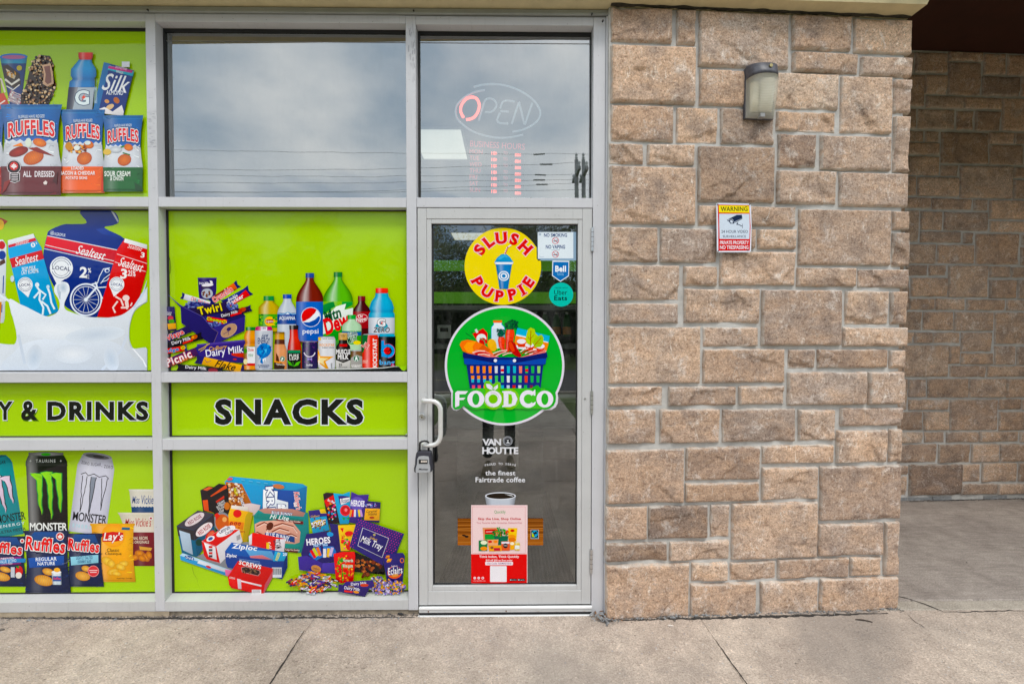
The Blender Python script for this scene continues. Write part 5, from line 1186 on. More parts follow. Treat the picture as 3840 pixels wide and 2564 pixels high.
bar_wrap(1140, 510, 260, 110, -29, '#22307c', end='#20246a'); a.poly([(-150, 20), (-60, 15), (140, -30), (155, 52), (-150, 55)], '#e0382c'); a.text('double', -110, -46, 20, -6, '#f0f0f4', .03); a.text('Decker', -145, -10, 80, 42, '#f0f0f4', .04); a.local(); a.end('printed_chocolate_bar')
box_ = [(312, 480), (460, 625), (845, 880), (1248, 740), (1238, 915), (850, 1095), (470, 820), (460, 640)]
a.poly([(460, 625), (640, 560), (1170, 640), (1248, 740), (850, 890)], '#2a2668'); speckle(a, 620, 600, 110, 40, 90, ['#5a66a8', '#3c4690', '#8a94c8', '#2a2c70'], 6, 16, 1); speckle(a, 1080, 620, 80, 40, 60, ['#5a66a8', '#3c4690', '#8a94c8'], 6, 16, 2)
bar_wrap(810, 655, 340, 110, -11, '#2a1f3c', end='#2a1f50'); a.text('Twirl', -145, -56, 155, 46, '#e8d832', .05, shear=-.1, out='#3a2a10', ow=.04); a.local()
bar_wrap(1130, 690, 330, 66, -15, '#2c1c34', end='#2a1f50'); a.text('Dairy Milk', -180, -22, 30, 26, '#f0eef4', .02); a.poly([(-70, 12), (70, 8), (70, 34), (-70, 36)], '#d8342c'); a.ell(90, -10, 44, 28, '#b84a34'); a.ell(60, -4, 24, 18, '#a83a2a'); a.local()
bar_wrap(900, 790, 250, 62, 10, '#d8303a', end='#2a2870'); a.text('Chomp', -125, -24, 60, 26, '#c8e040', .05, out='#50701a', ow=.04); a.ell(95, 0, 30, 22, '#e8d030'); a.text('30', 72, -14, 112, 14, '#2a2a20', .03); a.local()
speckle(a, 860, 835, 90, 26, 60, ['#5a66a8', '#3c4690', '#8a94c8', '#2a2c70'], 6, 15, 4)
a.poly([(312, 480), (458, 600), (730, 740), (850, 880), (918, 930), (850, 1095), (470, 820), (460, 630)], '#2b2468'); a.poly([(845, 880), (1248, 740), (1238, 915), (850, 1095), (918, 935)], '#352c7c'); a.line([(312, 480), (460, 608), (730, 742), (845, 884)], 5, '#6a62a8'); a.line([(845, 884), (918, 932), (852, 1092)], 4, '#8a7070')
a.ell(1050, 912, 112, 70, '#b8957a', -36); a.ring(1050, 912, 108, 66, 4, '#d8b898', rot=-36); a.ell(1050, 895, 30, 22, '#3a2a60', -30); a.text('Cadbury', 975, 928, 1060, 950, '#4a3468', .02, rot=-28, shear=.3); a.line([(1050, 915), (1045, 965)], 5, '#4a3468'); a.end('printed_hamper_box')
a.body([(620, 276, 388, '#2c2860'), (700, 282, 390, '#3a2c70'), (701, 284, 392, '#2a2458'), (915, 300, 412, '#1f1a40')], .05, .85); a.text('Dairy', 292, 682, 352, 706, '#f0eef4', .02); a.text('Milk', 298, 704, 348, 728, '#f0eef4', .02); a.ell(338, 760, 36, 26, '#c84a5a'); a.ell(350, 800, 36, 26, '#5aa03a'); a.poly([(300, 830), (400, 820), (408, 890), (310, 900)], '#e8b028'); a.end('printed_chocolate_bar')
bar_wrap(400, 965, 310, 88, -24, '#2c1f58', end='#2a2258'); a.text('Wispa', -165, -36, 105, 48, '#d8343c', .05, out='#f0e8ec', ow=.04); a.local(); a.end('printed_chocolate_bar')
bar_wrap(500, 1040, 390, 80, -16, '#1c1620', end='#181420'); a.text('Dairy Milk', -150, -34, 90, 20, '#f0eef4', .02); a.poly([(-20, 14), (110, 6), (110, 30), (-20, 38)], '#d8442c'); a.ell(135, -10, 44, 26, '#b8602c', -10); a.ell(120, -14, 18, 14, '#e8a040'); a.local(); a.end('printed_chocolate_bar')
bar_wrap(380, 1150, 260, 62, -10, '#d83a34', end='#22287a'); a.text('Fudge', -150, -26, 60, 28, '#2a78b8', .05, out='#b8dcec', ow=.03); a.ell(115, -8, 30, 22, '#e8d030'); a.text('30', 95, -20, 132, 6, '#2a2a20', .03); a.local(); a.end('printed_chocolate_bar')
bar_wrap(470, 1245, 420, 108, -22, '#4a2458', end='#26287a'); a.poly([(-215, 10), (120, 30), (120, 54), (-215, 54)], '#5a3038'); a.text('Picnic', -195, -58, 130, 44, '#f2eaec', .05, out='#d03038', ow=.04); speckle(a, 0, 42, 180, 12, 20, ['#c87a30', '#e8a860'], 6, 10, 4); a.local(); a.end('printed_chocolate_bar')
a.poly([(660, 1080), (1262, 1022), (1262, 1310), (690, 1268), (680, 1160)], '#38297c'); a.poly([(660, 1080), (1262, 1022), (1262, 1045), (664, 1100)], '#56459c'); a.text('Cadbury', 808, 1096, 1030, 1160, '#e0b04a', .015, rot=-9, shear=.3); a.text('Dairy Milk', 770, 1120, 1232, 1235, '#f2f0f8', .02, rot=-7); a.line([(680, 1150), (740, 1120), (820, 1070)], 9, '#d8b840'); a.line([(700, 1170), (760, 1130), (790, 1070)], 7, '#d8b840'); a.poly([(1080, 1190), (1240, 1185), (1240, 1245), (1160, 1235), (1090, 1215)], '#c8442c'); a.ell(1125, 1262, 24, 10, '#b83c2a'); a.end('printed_chocolate_bar')
bar_wrap(950, 1325, 520, 96, 12, '#e0ac1c', end='#2a2258'); a.text('Flake', -70, -46, 190, 44, '#3a2c18', .03, shear=.4); a.line([(-200, -20), (-170, 10), (-120, -20)], 6, '#3a2c60'); a.poly([(-262, -48), (-210, -48), (-225, 48), (-262, 48)], '#22206a'); a.local(); a.end('printed_chocolate_bar')
bar_wrap(700, 1385, 480, 80, 5, '#1c1628', end='#1c1628'); a.text('Dairy Milk', -180, -34, 80, 14, '#f0eef4', .02); a.ell(160, 0, 60, 28, '#8a3440'); a.local(); a.end('printed_chocolate_bar')
# drinks
a.crop(1040, 960, .30612)
def bottle(cx, top, bot, w, neck, capc, cap_h, col, name='printed_drink_bottle', bands=(), sh=.18, hl=.3, dark=.55, capw=None):
    capw = capw or neck * 1.15; h = bot - top
    rows = [(top + cap_h, cx - neck/2, cx + neck/2, col), (top + cap_h + h * .03, cx - neck*.52, cx + neck*.52, col)]
    for k in range(1, 7):
        t = k / 6; rows.append((top + cap_h + h * (.03 + sh * t), cx - (neck/2 + (w - neck)/2 * math.sin(t * math.pi/2) ** 1.2), cx + (neck/2 + (w - neck)/2 * math.sin(t * math.pi/2) ** 1.2), col))
    rows += [(bot - h * .02, cx - w/2, cx + w/2, col), (bot, cx - w*.46, cx + w*.46, col)]
    a.body(rows, hl, dark)
    a.body([(top, cx - capw/2, cx + capw/2, shade(C(capc), 1.15)), (top + cap_h, cx - capw/2, cx + capw/2, capc)], .15, .7)
    for (y0, y1, c) in bands: a.body([(y0, cx - w/2, cx + w/2, c), (y1, cx - w/2, cx + w/2, c)], .12, .72)
# lipton (coordinates of the previous crop)
a.crop(540, 960, .30606)
bottle(1540, 492, 925, 250, 112, '#1f8a4a', 58, '#c8b040', bands=((712, 880, '#58a83a'),)); a.ell(1550, 800, 62, 60, '#f0c82c'); a.rrect(1500, 778, 1608, 822, 20, '#b0202c'); a.text('Lipton', 1508, 784, 1602, 820, '#f4f0e8', .03); speckle(a, 1620, 800, 26, 70, 24, ['#2a8a3a', '#8ac83a', '#e88a2a', '#e8d040'], 6, 18, 9); speckle(a, 1455, 780, 28, 60, 20, ['#2a8a3a', '#8ac83a', '#1f6a34', '#e8d040'], 6, 18, 8); a.end('printed_drink_bottle')
a.crop(1040, 960, .30612)
bottle(133, 472, 1380, 240, 92, '#1f4aa8', 52, '#c4ccd6', bands=((698, 835, '#1f4a94'),), dark=.75); a.line([(15, 705), (70, 715), (140, 690), (200, 712), (250, 705)], 12, '#8ab4d8'); a.text('AQUAFINA', 34, 738, 230, 790, '#f2f6fa', .02, sp=.95); a.poly([(110, 715), (140, 695), (165, 715)], '#e8eef4'); a.end('printed_drink_bottle')
bottle(408, 212, 1050, 335, 90, '#2a4a94', 58, '#7a2a18', bands=(), sh=.30, hl=.45, dark=.4)
a.body([(560, 242, 572, '#1f6ac0'), (1040, 245, 572, '#1c5cb0')], .12, .7, hpos=.2); a.ring(420, 748, 118, 118, 6, '#eef2f8'); a.ell(420, 748, 112, 112, '#eef2f8')
a.poly([(308, 745)] + [(420 + 112*math.cos(R(t)), 748 + 112*math.sin(R(t))) for t in range(182, 318, 8)] + [(470, 700), (410, 760), (340, 800), (318, 800)], '#d8262e')
a.poly([(326, 812), (400, 810), (470, 780), (515, 735), (530, 745)] + [(420 + 112*math.cos(R(t)), 748 + 112*math.sin(R(t))) for t in range(0, 146, 8)], '#1f54a8')
a.text('pepsi', 320, 892, 514, 968, '#f4f6fa', .01); a.end('printed_drink_bottle')
bottle(752, 200, 1140, 365, 92, '#1f7a3a', 60, '#6cb82c', sh=.28, hl=.4, dark=.4)
a.body([(558, 570, 932, '#8cc63a'), (980, 572, 932, '#5aa82c'), (1130, 590, 920, '#1f7a3a')], .1, .75)
a.poly([(570, 600), (640, 570), (700, 560), (720, 620), (680, 640), (600, 700), (570, 700)], '#1f8a48'); a.poly([(800, 560), (930, 560), (930, 600), (840, 650), (800, 640)], '#1f9a48'); a.poly([(570, 950), (700, 900), (850, 820), (930, 780), (930, 900), (800, 1000), (600, 1100)], '#2a9a3a')
a.poly([(570, 720), (660, 690), (730, 620), (760, 610), (850, 585), (830, 660), (935, 635), (935, 760), (800, 850), (660, 920), (570, 960)], '#e8f0ea')
a.text('Mtn', 572, 650, 790, 790, '#175a38', .05, rot=-20, shear=.2, sp=.9); a.text('Dew', 565, 720, 905, 920, '#d8283c', .07, rot=-20, shear=.2, sp=.9); a.end('printed_drink_bottle')
bottle(1040, 492, 1150, 215, 80, '#7a1c28', 58, '#4a1218', bands=((680, 885, '#9a1c2c'),), dark=.5); a.rrect(968, 712, 1112, 815, 46, '#c03040'); a.ring(1040, 762, 72, 48, 5, '#e8d8da', rot=-8); a.text('Dr', 1000, 716, 1058, 758, '#f4f0f0', .03, rot=-8); a.text('Pepper', 975, 752, 1104, 808, '#f4f0f0', .03, rot=-8); a.end('printed_drink_bottle')
a.body([(455, 1212, 1362, '#28a8c8'), (500, 1205, 1370, '#28b0d0'), (560, 1160, 1410, '#20b0d4'), (640, 1132, 1436, '#1aa8d0'), (680, 1150, 1420, '#1898c0'), (710, 1128, 1442, '#28b4d4'), (755, 1126, 1442, '#20a8cc'), (756, 1124, 1442, '#d8dce4'), (948, 1124, 1442, '#cfd3dc'), (949, 1130, 1438, '#20a8cc'), (1000, 1140, 1430, '#1898c0')], .35, .65)
a.body([(395, 1210, 1362, '#f0542c'), (440, 1210, 1364, '#e84a26'), (458, 1220, 1355, '#c83a20')], .2, .75)
a.ell(1285, 868, 78, 60, '#1f9ab4'); a.text('G', 1232, 770, 1330, 862, '#f4f6f8', .06, out='#3a3c44', ow=.04); a.poly([(1300, 795), (1268, 820), (1284, 822), (1266, 840), (1306, 816), (1290, 814)], '#e8602a'); a.text('ZERO', 1180, 872, 1385, 936, '#4a4a50', .05, shear=.15, out='#f0f2f4', ow=.03); a.text('THE GREAT', 1285, 958, 1420, 978, '#1a4a60', .03); a.end('printed_drink_bottle')
bottle(920, 722, 1160, 235, 88, '#2aa04a', 52, '#b8d8b8', bands=((918, 1080, '#4aa03a'),), dark=.7); a.poly([(802, 925), (1036, 930), (1036, 970), (802, 985)], '#2a60a8'); a.poly([(880, 962), (905, 930), (930, 945), (925, 962)], '#e8f0f4'); a.text('SIERRA', 862, 930, 988, 980, '#1f5a3a', .03, rot=-14, out='#e8f0e8', ow=.05); a.text('MIST', 868, 978, 990, 1056, '#1f5a3a', .04, rot=-14, out='#e8f0e8', ow=.05); a.ell(985, 1060, 46, 26, '#e8d848'); a.end('printed_drink_bottle')
def can(x0, y0, x1, y1, col, topc='#b8bcc4', hl=.25, dark=.62):
    w = x1 - x0; a.body([(y0, x0 + w*.08, x1 - w*.08, topc), (y0 + 12, x0 + w*.06, x1 - w*.06, shade(C(topc), .8)), (y0 + 13, x0 + w*.05, x1 - w*.05, col), (y0 + 38, x0, x1, col), (y1 - 20, x0, x1, col), (y1, x0 + w*.06, x1 - w*.06, col)], hl, dark)
can(512, 985, 722, 1376, '#dcdce0'); a.poly([(512, 990), (545, 1000), (545, 1030), (512, 1030)], '#e8c030'); a.text('TAURINE - GUARANA', 560, 1004, 700, 1018, '#4a4a50', .01); a.text('ROCKSTAR', 528, 1072, 710, 1104, '#e8a030', .03); a.text('ENERGY DRINK', 562, 1112, 708, 1128, '#3a3a44', .03); a.poly([(508, 1130), (540, 1225), (705, 1228), (600, 1290), (640, 1376), (605, 1376), (508, 1300)], '#e8a81c'); a.poly([(520, 1200), (535, 1245), (640, 1250), (575, 1285), (590, 1340), (512, 1290)], '#f0e0b0'); a.text('R', 512, 1275, 535, 1335, '#f4f0e8', .05); a.text('FREE', 666, 1310, 684, 1372, '#2a2a30', .03); a.end('printed_drink_can')
can(315, 1042, 508, 1376, '#282050', '#8a8298'); speckle(a, 410, 1180, 90, 170, 50, ['#7a3a98', '#a84ab0', '#52307c'], 2, 6, 6); a.ring(408, 1170, 66, 62, 12, '#e8e0f0', 8, 172); a.poly([(382, 1242), (410, 1256), (438, 1242), (438, 1278), (410, 1264), (382, 1278)], '#a898d8'); a.text('bubly', 372, 1318, 444, 1350, '#f2eef8', .03); a.end('printed_drink_can')
a.body([(940, 762, 868, '#d8b880'), (1026, 760, 870, '#c8a060'), (1027, 770, 862, '#241c1c'), (1060, 765, 868, '#241c1c'), (1100, 735, 900, '#241c1c'), (1160, 728, 908, '#1c1818'), (1260, 730, 908, '#221c1c'), (1376, 732, 906, '#c0bcb8')], .12, .6); a.poly([(728, 1262), (818, 1298), (908, 1262), (906, 1376), (732, 1376)], '#cdcac6'); a.poly([(728, 1250), (818, 1292), (908, 1250), (908, 1270), (818, 1306), (728, 1270)], '#16181c'); a.rect(772, 1076, 866, 1108, '#c8242c')
a.text('VANILLA', 782, 956, 850, 972, '#4a3020', .02); a.text('CREME', 788, 976, 842, 990, '#4a3020', .02); a.text('MUSCLE', 730, 1140, 905, 1200, '#f2f0f0', .06, sp=.95); a.text('MILK', 752, 1204, 884, 1262, '#f2f0f0', .06); a.text('25', 762, 1312, 804, 1344, '#1c1c20', .05); a.text('ZEROSUGAR', 762, 1352, 868, 1368, '#3a3a40', .02); a.end('printed_drink_bottle')
can(912, 1150, 1048, 1370, '#7a5a3c'); a.poly([(912, 1245), (980, 1205), (1048, 1230), (1048, 1370), (912, 1370)], '#a8a4a0'); a.ell(978, 1252, 38, 38, '#1c6a48'); a.ring(978, 1252, 34, 34, 3, '#e8f0ea'); a.ell(978, 1250, 14, 18, '#e8f0ea'); a.poly([(960, 1280), (965, 1245), (972, 1280)], '#e8f0ea'); a.poly([(986, 1280), (991, 1245), (998, 1280)], '#e8f0ea'); a.poly([(966, 1232), (978, 1222), (990, 1232)], '#e8f0ea'); a.text('DOUBLESHOT', 916, 1326, 1044, 1346, '#f0ece8', .03); a.text('ESPRESSO', 928, 1348, 1030, 1362, '#f0ece8', .03); a.end('printed_drink_can')
can(1050, 955, 1246, 1370, '#e04a24'); a.poly([(1050, 965), (1120, 962), (1110, 1060), (1060, 1180), (1050, 1180)], '#1f6a3a'); a.text('Dew', 1052, 1050, 1122, 1130, '#d83a3c', .05, rot=-60, out='#f0f0ea', ow=.05); a.text('KICKSTART', 1028, 1160, 1380, 1212, '#f4f0ec', .05, rot=-90); a.text('ORANGE', 1056, 1272, 1118, 1290, '#f0d8c8', .02); a.text('CITRUS', 1056, 1294, 1112, 1310, '#f0d8c8', .02); a.end('printed_drink_can')
can(1250, 955, 1456, 1364, '#0e1014', '#38b0c8', .15); a.rect(1262, 962, 1445, 985, '#28a8c8')
a.ring(1362, 1160, 66, 66, 34, '#3a9ad8'); a.rect(1284, 1030, 1318, 1230, '#3a9ad8'); a.ring(1362, 1160, 86, 86, 4, '#e83a5a', 250, 450); a.line([(1280, 1030), (1320, 1030), (1322, 1090)], 4, '#e83a5a'); a.ell(1354, 1158, 42, 42, '#e0282c'); a.line([(1354, 1060), (1354, 1265)], 4, '#0e1014'); a.line([(1255, 1160), (1445, 1160)], 4, '#0e1014'); speckle(a, 1372, 1158, 22, 22, 10, ['#0e1014'], 3, 8, 2)
a.text('bang', 1262, 1268, 1444, 1346, '#3ab4e4', .03, out='#c83a5a', ow=.012); a.end('printed_drink_can')
a.body([(930, -12, 104, '#4a3024'), (962, -12, 104, '#c89a30'), (1020, -14, 104, '#d8a838'), (1021, -14, 104, '#5a3226'), (1078, -18, 106, '#5a3226'), (1079, -18, 106, '#d89a70'), (1150, -24, 130, '#dca078'), (1380, -24, 132, '#d4905c')], .15, .7); a.ell(78, 1256, 32, 32, '#1c6a48'); a.ring(78, 1256, 29, 29, 3, '#e8f0ea'); a.ell(78, 1254, 12, 15, '#e8f0ea'); a.poly([(62, 1280), (68, 1250), (74, 1280)], '#e8f0ea'); a.poly([(0, 1180), (30, 1230), (40, 1290), (0, 1300)], '#5a3020'); a.poly([(-24, 1290), (60, 1300), (110, 1340), (100, 1380), (-24, 1380)], '#3a2420'); a.poly([(-24, 1280), (40, 1290), (80, 1306), (40, 1310), (-24, 1296)], '#e89a2a'); a.text('frappuccino', 0, 1312, 108, 1340, '#f0e4d8', .02, rot=8, shear=.2); a.end('printed_drink_bottle')
a.body([(848, 162, 272, '#2a2422'), (900, 164, 270, '#1c1818'), (901, 168, 264, '#c83a1c'), (1000, 165, 272, '#d84820'), (1070, 148, 300, '#c8401c'), (1150, 138, 312, '#c03818'), (1376, 140, 316, '#a82c14')], .35, .6); a.rrect(140, 1150, 302, 1378, 14, '#1c201c'); a.rect(146, 1152, 296, 1184, '#2a8a60'); a.text('PURE', 162, 1200, 278, 1236, '#f0f0ea', .02); a.text('LEAF', 166, 1238, 278, 1270, '#f0f0ea', .02); a.poly([(134, 1270), (180, 1300), (210, 1345), (160, 1330)], '#5ab03a'); a.poly([(300, 1285), (250, 1300), (215, 1350), (270, 1335)], '#6ac03a'); a.line([(205, 1290), (215, 1350)], 6, '#4a9a34'); a.end('printed_drink_bottle')
a.crop(540, 960, .30606)
a.body([(870, 1266, 1386, '#2a8a3a'), (912, 1266, 1386, '#1f7a34'), (913, 1272, 1380, '#d8952a'), (960, 1250, 1392, '#e0a030'), (1000, 1244, 1396, '#e8a030'), (1060, 1262, 1384, '#c88020'), (1100, 1242, 1396, '#e0a030'), (1101, 1240, 1396, '#8a8a40'), (1340, 1240, 1396, '#a84a30'), (1341, 1244, 1394, '#e0a030'), (1388, 1248, 1392, '#d89028')], .3, .65); a.rect(1284, 1110, 1388, 1320, '#e8e8ea'); a.rect(1284, 1310, 1388, 1342, '#c8343a'); a.text('Dole', 1294, 1128, 1362, 1164, '#c8242c', .04); a.text('APPLE', 1294, 1198, 1356, 1216, '#3a8a40', .03); a.text('JUICE', 1298, 1218, 1354, 1234, '#3a8a40', .03); a.ell(1262, 1160, 22, 30, '#4a8a30'); a.ell(1262, 1290, 24, 34, '#e8e0b0'); a.end('printed_drink_bottle')
a.body([(862, 1398, 1576, '#c02a70'), (880, 1384, 1586, '#c83078'), (910, 1380, 1592, '#c42a70'), (911, 1378, 1594, '#c4c8d0'), (1370, 1380, 1590, '#b8bcc6'), (1395, 1394, 1574, '#8a9098')], .25, .7); a.rect(1450, 868, 1526, 918, '#e8e4ec'); a.text('180', 1462, 874, 1512, 894, '#7a2a8a', .03); a.text('ENERGY', 1412, 1000, 1562, 1076, '#1f3a6a', .03, sp=.9); a.text('dew', 1455, 945, 1545, 1000, '#1f3a6a', .02, rot=-14, shear=.3)
r = random.Random(4)
a.poly([(1400, 1130), (1440, 1080), (1500, 1065), (1560, 1090), (1582, 1150), (1560, 1200), (1510, 1240), (1470, 1320), (1440, 1300), (1450, 1240), (1400, 1200)], '#1f7ac0')
for k in range(16): x = r.uniform(1415, 1550); y = r.uniform(1080, 1250); a.poly([(x, y), (x + r.uniform(20, 50), y + r.uniform(-20, 20)), (x + r.uniform(-10, 30), y + r.uniform(20, 50))], r.choice(['#1660a8', '#38a0d8', '#124a90', '#2a8acc', '#60bce4']))
a.poly([(1470, 1260), (1480, 1310), (1495, 1260), (1515, 1310), (1510, 1240)], '#e8eef4'); a.text('POMEGRANATE', 1416, 1328, 1552, 1344, '#1f3a6a', .03); a.text('BLUE BURST', 1428, 1348, 1546, 1364, '#1f3a6a', .03); a.end('printed_drink_can')
a.crop(540, 960, .30606)
a.line([(330, 0), (345, 60), (350, 150), (346, 220)], 6, '#202408'); a.end('crease')
a.clip = None
# lifted lower edge of this sheet: dark glass shows under it
a.crop(1040, 960, .30612)
a.poly([(-400, 1400), (0, 1388), (900, 1378), (1300, 1366), (1440, 1344), (1500, 1352), (1560, 1402), (1584, 1390), (1584, 1440), (-400, 1440)], '#14181a')
a.poly([(-300, 1398), (0, 1386), (900, 1374), (1300, 1362), (1440, 1344), (1500, 1352), (1440, 1352), (1300, 1372), (900, 1386), (0, 1394)], '#dcdcd8'); a.poly([(1500, 1350), (1584, 1340), (1584, 1380), (1560, 1402), (1530, 1390)], LIME); a.end('lifted_edge')

# ---- middle light, bottom row: grocery boxes and chocolates
a = panel('window_graphic', 'lime window graphic with cereal, tea and freezer bag boxes beside a heap of boxed chocolates', rX0, rX1, *zrow(3))
a.crop(600, 1720, .35714); a.clip = (629, 1700, 1600, 2230)
# cereal
a.poly([(680, 240), (735, 182), (1500, 262), (1545, 290), (1530, 560), (1400, 560), (720, 520), (700, 300)], '#3a9ccc'); a.poly([(735, 182), (1545, 285), (1400, 330), (690, 232)], '#48a8d4'); a.poly([(1400, 330), (1545, 288), (1530, 560), (1400, 560)], '#2878a8'); a.poly([(1130, 320), (1420, 330), (1420, 560), (1060, 540)], '#2b54a0')
a.poly([(690, 240), (860, 262), (1010, 560), (720, 540)], '#b8703c'); speckle(a, 780, 380, 110, 130, 190, ['#d89858', '#a85c2c', '#e8b888', '#8a4420', '#f0e4d8'], 8, 18, 5, lambda x, y: y > 255 and y < 540 and x > 695 and x < 860 + (y - 262) * .5)
a.text('SNAP!', 760, 322, 840, 356, '#f0e040', .06, rot=75, out='#2a2a18', ow=.04); a.text('CRACKLE!', 815, 440, 930, 470, '#f0f0f4', .06, rot=70, out='#1f3a7a', ow=.04)
a.poly([(1090, 318), (1240, 335), (1235, 420), (1350, 450), (1350, 540), (1085, 520)], '#eef4fa'); a.text('KRI', 1040, 372, 1290, 452, '#f6f8fc', .07, rot=85, out='#1f3a80', ow=.07); a.text('R', 1240, 470, 1350, 530, '#f6f8fc', .07, out='#1f3a80', ow=.06)
a.poly([(880, 470), (960, 460), (1060, 480), (1040, 560), (960, 600), (900, 540)], '#d8c8c8'); a.ell(740, 208, 30, 16, '#d86a7a', -10)
for k in range(6): a.line([(860 + k * 80, 215 + k * 11), (900 + k * 80, 222 + k * 11)], 12, '#6cb8dc')
a.ell(1250, 285, 60, 24, '#c8805a', 8); a.end('printed_cereal_box')
a.crop(1060, 1720, .35714); a.text("Kellogg's", 60, 400, 250, 470, '#d82838', .03, rot=82, shear=.25, out='#f4f0f2', ow=.06); a.end('printed_lettering'); a.crop(600, 1720, .35714)
a.poly([(430, 325), (510, 282), (620, 300), (640, 560), (460, 545)], '#241c22'); a.poly([(455, 318), (520, 288), (565, 298), (500, 330)], '#e07050'); a.poly([(455, 430), (545, 420), (560, 560), (470, 535)], '#d8623c'); a.poly([(500, 340), (625, 255), (720, 270), (735, 560), (730, 740), (590, 760), (575, 560), (520, 540)], '#1c171c'); a.poly([(535, 385), (700, 265), (712, 300), (545, 392)], '#d8623c'); a.poly([(592, 440), (680, 380), (682, 408), (600, 458)], '#c8442c')
for k, (t, x0, x1) in enumerate((('CREAMY', 608, 690), ('BUTTERNUT', 598, 702), ('SQUASH', 612, 690), ('SOUP', 628, 680))): a.text(t, x0, 440 + k * 30, x1, 464 + k * 30, '#f0ecec', .02, rot=-27)
a.ell(665, 660, 92, 110, '#8a9098', -20); a.ell(668, 668, 78, 96, '#c8682c', -20); a.ell(685, 630, 24, 26, '#e8b078'); a.poly([(580, 580), (610, 560), (640, 590), (600, 640)], '#d8442c'); a.ell(710, 490, 30, 40, '#c87a3a'); a.end('printed_soup_box')
# ice cream tub right
a.poly([(990, 590), (1040, 530), (1110, 515), (1560, 560), (1575, 900), (1500, 980), (1330, 960), (1000, 800)], '#2f8a8a')
a.poly([(1040, 530), (1110, 512), (1400, 520), (1530, 560), (1510, 600), (1100, 565)], '#b88a80'); a.poly([(990, 600), (1040, 560), (1510, 630), (1500, 690), (1000, 620)], '#2a8078'); a.poly([(1180, 620), (1510, 650), (1510, 682), (1300, 662)], '#7a2428')
a.poly([(1000, 680), (1060, 650), (1200, 640), (1400, 660), (1480, 760), (1470, 870), (1380, 900), (1010, 790)], '#d8a898'); 
for P_ in ([(1020, 700), (1100, 660), (1180, 700), (1120, 740)], [(1200, 700), (1290, 670), (1400, 700), (1440, 760)], [(1180, 760), (1260, 720), (1360, 750)], [(1020, 760), (1080, 790)], [(1300, 800), (1380, 780), (1440, 810)]): a.line(P_, 14, '#8a4430'); a.line([(x + 6, y + 12) for x, y in P_], 8, '#f0d8cc')
a.ell(1160, 700, 34, 44, '#5a2818', 30); a.text('BLUE BUNNY', 1180, 552, 1395, 582, '#f4f6fa', .03, rot=6, out='#1f3a78', ow=.08); a.text('Hi Lite', 1160, 584, 1360, 632, '#eef6f4', .02, rot=7, shear=.3)
a.poly([(1108, 770), (1220, 768), (1420, 812), (1420, 872), (1370, 862), (1108, 808)], '#1f4a88'); a.text('BLUE BUNNY.', 1118, 782, 1372, 842, '#f4f6fa', .03, rot=11); a.poly([(1320, 880), (1480, 890), (1470, 930), (1330, 950)], '#2a8a80'); a.poly([(1310, 930), (1460, 940), (1450, 980), (1320, 965)], '#5a1c20'); a.text('Fudge Nut Sundae', 1310, 640, 1480, 662, '#f0e0d8', .02, rot=4); a.text('Fudge Nut Sundae', 1322, 938, 1470, 962, '#f0e0d8', .02, rot=3)
a.end('printed_ice_cream_tub')
# tea
a.poly([(185, 695), (405, 535), (570, 568), (585, 760), (400, 1025), (240, 980)], '#1f5a78'); a.poly([(185, 695), (405, 535), (570, 568), (362, 740)], '#4a4450'); a.poly([(185, 700), (362, 742), (400, 1022), (240, 985)], '#2a6a8a'); a.poly([(185, 700), (362, 742), (370, 850), (200, 800)], '#3a3438'); a.poly([(362, 742), (572, 572), (582, 690), (372, 850)], '#38303a'); a.poly([(210, 742), (325, 778), (355, 1000), (250, 950)], '#b8c8d8')
a.ell(372, 628, 116, 46, '#e0d4d8', -32); a.text('RED ROSE', 295, 612, 452, 650, '#8a2434', .02, rot=-32); a.ell(472, 734, 104, 48, '#ece0e2', -38); a.text('RED ROSE', 400, 712, 548, 756, '#a82434', .03, rot=-38); a.ell(420, 870, 36, 36, '#1c4038', -40); a.ell(535, 790, 60, 32, '#c8342c', -45); a.ell(540, 785, 44, 22, '#d87058', -45); a.end('printed_tea_box')
# eggs
a.poly([(755, 485), (930, 500), (940, 545), (985, 560), (920, 880), (870, 850), (735, 700), (725, 580)], '#e8b83a'); a.poly([(760, 480), (930, 498), (938, 545), (755, 515)], '#e8e0d8'); a.poly([(938, 548), (985, 562), (918, 880), (875, 860), (905, 600)], '#b8a030'); a.poly([(735, 640), (890, 660), (880, 740), (730, 700)], '#e8902a'); a.ell(820, 568, 44, 42, '#d82c34'); a.text('egg', 738, 655, 858, 728, '#a8242c', .03, rot=4); a.text('beaters', 800, 735, 898, 765, '#a8242c', .02, rot=6); a.end('printed_egg_carton')
# mat under
a.poly([(390, 1020), (640, 900), (960, 860), (1240, 960), (1000, 1140), (740, 1160)], '#8a8c92'); a.end('printed_mat')
a.poly([(448, 855), (700, 695), (840, 735), (875, 860), (690, 1040), (645, 1088), (500, 1045), (470, 1000)], '#e2dfe4'); a.poly([(448, 855), (640, 735), (840, 735), (690, 845), (600, 910)], '#d8303a'); a.poly([(448, 858), (600, 912), (640, 1085), (500, 1045), (470, 1000)], '#d02c36'); a.poly([(470, 870), (590, 915), (605, 1050), (520, 1020)], '#ece8ec'); a.ell(700, 752, 108, 42, '#f0ecf0', -26); a.text('Centrum', 620, 712, 745, 756, '#1c2a5a', .03, rot=-27); a.text('Cardio', 690, 744, 780, 772, '#1c2a5a', .03, rot=-27); a.ell(540, 830, 46, 26, '#f0ecf0', -26); a.ell(540, 830, 26, 16, '#3a5aa0', -26)
for k in range(5): a.line([(815 + k * 8, 800 - k * 4), (818 + k * 8, 850 - k * 4)], 4, '#2a2a30')
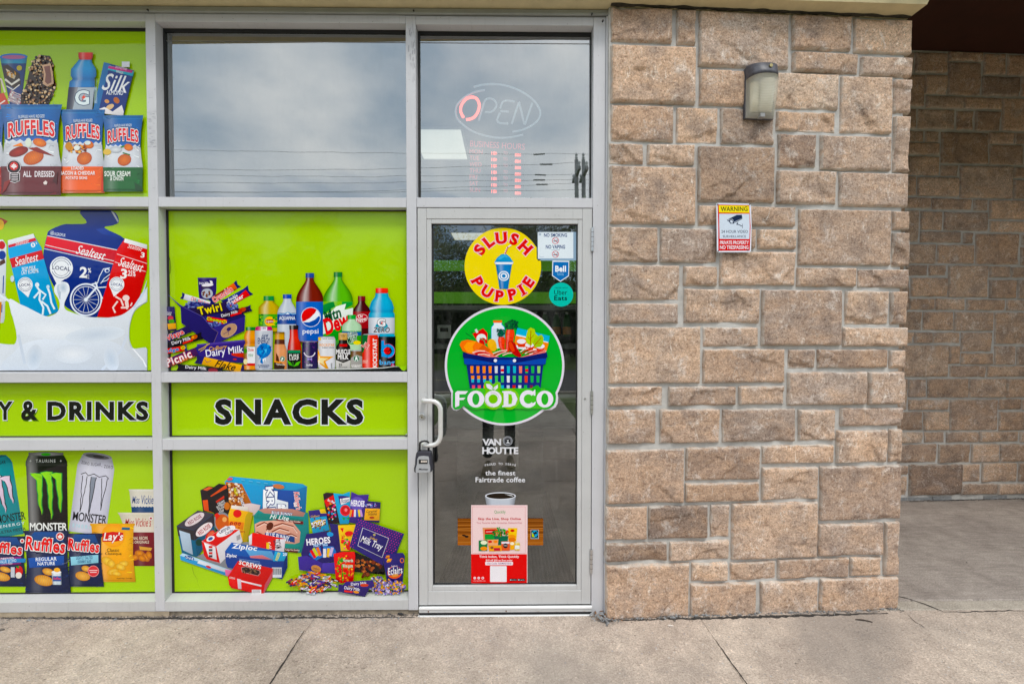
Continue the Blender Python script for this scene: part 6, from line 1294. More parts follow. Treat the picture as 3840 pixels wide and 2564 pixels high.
for k, c_ in enumerate(('#c83a3a', '#4a4a50', '#c83a3a', '#3a3a44')): a.rect(522, 905 + k * 32, 560, 928 + k * 32, c_)
a.end('printed_vitamin_box')
a.poly([(940, 800), (985, 765), (1325, 830), (1310, 965), (1220, 960), (950, 895)], '#d8323a'); a.poly([(940, 805), (975, 775), (972, 890), (945, 895)], '#e8e4ea'); a.poly([(1225, 835), (1325, 832), (1310, 968), (1215, 960)], '#e0dce2'); a.text('Cold', 1120, 880, 1190, 920, '#f0ecec', .03, rot=75); a.text('ZICAM', 1195, 850, 1290, 920, '#3a3040', .03, rot=75); a.rect(1125, 870, 1155, 940, '#e8c83a'); a.end('printed_medicine_box')
a.poly([(222, 1000), (250, 980), (760, 1160), (740, 1230), (230, 1050)], '#b8d4e4'); a.poly([(222, 1005), (740, 1180), (738, 1228), (228, 1052)], '#4a98c8'); a.poly([(420, 1055), (700, 1150), (690, 1180), (400, 1085)], '#d8dce4'); a.poly([(690, 1150), (765, 1160), (740, 1230), (700, 1215)], '#d878a0'); a.ell(320, 1030, 52, 22, '#2a5a9a', 16); a.text('Oral-B', 280, 1018, 360, 1044, '#f0f4f8', .03, rot=16); a.ell(520, 1125, 30, 12, '#c83848', 20); a.end('printed_toothbrush_box')
a.poly([(692, 960), (760, 868), (1345, 975), (1325, 1160), (1290, 1252), (1180, 1230), (720, 1130), (700, 1080)], '#1f3f88'); a.poly([(692, 960), (760, 868), (1345, 975), (1310, 1062), (760, 1000)], '#2a5ca8'); a.poly([(900, 940), (1180, 960), (1230, 1060), (960, 1020)], '#6aa0cc'); a.poly([(950, 1010), (1080, 1000), (1190, 1050), (960, 1030)], '#c87a80'); a.poly([(1215, 962), (1345, 978), (1310, 1062), (1195, 1065)], '#2fa0c8'); a.poly([(1310, 1062), (1345, 978), (1345, 1130), (1290, 1250)], '#15306c')
a.text('Ziploc', 762, 892, 1030, 958, '#f4f6fa', .05, rot=6, shear=.15); a.text('Ziploc', 702, 988, 815, 1032, '#f4f6fa', .05, rot=4, shear=.15); a.text('FREEZER', 1200, 1000, 1290, 1028, '#e8e040', .05, rot=-70); a.text('20', 1298, 978, 1340, 1008, '#f4f6fa', .04); a.rect(1182, 1130, 1285, 1235, '#d8dce2')
for k in range(12): a.line([(1190 + k * 8, 1138), (1190 + k * 8, 1205)], 3 + (k * 7 % 3), '#1c1c22')
for k in range(4): a.line([(840, 1040 + k * 14), (1060, 1072 + k * 14)], 4, '#8aa8d0')
a.end('printed_freezer_bag_box')
a.poly([(722, 1225), (830, 1060), (1195, 1140), (1185, 1230), (1090, 1418), (760, 1345), (735, 1310)], '#c8262e'); a.poly([(722, 1225), (1110, 1310), (1095, 1415), (740, 1315)], '#d42c34'); a.poly([(1110, 1308), (1195, 1160), (1190, 1235), (1092, 1416)], '#b8606a'); a.poly([(820, 1245), (860, 1255), (865, 1355), (830, 1350)], '#d8c8d0'); a.poly([(860, 1130), (905, 1115), (1060, 1160), (1066, 1190), (1040, 1220), (870, 1180)], '#c89090'); a.poly([(866, 1134), (906, 1122), (1054, 1164), (1056, 1190), (1034, 1212), (876, 1174)], '#3a2c2c'); speckle(a, 960, 1168, 80, 26, 40, ['#6a5040', '#8a7058', '#241c1c'], 6, 14, 3)
a.text('SCREWS', 838, 1076, 1075, 1122, '#f4ecec', .05, rot=13); a.text('SCREWS', 740, 1228, 800, 1248, '#f0dcdc', .03, rot=12); a.poly([(862, 1262), (1078, 1312), (1074, 1330), (862, 1278)], '#e8dce0'); a.rect(975, 1360, 1072, 1408, '#e8e4e6')
for k in range(9): a.line([(985 + k * 9, 1364), (985 + k * 9, 1396)], 3, '#1c1c20')
a.end('printed_screw_box')
a.line([(350, 1120), (370, 1200), (400, 1240), (412, 1300), (430, 1360)], 3.5, '#4a6a08', True); a.end('crease')
# right-hand chocolates
a.crop(1060, 1720, .35714); a.clip = (629, 1700, 1531, 2230)
PL = '#352a78'
a.poly([(432, 362), (465, 345), (540, 350), (605, 665), (490, 670), (450, 480)], '#2a1c28'); a.poly([(440, 430), (540, 370), (560, 450), (470, 500)], '#d83038'); a.text('Bassetts', 478, 425, 560, 450, '#f4eaec', .03, rot=24); speckle(a, 530, 540, 46, 110, 46, ['#d8307a', '#e8b030', '#3a9ad0', '#e8e0e8', '#d83038', '#181014'], 7, 15, 3); a.end('printed_sweets_box')
a.poly([(540, 352), (640, 362), (712, 335), (718, 560), (700, 670), (610, 672)], '#2aa4cc'); a.poly([(590, 380), (640, 378), (708, 385), (700, 440), (610, 470)], PL); a.poly([(610, 410), (712, 395), (708, 440), (620, 475)], '#f0eef2'); a.text('Roses', 622, 400, 704, 452, '#3a2a6a', .01, rot=-6, shear=.2); a.ell(665, 532, 54, 58, '#d83444'); a.ring(668, 528, 32, 34, 8, '#a81c30'); a.ell(672, 526, 15, 17, '#f09098'); a.poly([(630, 600), (670, 612), (650, 635)], '#3aa04a'); a.poly([(675, 612), (712, 600), (700, 632)], '#3aa04a'); a.end('printed_sweets_box')
a.poly([(728, 335), (800, 370), (912, 365), (890, 480), (850, 600), (780, 668), (704, 655), (720, 480)], '#48348c'); a.ell(790, 460, 76, 70, '#6a58b0'); a.text('HEROES', 724, 425, 866, 490, '#f4f2f8', .06, rot=4, sp=.95)
for k, c_ in enumerate(('#e8a030', '#d83038', '#e8e0e8', '#3a5ab0', '#e8d030', '#c8a0d0')): a.local(722 + k * 22, 560, 12 - k * 5); a.rect(-10, -38, 10, 38, c_); a.local()
a.poly([(708, 600), (850, 600), (780, 668), (704, 655)], '#3a2a78'); a.end('printed_sweets_box')
a.poly([(890, 432), (1035, 445), (1022, 660), (850, 640), (865, 520)], '#2a2460'); a.poly([(875, 510), (1028, 512), (1022, 636), (862, 632)], '#e8b020'); a.text('Caramel', 885, 525, 1000, 552, '#3a2418', .015, rot=-4, shear=.25); a.text('Nibbles', 905, 554, 996, 582, '#3a2418', .015, rot=-4, shear=.25); speckle(a, 945, 478, 66, 18, 26, ['#3a80c8', '#8a50a8', '#c8c0d8'], 6, 12, 3); a.ell(944, 605, 26, 12, '#a84a20'); a.end('printed_sweets_pouch')
a.poly([(500, 665), (620, 680), (650, 960), (560, 960), (520, 760)], '#2b2468'); a.end('printed_gift_box')
a.poly([(280, 535), (450, 515), (470, 560), (505, 740), (330, 780)], PL); a.poly([(395, 520), (452, 515), (470, 560), (408, 562)], '#e8c830'); a.text('Cadbury', 305, 578, 400, 606, '#e0b858', .02, rot=-6, shear=.25); a.poly([(295, 610), (468, 590), (500, 735), (328, 770)], '#2a9ac0'); a.ell(388, 665, 74, 36, '#e8c82c', -12); a.text('BOOST', 312, 640, 468, 694, '#f4f2f6', .07, rot=-14, out='#2a1c50', ow=.05); a.text('BITES', 352, 680, 418, 702, '#3a2418', .04, rot=-12); speckle(a, 390, 680, 86, 76, 14, ['#6a3020'], 8, 13, 12); a.end('printed_sweets_pouch')
a.poly([(260, 775), (560, 745), (605, 970), (550, 1060), (240, 1130), (205, 980)], '#2b2468'); a.text('HEROES', 260, 815, 510, 884, '#f4f2f8', .06, rot=-6, sp=.95); a.text('PARTY BAG', 335, 878, 480, 906, '#d0e8f8', .04, rot=-6, out='#2a70b8', ow=.07); a.poly([(285, 990), (330, 930), (430, 905), (540, 905), (572, 960), (560, 1010), (420, 1020), (300, 1090), (330, 1030)], '#2f78c0')
for k, (x, y, c_, r0) in enumerate(((330, 985, '#d83a34', -30), (355, 965, '#c8d040', -28), (390, 960, '#e88030', -20), (425, 940, '#2a2468', -10), (450, 975, '#e8e4ea', 0), (488, 970, '#e8c030', 5), (520, 960, '#c8b8d8', 15))): a.local(x, y, r0); a.rect(-15, -46, 15, 46, c_); a.local()
a.ell(508, 778, 34, 24, '#2a98d0', 10); a.end('printed_sweets_pouch')
a.poly([(172, 1015), (260, 1000), (430, 1080), (560, 1070), (575, 1190), (330, 1170), (185, 1150)], '#40308a'); a.poly([(430, 1080), (560, 1072), (575, 1190), (420, 1180)], '#4c3c98'); a.ell(362, 1138, 54, 36, '#c8905a', 20); a.text('Cadbury', 325, 1126, 400, 1150, '#4a2a50', .02, rot=14, shear=.2); a.end('printed_gift_box')
a.poly([(590, 685), (775, 678), (715, 950), (620, 955)], '#e8c420'); a.poly([(612, 715), (650, 712), (640, 760)], '#d83038'); a.ell(705, 770, 44, 26, '#d83038', -5); a.text('Jelly Babies', 625, 780, 735, 815, '#c82830', .03, rot=-6); a.poly([(625, 830), (720, 850), (715, 950), (690, 940), (650, 880), (620, 870)], '#d83a34'); speckle(a, 660, 870, 36, 70, 16, ['#e85aa0', '#f0e060', '#48a040', '#d83038'], 8, 16, 2); a.end('printed_sweets_box')
a.poly([(745, 955), (1075, 1090), (1080, 1200), (760, 1170)], '#181216'); speckle(a, 900, 1100, 160, 70, 36, ['#7a3a24', '#a05a38', '#5a2818', '#c07848'], 12, 24, 5); speckle(a, 850, 1205, 70, 22, 10, ['#6a3020', '#8a4a30'], 14, 22, 2)
a.poly([(795, 608), (1282, 772), (1195, 985), (1075, 980), (1065, 1105), (712, 905)], '#2f2776')
r = random.Random(2)
for i in range(18):
    for j in range(13):
        u, v = (i + .5 + .5 * (j % 2)) / 18.5, (j + .5) / 13; x = 795 + (1282 - 795) * u - (83) * v * 1.0; y = 608 + (772 - 608) * u + 300 * v
        if .10 < u < .70 and .28 < v < 1 or x > 1270 - (y - 770) * .42 or (y > 905 + (x - 712) * .55 + 0) : continue
        a.ell(x, y, 5, 6, r.choice(['#c03a8a', '#a8347c', '#d04a94']), 30, 6)
a.poly([(850, 705), (1125, 815), (1055, 1020), (798, 895)], '#d8d4e0'); a.poly([(854, 710), (1119, 818), (1051, 1013), (804, 892)], '#2b236c'); a.text('Cadbury', 925, 808, 1005, 838, '#e0b858', .02, rot=20, shear=.2); a.text('Milk Tray', 826, 830, 1064, 920, '#f4f2f8', .015, rot=22, shear=.15); a.ell(972, 780, 14, 12, '#b8a878'); a.end('printed_chocolate_box')
a.poly([(548, 978), (640, 958), (765, 955), (775, 1000), (755, 1260), (620, 1285), (570, 1240)], '#d82a2c'); a.text('Maynards', 640, 1030, 750, 1072, '#f4f0e8', .03, rot=2, out='#2a7a3a', ow=.06); a.ell(695, 1108, 56, 28, '#e86a2a'); a.text('Wine gums', 640, 1085, 748, 1130, '#f4e8e0', .04, out='#3a8a3a', ow=.06); a.poly([(585, 1060), (640, 1010), (650, 1060), (600, 1090)], '#48a038'); a.line([(635, 1090), (645, 1250)], 14, '#48a038'); speckle(a, 665, 1120, 96, 140, 60, ['#e8902a', '#e8c830', '#a81c20', '#58a83a', '#e85a34'], 7, 14, 7, lambda x, y: not (1030 < y < 1135 and x > 630)); a.end('printed_sweets_box')
a.poly([(1070, 975), (1270, 965), (1292, 1000), (1268, 1280), (1105, 1262), (1075, 1100)], '#2b2470'); a.ell(1185, 1170, 76, 66, '#e8703a', -10); a.ell(1190, 1160, 62, 54, '#2b2470', -10); a.text('Cadbury', 1150, 1095, 1215, 1118, '#e8e0f0', .02, rot=-6); a.text('Eclairs', 1112, 1115, 1266, 1190, '#f4f2f8', .03, rot=-8, shear=.2, out='#2a1c50', ow=.04); speckle(a, 1120, 1025, 36, 34, 18, ['#e8a020', '#c87818', '#f0c848'], 9, 16, 4); a.ring(1262, 1045, 18, 22, 8, '#e08028'); a.ell(1190, 1200, 38, 14, '#d8a060', -8); a.end('printed_sweets_box')
r = random.Random(9)
for k in range(120):
    x = r.gauss(350, 115); y = 1270 + r.uniform(-110, 118) * (1 - min(.85, abs(x - 340) / 300))
    if x < 95 or x > 590: continue
    a.local(x, y, r.uniform(-45, 30)); c_ = r.choice(['#e8c030', '#2a2060', '#d8dce8', '#d83a34', '#5a3aa0', '#c8902a', '#2a6ab0', '#3a1c30', '#e8e0ea', '#e07a28'])
    L_ = r.uniform(22, 48); a.rect(-L_, -9, L_, 9, c_); a.rect(-L_ * .6, -4, L_ * .6, 3, r.choice(['#f0eef2', '#e8c030', '#c82a34', '#2a2060'])); a.poly([(-L_, -9), (-L_ - 9, -11), (-L_ - 9, 11), (-L_, 9)], shade(C(c_), .7)); a.local()
a.end('printed_sweets_heap')
speckle(a, 1120, 1310, 185, 78, 330, ['#6a5aa8', '#8a7ac0', '#e09a3a', '#c87828', '#3a2c70', '#d8d0e8', '#f0b858', '#a898d0'], 6, 14, 11); speckle(a, 1010, 1220, 60, 30, 40, ['#6a5aa8', '#e09a3a', '#3a2c70', '#d8d0e8'], 6, 12, 12); a.end('printed_sweets_heap')
a.poly([(690, 1250), (970, 1230), (985, 1295), (900, 1330), (640, 1300)], '#3a2a78'); a.text('Dairy Milk', 742, 1252, 905, 1292, '#f4f2f8', .02, rot=-4); a.ell(880, 1284, 44, 16, '#c8502c'); a.poly([(612, 1275), (930, 1320), (885, 1405), (608, 1350)], '#2f2468'); a.text('Cadbury', 710, 1290, 775, 1310, '#e0b858', .02, rot=6); a.text('Dairy Milk', 672, 1304, 835, 1345, '#f4f2f8', .02, rot=8); a.poly([(672, 1335), (760, 1345), (756, 1364), (672, 1354)], '#d8442c'); a.ell(795, 1355, 30, 12, '#e8a050', 10); a.end('printed_chocolate_bar'); a.clip = None

# ================================================================ DOOR STICKERS AND POSTERS
SP = Plane(0, DGY - .0015, 0)
def sticker(name, label, cat, cx, cy, m=None, w=.0004, group=None, pl=None):
    pl = pl or SP; u, z = pl.hit(cx, cy); rt = root(name, label, cat, tuple(pl.pt(u, z)), group); return Art(rt, pl, w, m)
a = sticker('round_sticker', 'round yellow sticker with red SLUSH PUPPIE lettering near the top of the door', 'sticker', 1886, 999)
a.crop(1540, 760, .32354)
pts = [(1068 + 444*math.cos(R(t)), 738 + 446*math.sin(R(t))) for t in range(-10, 322, 5)]
a.poly([p for p in pts] + [(1460, 520), (1462, 655), (1508, 660)], '#f0dc1e'); a.end('film')
a.letters([('S', 800, 545, -58), ('L', 905, 450, -38), ('U', 1050, 412, -5), ('S', 1200, 425, 18), ('H', 1330, 520, 44)], 138, '#d8202c', .07, out='#f0c8d8', ow=.05, wk=1.1); a.end('lettering')
a.letters([('P', 775, 920, 62), ('U', 885, 1030, 32), ('P', 1030, 1082, 6), ('P', 1180, 1062, -14), ('I', 1290, 1010, -30), ('E', 1365, 920, -55)], 132, '#d8202c', .07, out='#f0c8d8', ow=.05, wk=1.05); a.end('lettering')
# a plain cup of blue slush with a striped straw in place of the mascot
a.body([(690, 970, 1190, '#e8ecf2'), (710, 975, 1185, '#c8ccd6'), (711, 985, 1175, '#2a84c0'), (860, 1010, 1150, '#2a84c0'), (1000, 1030, 1130, '#2478b4')], .2, .75)
a.poly([(972, 690), (1000, 640), (1050, 600), (1100, 590), (1150, 630), (1190, 690)], '#3a98c8'); a.poly([(1000, 655), (1050, 612), (1100, 600), (1140, 640), (1090, 630), (1040, 660)], '#58b0d8'); a.poly([(975, 690), (1188, 690), (1180, 715), (985, 715)], '#f0f2f6')
a.line([(1090, 600), (1120, 520), (1165, 490)], 16, '#f4eeee')
for k in range(4): a.line([(1092 + k * 9, 592 - k * 22), (1104 + k * 9, 580 - k * 22)], 14, '#c82a34')
a.ell(1080, 850, 62, 58, '#e8eef4'); a.ring(1080, 850, 44, 40, 9, '#2a84c0'); a.ell(1080, 850, 22, 20, '#2a84c0'); a.end('picture')
a = sticker('no_smoking_notice', 'white NO SMOKING NO VAPING notice taped in the top right corner of the door', 'notice', 2083, 919, M_flatprint)
a.crop(1540, 760, .32354); a.rect(1472, 340, 1918, 672, '#9ab0c4'); a.rect(1474, 342, 1885, 646, '#e4ecf2'); a.end('paper')
a.text('NO SMOKING', 1545, 355, 1812, 398, '#27497c', .04, sp=.95); a.text('NO VAPING', 1566, 490, 1790, 535, '#27497c', .04, sp=.95); a.text('is permitted', 1632, 541, 1726, 554, '#6a84a0', .01)
for cy in (441, 598): a.line([(1652, cy + 6), (1705, cy + 6)], 9, '#3a4a60'); a.line([(1690, cy - 4), (1702, cy - 18), (1706, cy - 6)], 5, '#3a4a60'); a.ring(1678, cy, 37, 36, 6, '#c84a5c'); a.line([(1654, cy - 24), (1704, cy + 26)], 6, '#c84a5c')
a.ring(1497, 368, 11, 11, 4, '#7a94b0'); a.text('SFO', 1490, 363, 1504, 373, '#7a94b0', .01); a.line([(1488, 618), (1510, 630), (1545, 630)], 3, '#8aa0b8'); a.end('lettering')
a = sticker('shield_sticker', 'small blue shield sticker reading Bell on the right of the door glass', 'sticker', 2102, 1015)
a.crop(1540, 760, .32354); a.poly([(1642, 672), (1838, 675), (1836, 850), (1735, 917), (1638, 848)], '#e8eef4'); a.poly([(1652, 686), (1829, 688), (1827, 845), (1735, 905), (1647, 842)], '#2b74b4'); a.end('film')
a.text('Bell', 1675, 730, 1800, 802, '#f2f6fa', .07, sp=.95); a.text('Business', 1698, 812, 1772, 825, '#a8d8f0', .01); a.text('Security', 1700, 829, 1774, 846, '#a8d8f0', .01); a.end('lettering')
a = sticker('teal_sticker', 'small round turquoise ORDER WITH Uber Eats sticker on the right of the door glass', 'sticker', 2104, 1104)
a.crop(1540, 760, .32354); a.ell(1744, 1065, 140, 139, '#12bfb0', n=48); a.end('film')
a.text('ORDER WITH', 1668, 979, 1818, 996, '#14403c', .01, sp=1.1); a.text('Uber', 1664, 1012, 1814, 1068, '#0f2422', .0); a.text('Eats', 1664, 1078, 1814, 1132, '#0f2422', .03); a.end('lettering')
# big logo
a = sticker('store_logo_sticker', 'large round green sticker with a grocery basket and the white name FOODCO on the door', 'sticker', 1890, 1370)
a.crop(1540, 1120, .33159)
def disc(cx, cy, rx, ry, a0, a1, st=4): return [(cx + rx*math.cos(R(t)), cy + ry*math.sin(R(t))) for t in range(a0, a1, st)]
out_ = disc(1062, 755, 677, 677, 152, 389) + [(1662, 1080), (1668, 1120), (1662, 1180), (1640, 1225), (1590, 1255), (1510, 1262)] + disc(1062, 755, 677, 677, 50, 136) + [(580, 1215), (560, 1245), (520, 1268), (480, 1255), (460, 1220), (458, 1060)]
a.poly(out_, '#e2dde8')
cx, cy = 1062, 760
inn = [(cx + (x - cx) * .962, cy + (y - cy) * .962) for x, y in out_]
a.poly(inn, '#10b04c'); a.ell(1062, 800, 560, 420, '#1fb63c', edge='#10b04c'); a.end('film')
# groceries
a.line([(622, 388), (700, 440), (760, 480)], 9, '#0e5a34', True); a.line([(625, 450), (700, 465)], 7, '#0e5a34', True); a.line([(690, 375), (730, 430), (760, 490)], 14, '#1a7a3c', True)
a.poly([(700, 395), (820, 335), (870, 390), (868, 500), (790, 540), (745, 470)], '#d83038'); a.ell(800, 450, 56, 54, '#e8ecec'); a.ell(815, 485, 42, 44, '#d03a34'); a.line([(780, 445), (830, 470), (850, 540)], 10, '#3a9a6a'); a.line([(735, 345), (755, 385)], 26, '#d8dce4')
a.poly([(880, 385), (930, 440), (985, 560), (910, 540), (875, 470)], '#188a48'); a.poly([(990, 500), (1050, 560), (1000, 600), (960, 590)], '#28a83c')
a.poly([(912, 320), (940, 290), (940, 270), (1030, 270), (1030, 290), (1062, 320), (1062, 560), (912, 560)], '#e8f0f4'); a.line([(940, 272), (940, 292), (914, 322), (914, 550)], 9, '#38b8d8'); a.line([(1030, 272), (1030, 292), (1060, 322), (1060, 500)], 9, '#38b8d8'); a.rect(934, 245, 1032, 272, '#f07c20'); a.poly([(916, 335), (1058, 335), (1058, 550), (916, 550)], '#d4e2ee')
a.ell(922, 525, 50, 72, '#f0b428', -18)
for i in range(6):
    for j in range(10): a.ell(890 + i*13 + j*2.4, 470 + j*12 - i*1.5, 4.5, 4, '#f8d868', n=6)
speckle(a, 1150, 300, 76, 56, 46, ['#175c3c', '#0f4c34', '#1f6a40'], 10, 22, 3); speckle(a, 1015, 380, 60, 42, 36, ['#175c4c', '#0f4c44', '#1c6a50'], 8, 16, 4)
a.body([(350, 1085, 1165, '#e85428'), (400, 1072, 1175, '#ec5a2a'), (480, 1072, 1160, '#e85428'), (600, 1075, 1110, '#e04c22')], .15, .8); a.body([(432, 995, 1058, '#e85428'), (470, 988, 1068, '#ec5a2a'), (540, 1000, 1062, '#e85428'), (600, 1040, 1075, '#d84820')], .12, .8)
for (x0, x1, y) in ((1085, 1120, 400), (1120, 1150, 440), (1090, 1120, 470), (1005, 1030, 490), (1030, 1052, 520)): a.line([(x0, y), (x1, y + 4)], 5, '#b8341c')
a.poly([(1208, 328), (1572, 420), (1530, 600), (1165, 560)], '#e6f0f6'); a.poly([(1208, 328), (1572, 420), (1562, 490), (1190, 400)], '#35b4d4'); a.poly([(1185, 415), (1560, 500), (1535, 590), (1170, 520)], '#f0952c')
for (x, y) in ((1252, 500), (1345, 540), (1465, 555)): a.poly([(x - 48, y - 10), (x + 48, y - 8), (x + 36, y + 48), (x - 36, y + 46)], '#d8502c'); a.ell(x, y - 18, 50, 28, '#eceaf0')
a.poly([(1355, 325), (1400, 345), (1410, 390), (1440, 420), (1425, 470), (1380, 500), (1365, 530), (1320, 510), (1298, 460), (1310, 400), (1325, 350)], '#bcd044'); a.poly([(1440, 420), (1480, 405), (1502, 440), (1498, 500), (1470, 545), (1410, 550), (1380, 510), (1400, 450)], '#a8c83c'); a.line([(1350, 570), (1355, 460), (1360, 360)], 7, '#a83420'); a.line([(1370, 570), (1420, 500), (1475, 440)], 6, '#a83420'); a.line([(1355, 470), (1325, 430)], 4, '#a83420'); a.line([(1355, 450), (1392, 410)], 4, '#a83420'); a.line([(1415, 508), (1470, 500)], 4, '#a83420')
a.poly([(555, 520), (575, 480), (640, 462), (740, 480), (830, 520), (900, 570), (960, 660), (700, 640), (590, 590)], '#f08428'); a.poly([(600, 545), (640, 490), (740, 482), (700, 540), (720, 620), (640, 600)], '#f8a848'); a.poly([(765, 565), (820, 520), (900, 575), (880, 600)], '#d86c20')
a.poly([(695, 620), (740, 575), (850, 590), (940, 640), (1000, 660), (1200, 662), (1260, 655), (1480, 580), (1520, 570), (1530, 620), (1300, 680), (900, 680)], '#e88a80')
a.poly([(720, 615), (760, 590), (850, 605), (920, 645), (740, 640)], '#c83a34')
for (x0, y0, x1, y1) in ((700, 610, 840, 590), (760, 630, 900, 640), (930, 620, 1090, 580), (960, 650, 1080, 600), (1040, 640, 1160, 610), (1240, 600, 1330, 560), (1290, 620, 1420, 580), (1340, 630, 1500, 590)): a.line([(x0, y0), ((x0+x1)/2, (y0+y1)/2 - 10), (x1, y1)], 12, '#f4d4c8')
for (x0, y0, x1, y1) in ((940, 640, 1060, 595), (1260, 620, 1320, 575), (1320, 610, 1440, 585), (1380, 620, 1500, 585)): a.line([(x0, y0), ((x0+x1)/2, (y0+y1)/2 - 4), (x1, y1)], 12, '#c83430')
a.poly([(1098, 490), (1140, 472), (1180, 500), (1205, 560), (1255, 640), (1230, 662), (1180, 640), (1120, 590)], '#b8301c'); a.poly([(1105, 495), (1135, 482), (1160, 530), (1180, 590), (1150, 600), (1120, 560)], '#e0583c'); a.end('picture')
# basket
NB = '#1a2a7c'
a.poly([(600, 660), (1535, 660), (1525, 740), (1500, 745), (1465, 1040), (675, 1040), (632, 745), (606, 735)], NB)
cols_ = [['#f0952c']*4 + ['#d8dce4', '#d8dce4', '#38b4c8', '#38b4c8', '#e88a7a', '#3cb060', '#3cb060', '#9cd080'], ['#f0952c']*4 + ['#5cc070', '#5cc070', '#e4e6ee', '#5cc070', '#6cc478', '#d8503c', '#3cb060', '#3cb060'], ['#e05a7a', '#e05a7a', '#f0952c', '#38b4c8', '#e8eaf0', '#38b4c8', '#c8d4e8', '#c83a34', '#d8dce8', '#3cb060', '#7a3048', '#3a9a50']]
for rI, (ya, yb) in enumerate(((760, 840), (868, 945), (975, 1030))):
    for k in range(12):
        t = k / 11; f0 = 1 - (ya - 745) / 330 * .075; xa = 1065 + (692 + t * (1450 - 692) - 1065) * f0; a.poly([(xa - 18, ya), (xa + 17, ya), (xa + 15, yb), (xa - 15, yb)], cols_[rI][k])
        if rI == 1 and k < 4: a.poly([(xa - 16, 905), (xa + 16, 905), (xa + 15, yb), (xa - 15, yb)], '#38b4c8')
        if rI == 0 and k in (5, 9): a.poly([(xa - 17, 795), (xa + 17, 790), (xa + 15, 825), (xa - 16, 820)], '#d8342c')
a.poly([(605, 672), (930, 690), (1180, 690), (1530, 672), (1525, 725), (1505, 742), (625, 742), (608, 728)], '#1f4fa8')
a.poly([(592, 605), (620, 612), (900, 665), (960, 672), (985, 700), (960, 728), (920, 720), (590, 662)], '#16226c'); a.poly([(1540, 605), (1500, 612), (1240, 665), (1175, 672), (1150, 700), (1175, 728), (1220, 720), (1548, 662)], '#16226c'); a.ell(958, 698, 19, 19, '#e8ecf4'); a.ell(1174, 698, 19, 19, '#e8ecf4'); a.end('picture', label='blue shopping basket filled with groceries')
# FOODCO
for (x, y, r1, r2) in ((740, 1130, 118, 122), (935, 1130, 116, 120), (1120, 1130, 118, 120), (1325, 1130, 118, 120), (1515, 1130, 118, 120)): a.ell(x, y, r1, r2, '#22b038' if x > 1300 or x < 800 else '#8ac81e')
a.rect(740, 1010, 1520, 1240, '#58be28'); a.poly([(480, 1050), (520, 1020), (640, 1020), (700, 1010), (700, 1240), (600, 1210), (560, 1240), (500, 1250), (478, 1220)], '#14a848'); a.ell(1420, 1020, 50, 36, '#18b040')
for (x, y, r1, r2) in ((935, 1130, 112, 118), (1120, 1130, 110, 116)): a.ell(x, y, r1, r2, '#8ac81e')
a.poly([(828, 960), (850, 925), (890, 928), (930, 965), (980, 935), (1015, 945), (1022, 1000), (1000, 1050), (850, 1050)], '#7cc41e')
LW = '#ece8f2'
a.poly([(505, 1060), (530, 1040), (650, 1042), (620, 1075), (552, 1078), (552, 1118), (620, 1116), (600, 1140), (552, 1142), (550, 1205), (505, 1225)], LW)
def oval(x, y, rx, ry, w_, h_, c2): a.ell(x, y, rx, ry, LW); a.ell(x, y, w_, h_, c2)
oval(738, 1131, 95, 95, 40, 66, '#14a848'); oval(933, 1130, 95, 94, 52, 52, '#86c61e'); a.ring(933, 1130, 86, 88, 3, '#8a9088', 90, 200); a.ring(930, 1132, 70, 72, 3, '#8a9088', 250, 350)
a.poly([(1035, 1042), (1130, 1040), (1180, 1062), (1208, 1130), (1185, 1195), (1130, 1220), (1035, 1220), (1035, 1206), (1052, 1200), (1052, 1062), (1035, 1056)], LW); a.poly([(1105, 1072), (1140, 1078), (1152, 1130), (1142, 1185), (1105, 1190)], '#8ac81e')
a.ring(1330, 1130, 74, 76, 46, LW, 42, 318); a.poly([(1376, 1050), (1408, 1022), (1410, 1092), (1392, 1092)], LW); a.poly([(1380, 1180), (1415, 1158), (1405, 1200)], LW)
oval(1516, 1131, 95, 95, 40, 66, '#18b040')
a.poly([(852, 960), (895, 962), (925, 990), (928, 1030), (890, 1020), (862, 1000)], LW); a.poly([(985, 968), (988, 1005), (960, 1028), (935, 1030), (940, 1000)], LW); a.line([(935, 1030), (900, 985)], 3, '#7a9a70'); a.line([(936, 1030), (965, 995)], 3, '#7a9a70'); a.end('lettering', label='white lettering FOODCO with a leaf sprig')

# coffee poster on the inside of the door glass
IP = Plane(0, DGY + .006, 0)
m, nt, p, o = mat('clear_film'); nt.nodes.remove(p); t_ = N(nt, 'ShaderNodeBsdfTransparent'); t_.inputs[0].default_value = (.80, .80, .80, 1); d_ = N(nt, 'ShaderNodeBsdfDiffuse'); d_.inputs[0].default_value = (.25, .24, .24, 1); ms = N(nt, 'ShaderNodeMixShader'); ms.inputs[0].default_value = .16
nt.links.new(t_.outputs[0], ms.inputs[1]); nt.links.new(d_.outputs[0], ms.inputs[2]); nt.links.new(ms.outputs[0], o.inputs[0]); M_film = m
a = sticker('coffee_poster', 'see-through coffee poster with white VAN HOUTTE lettering and a cup on the lower door', 'poster', 1876, 1826, M_flatprint, pl=IP)
def film(x0, y0, x1, y1, name='film', m_=None, w=0):
    P_ = [IP.at(*q_) + Vector((0, w, 0)) for q_ in ((x0, y1), (x1, y1), (x1, y0), (x0, y0))]; return mesh(name, P_, [(0, 1, 2, 3)], m_ or M_film, a.rt)
film(1713, 1616, 2037, 2040)
a.pl = SP; a.w = -.0002          # printing kept just under the pane's front face
a.pl = Plane(0, DGY - .0006, 0); a.w = 0
a.crop(1540, 1580, .32354)
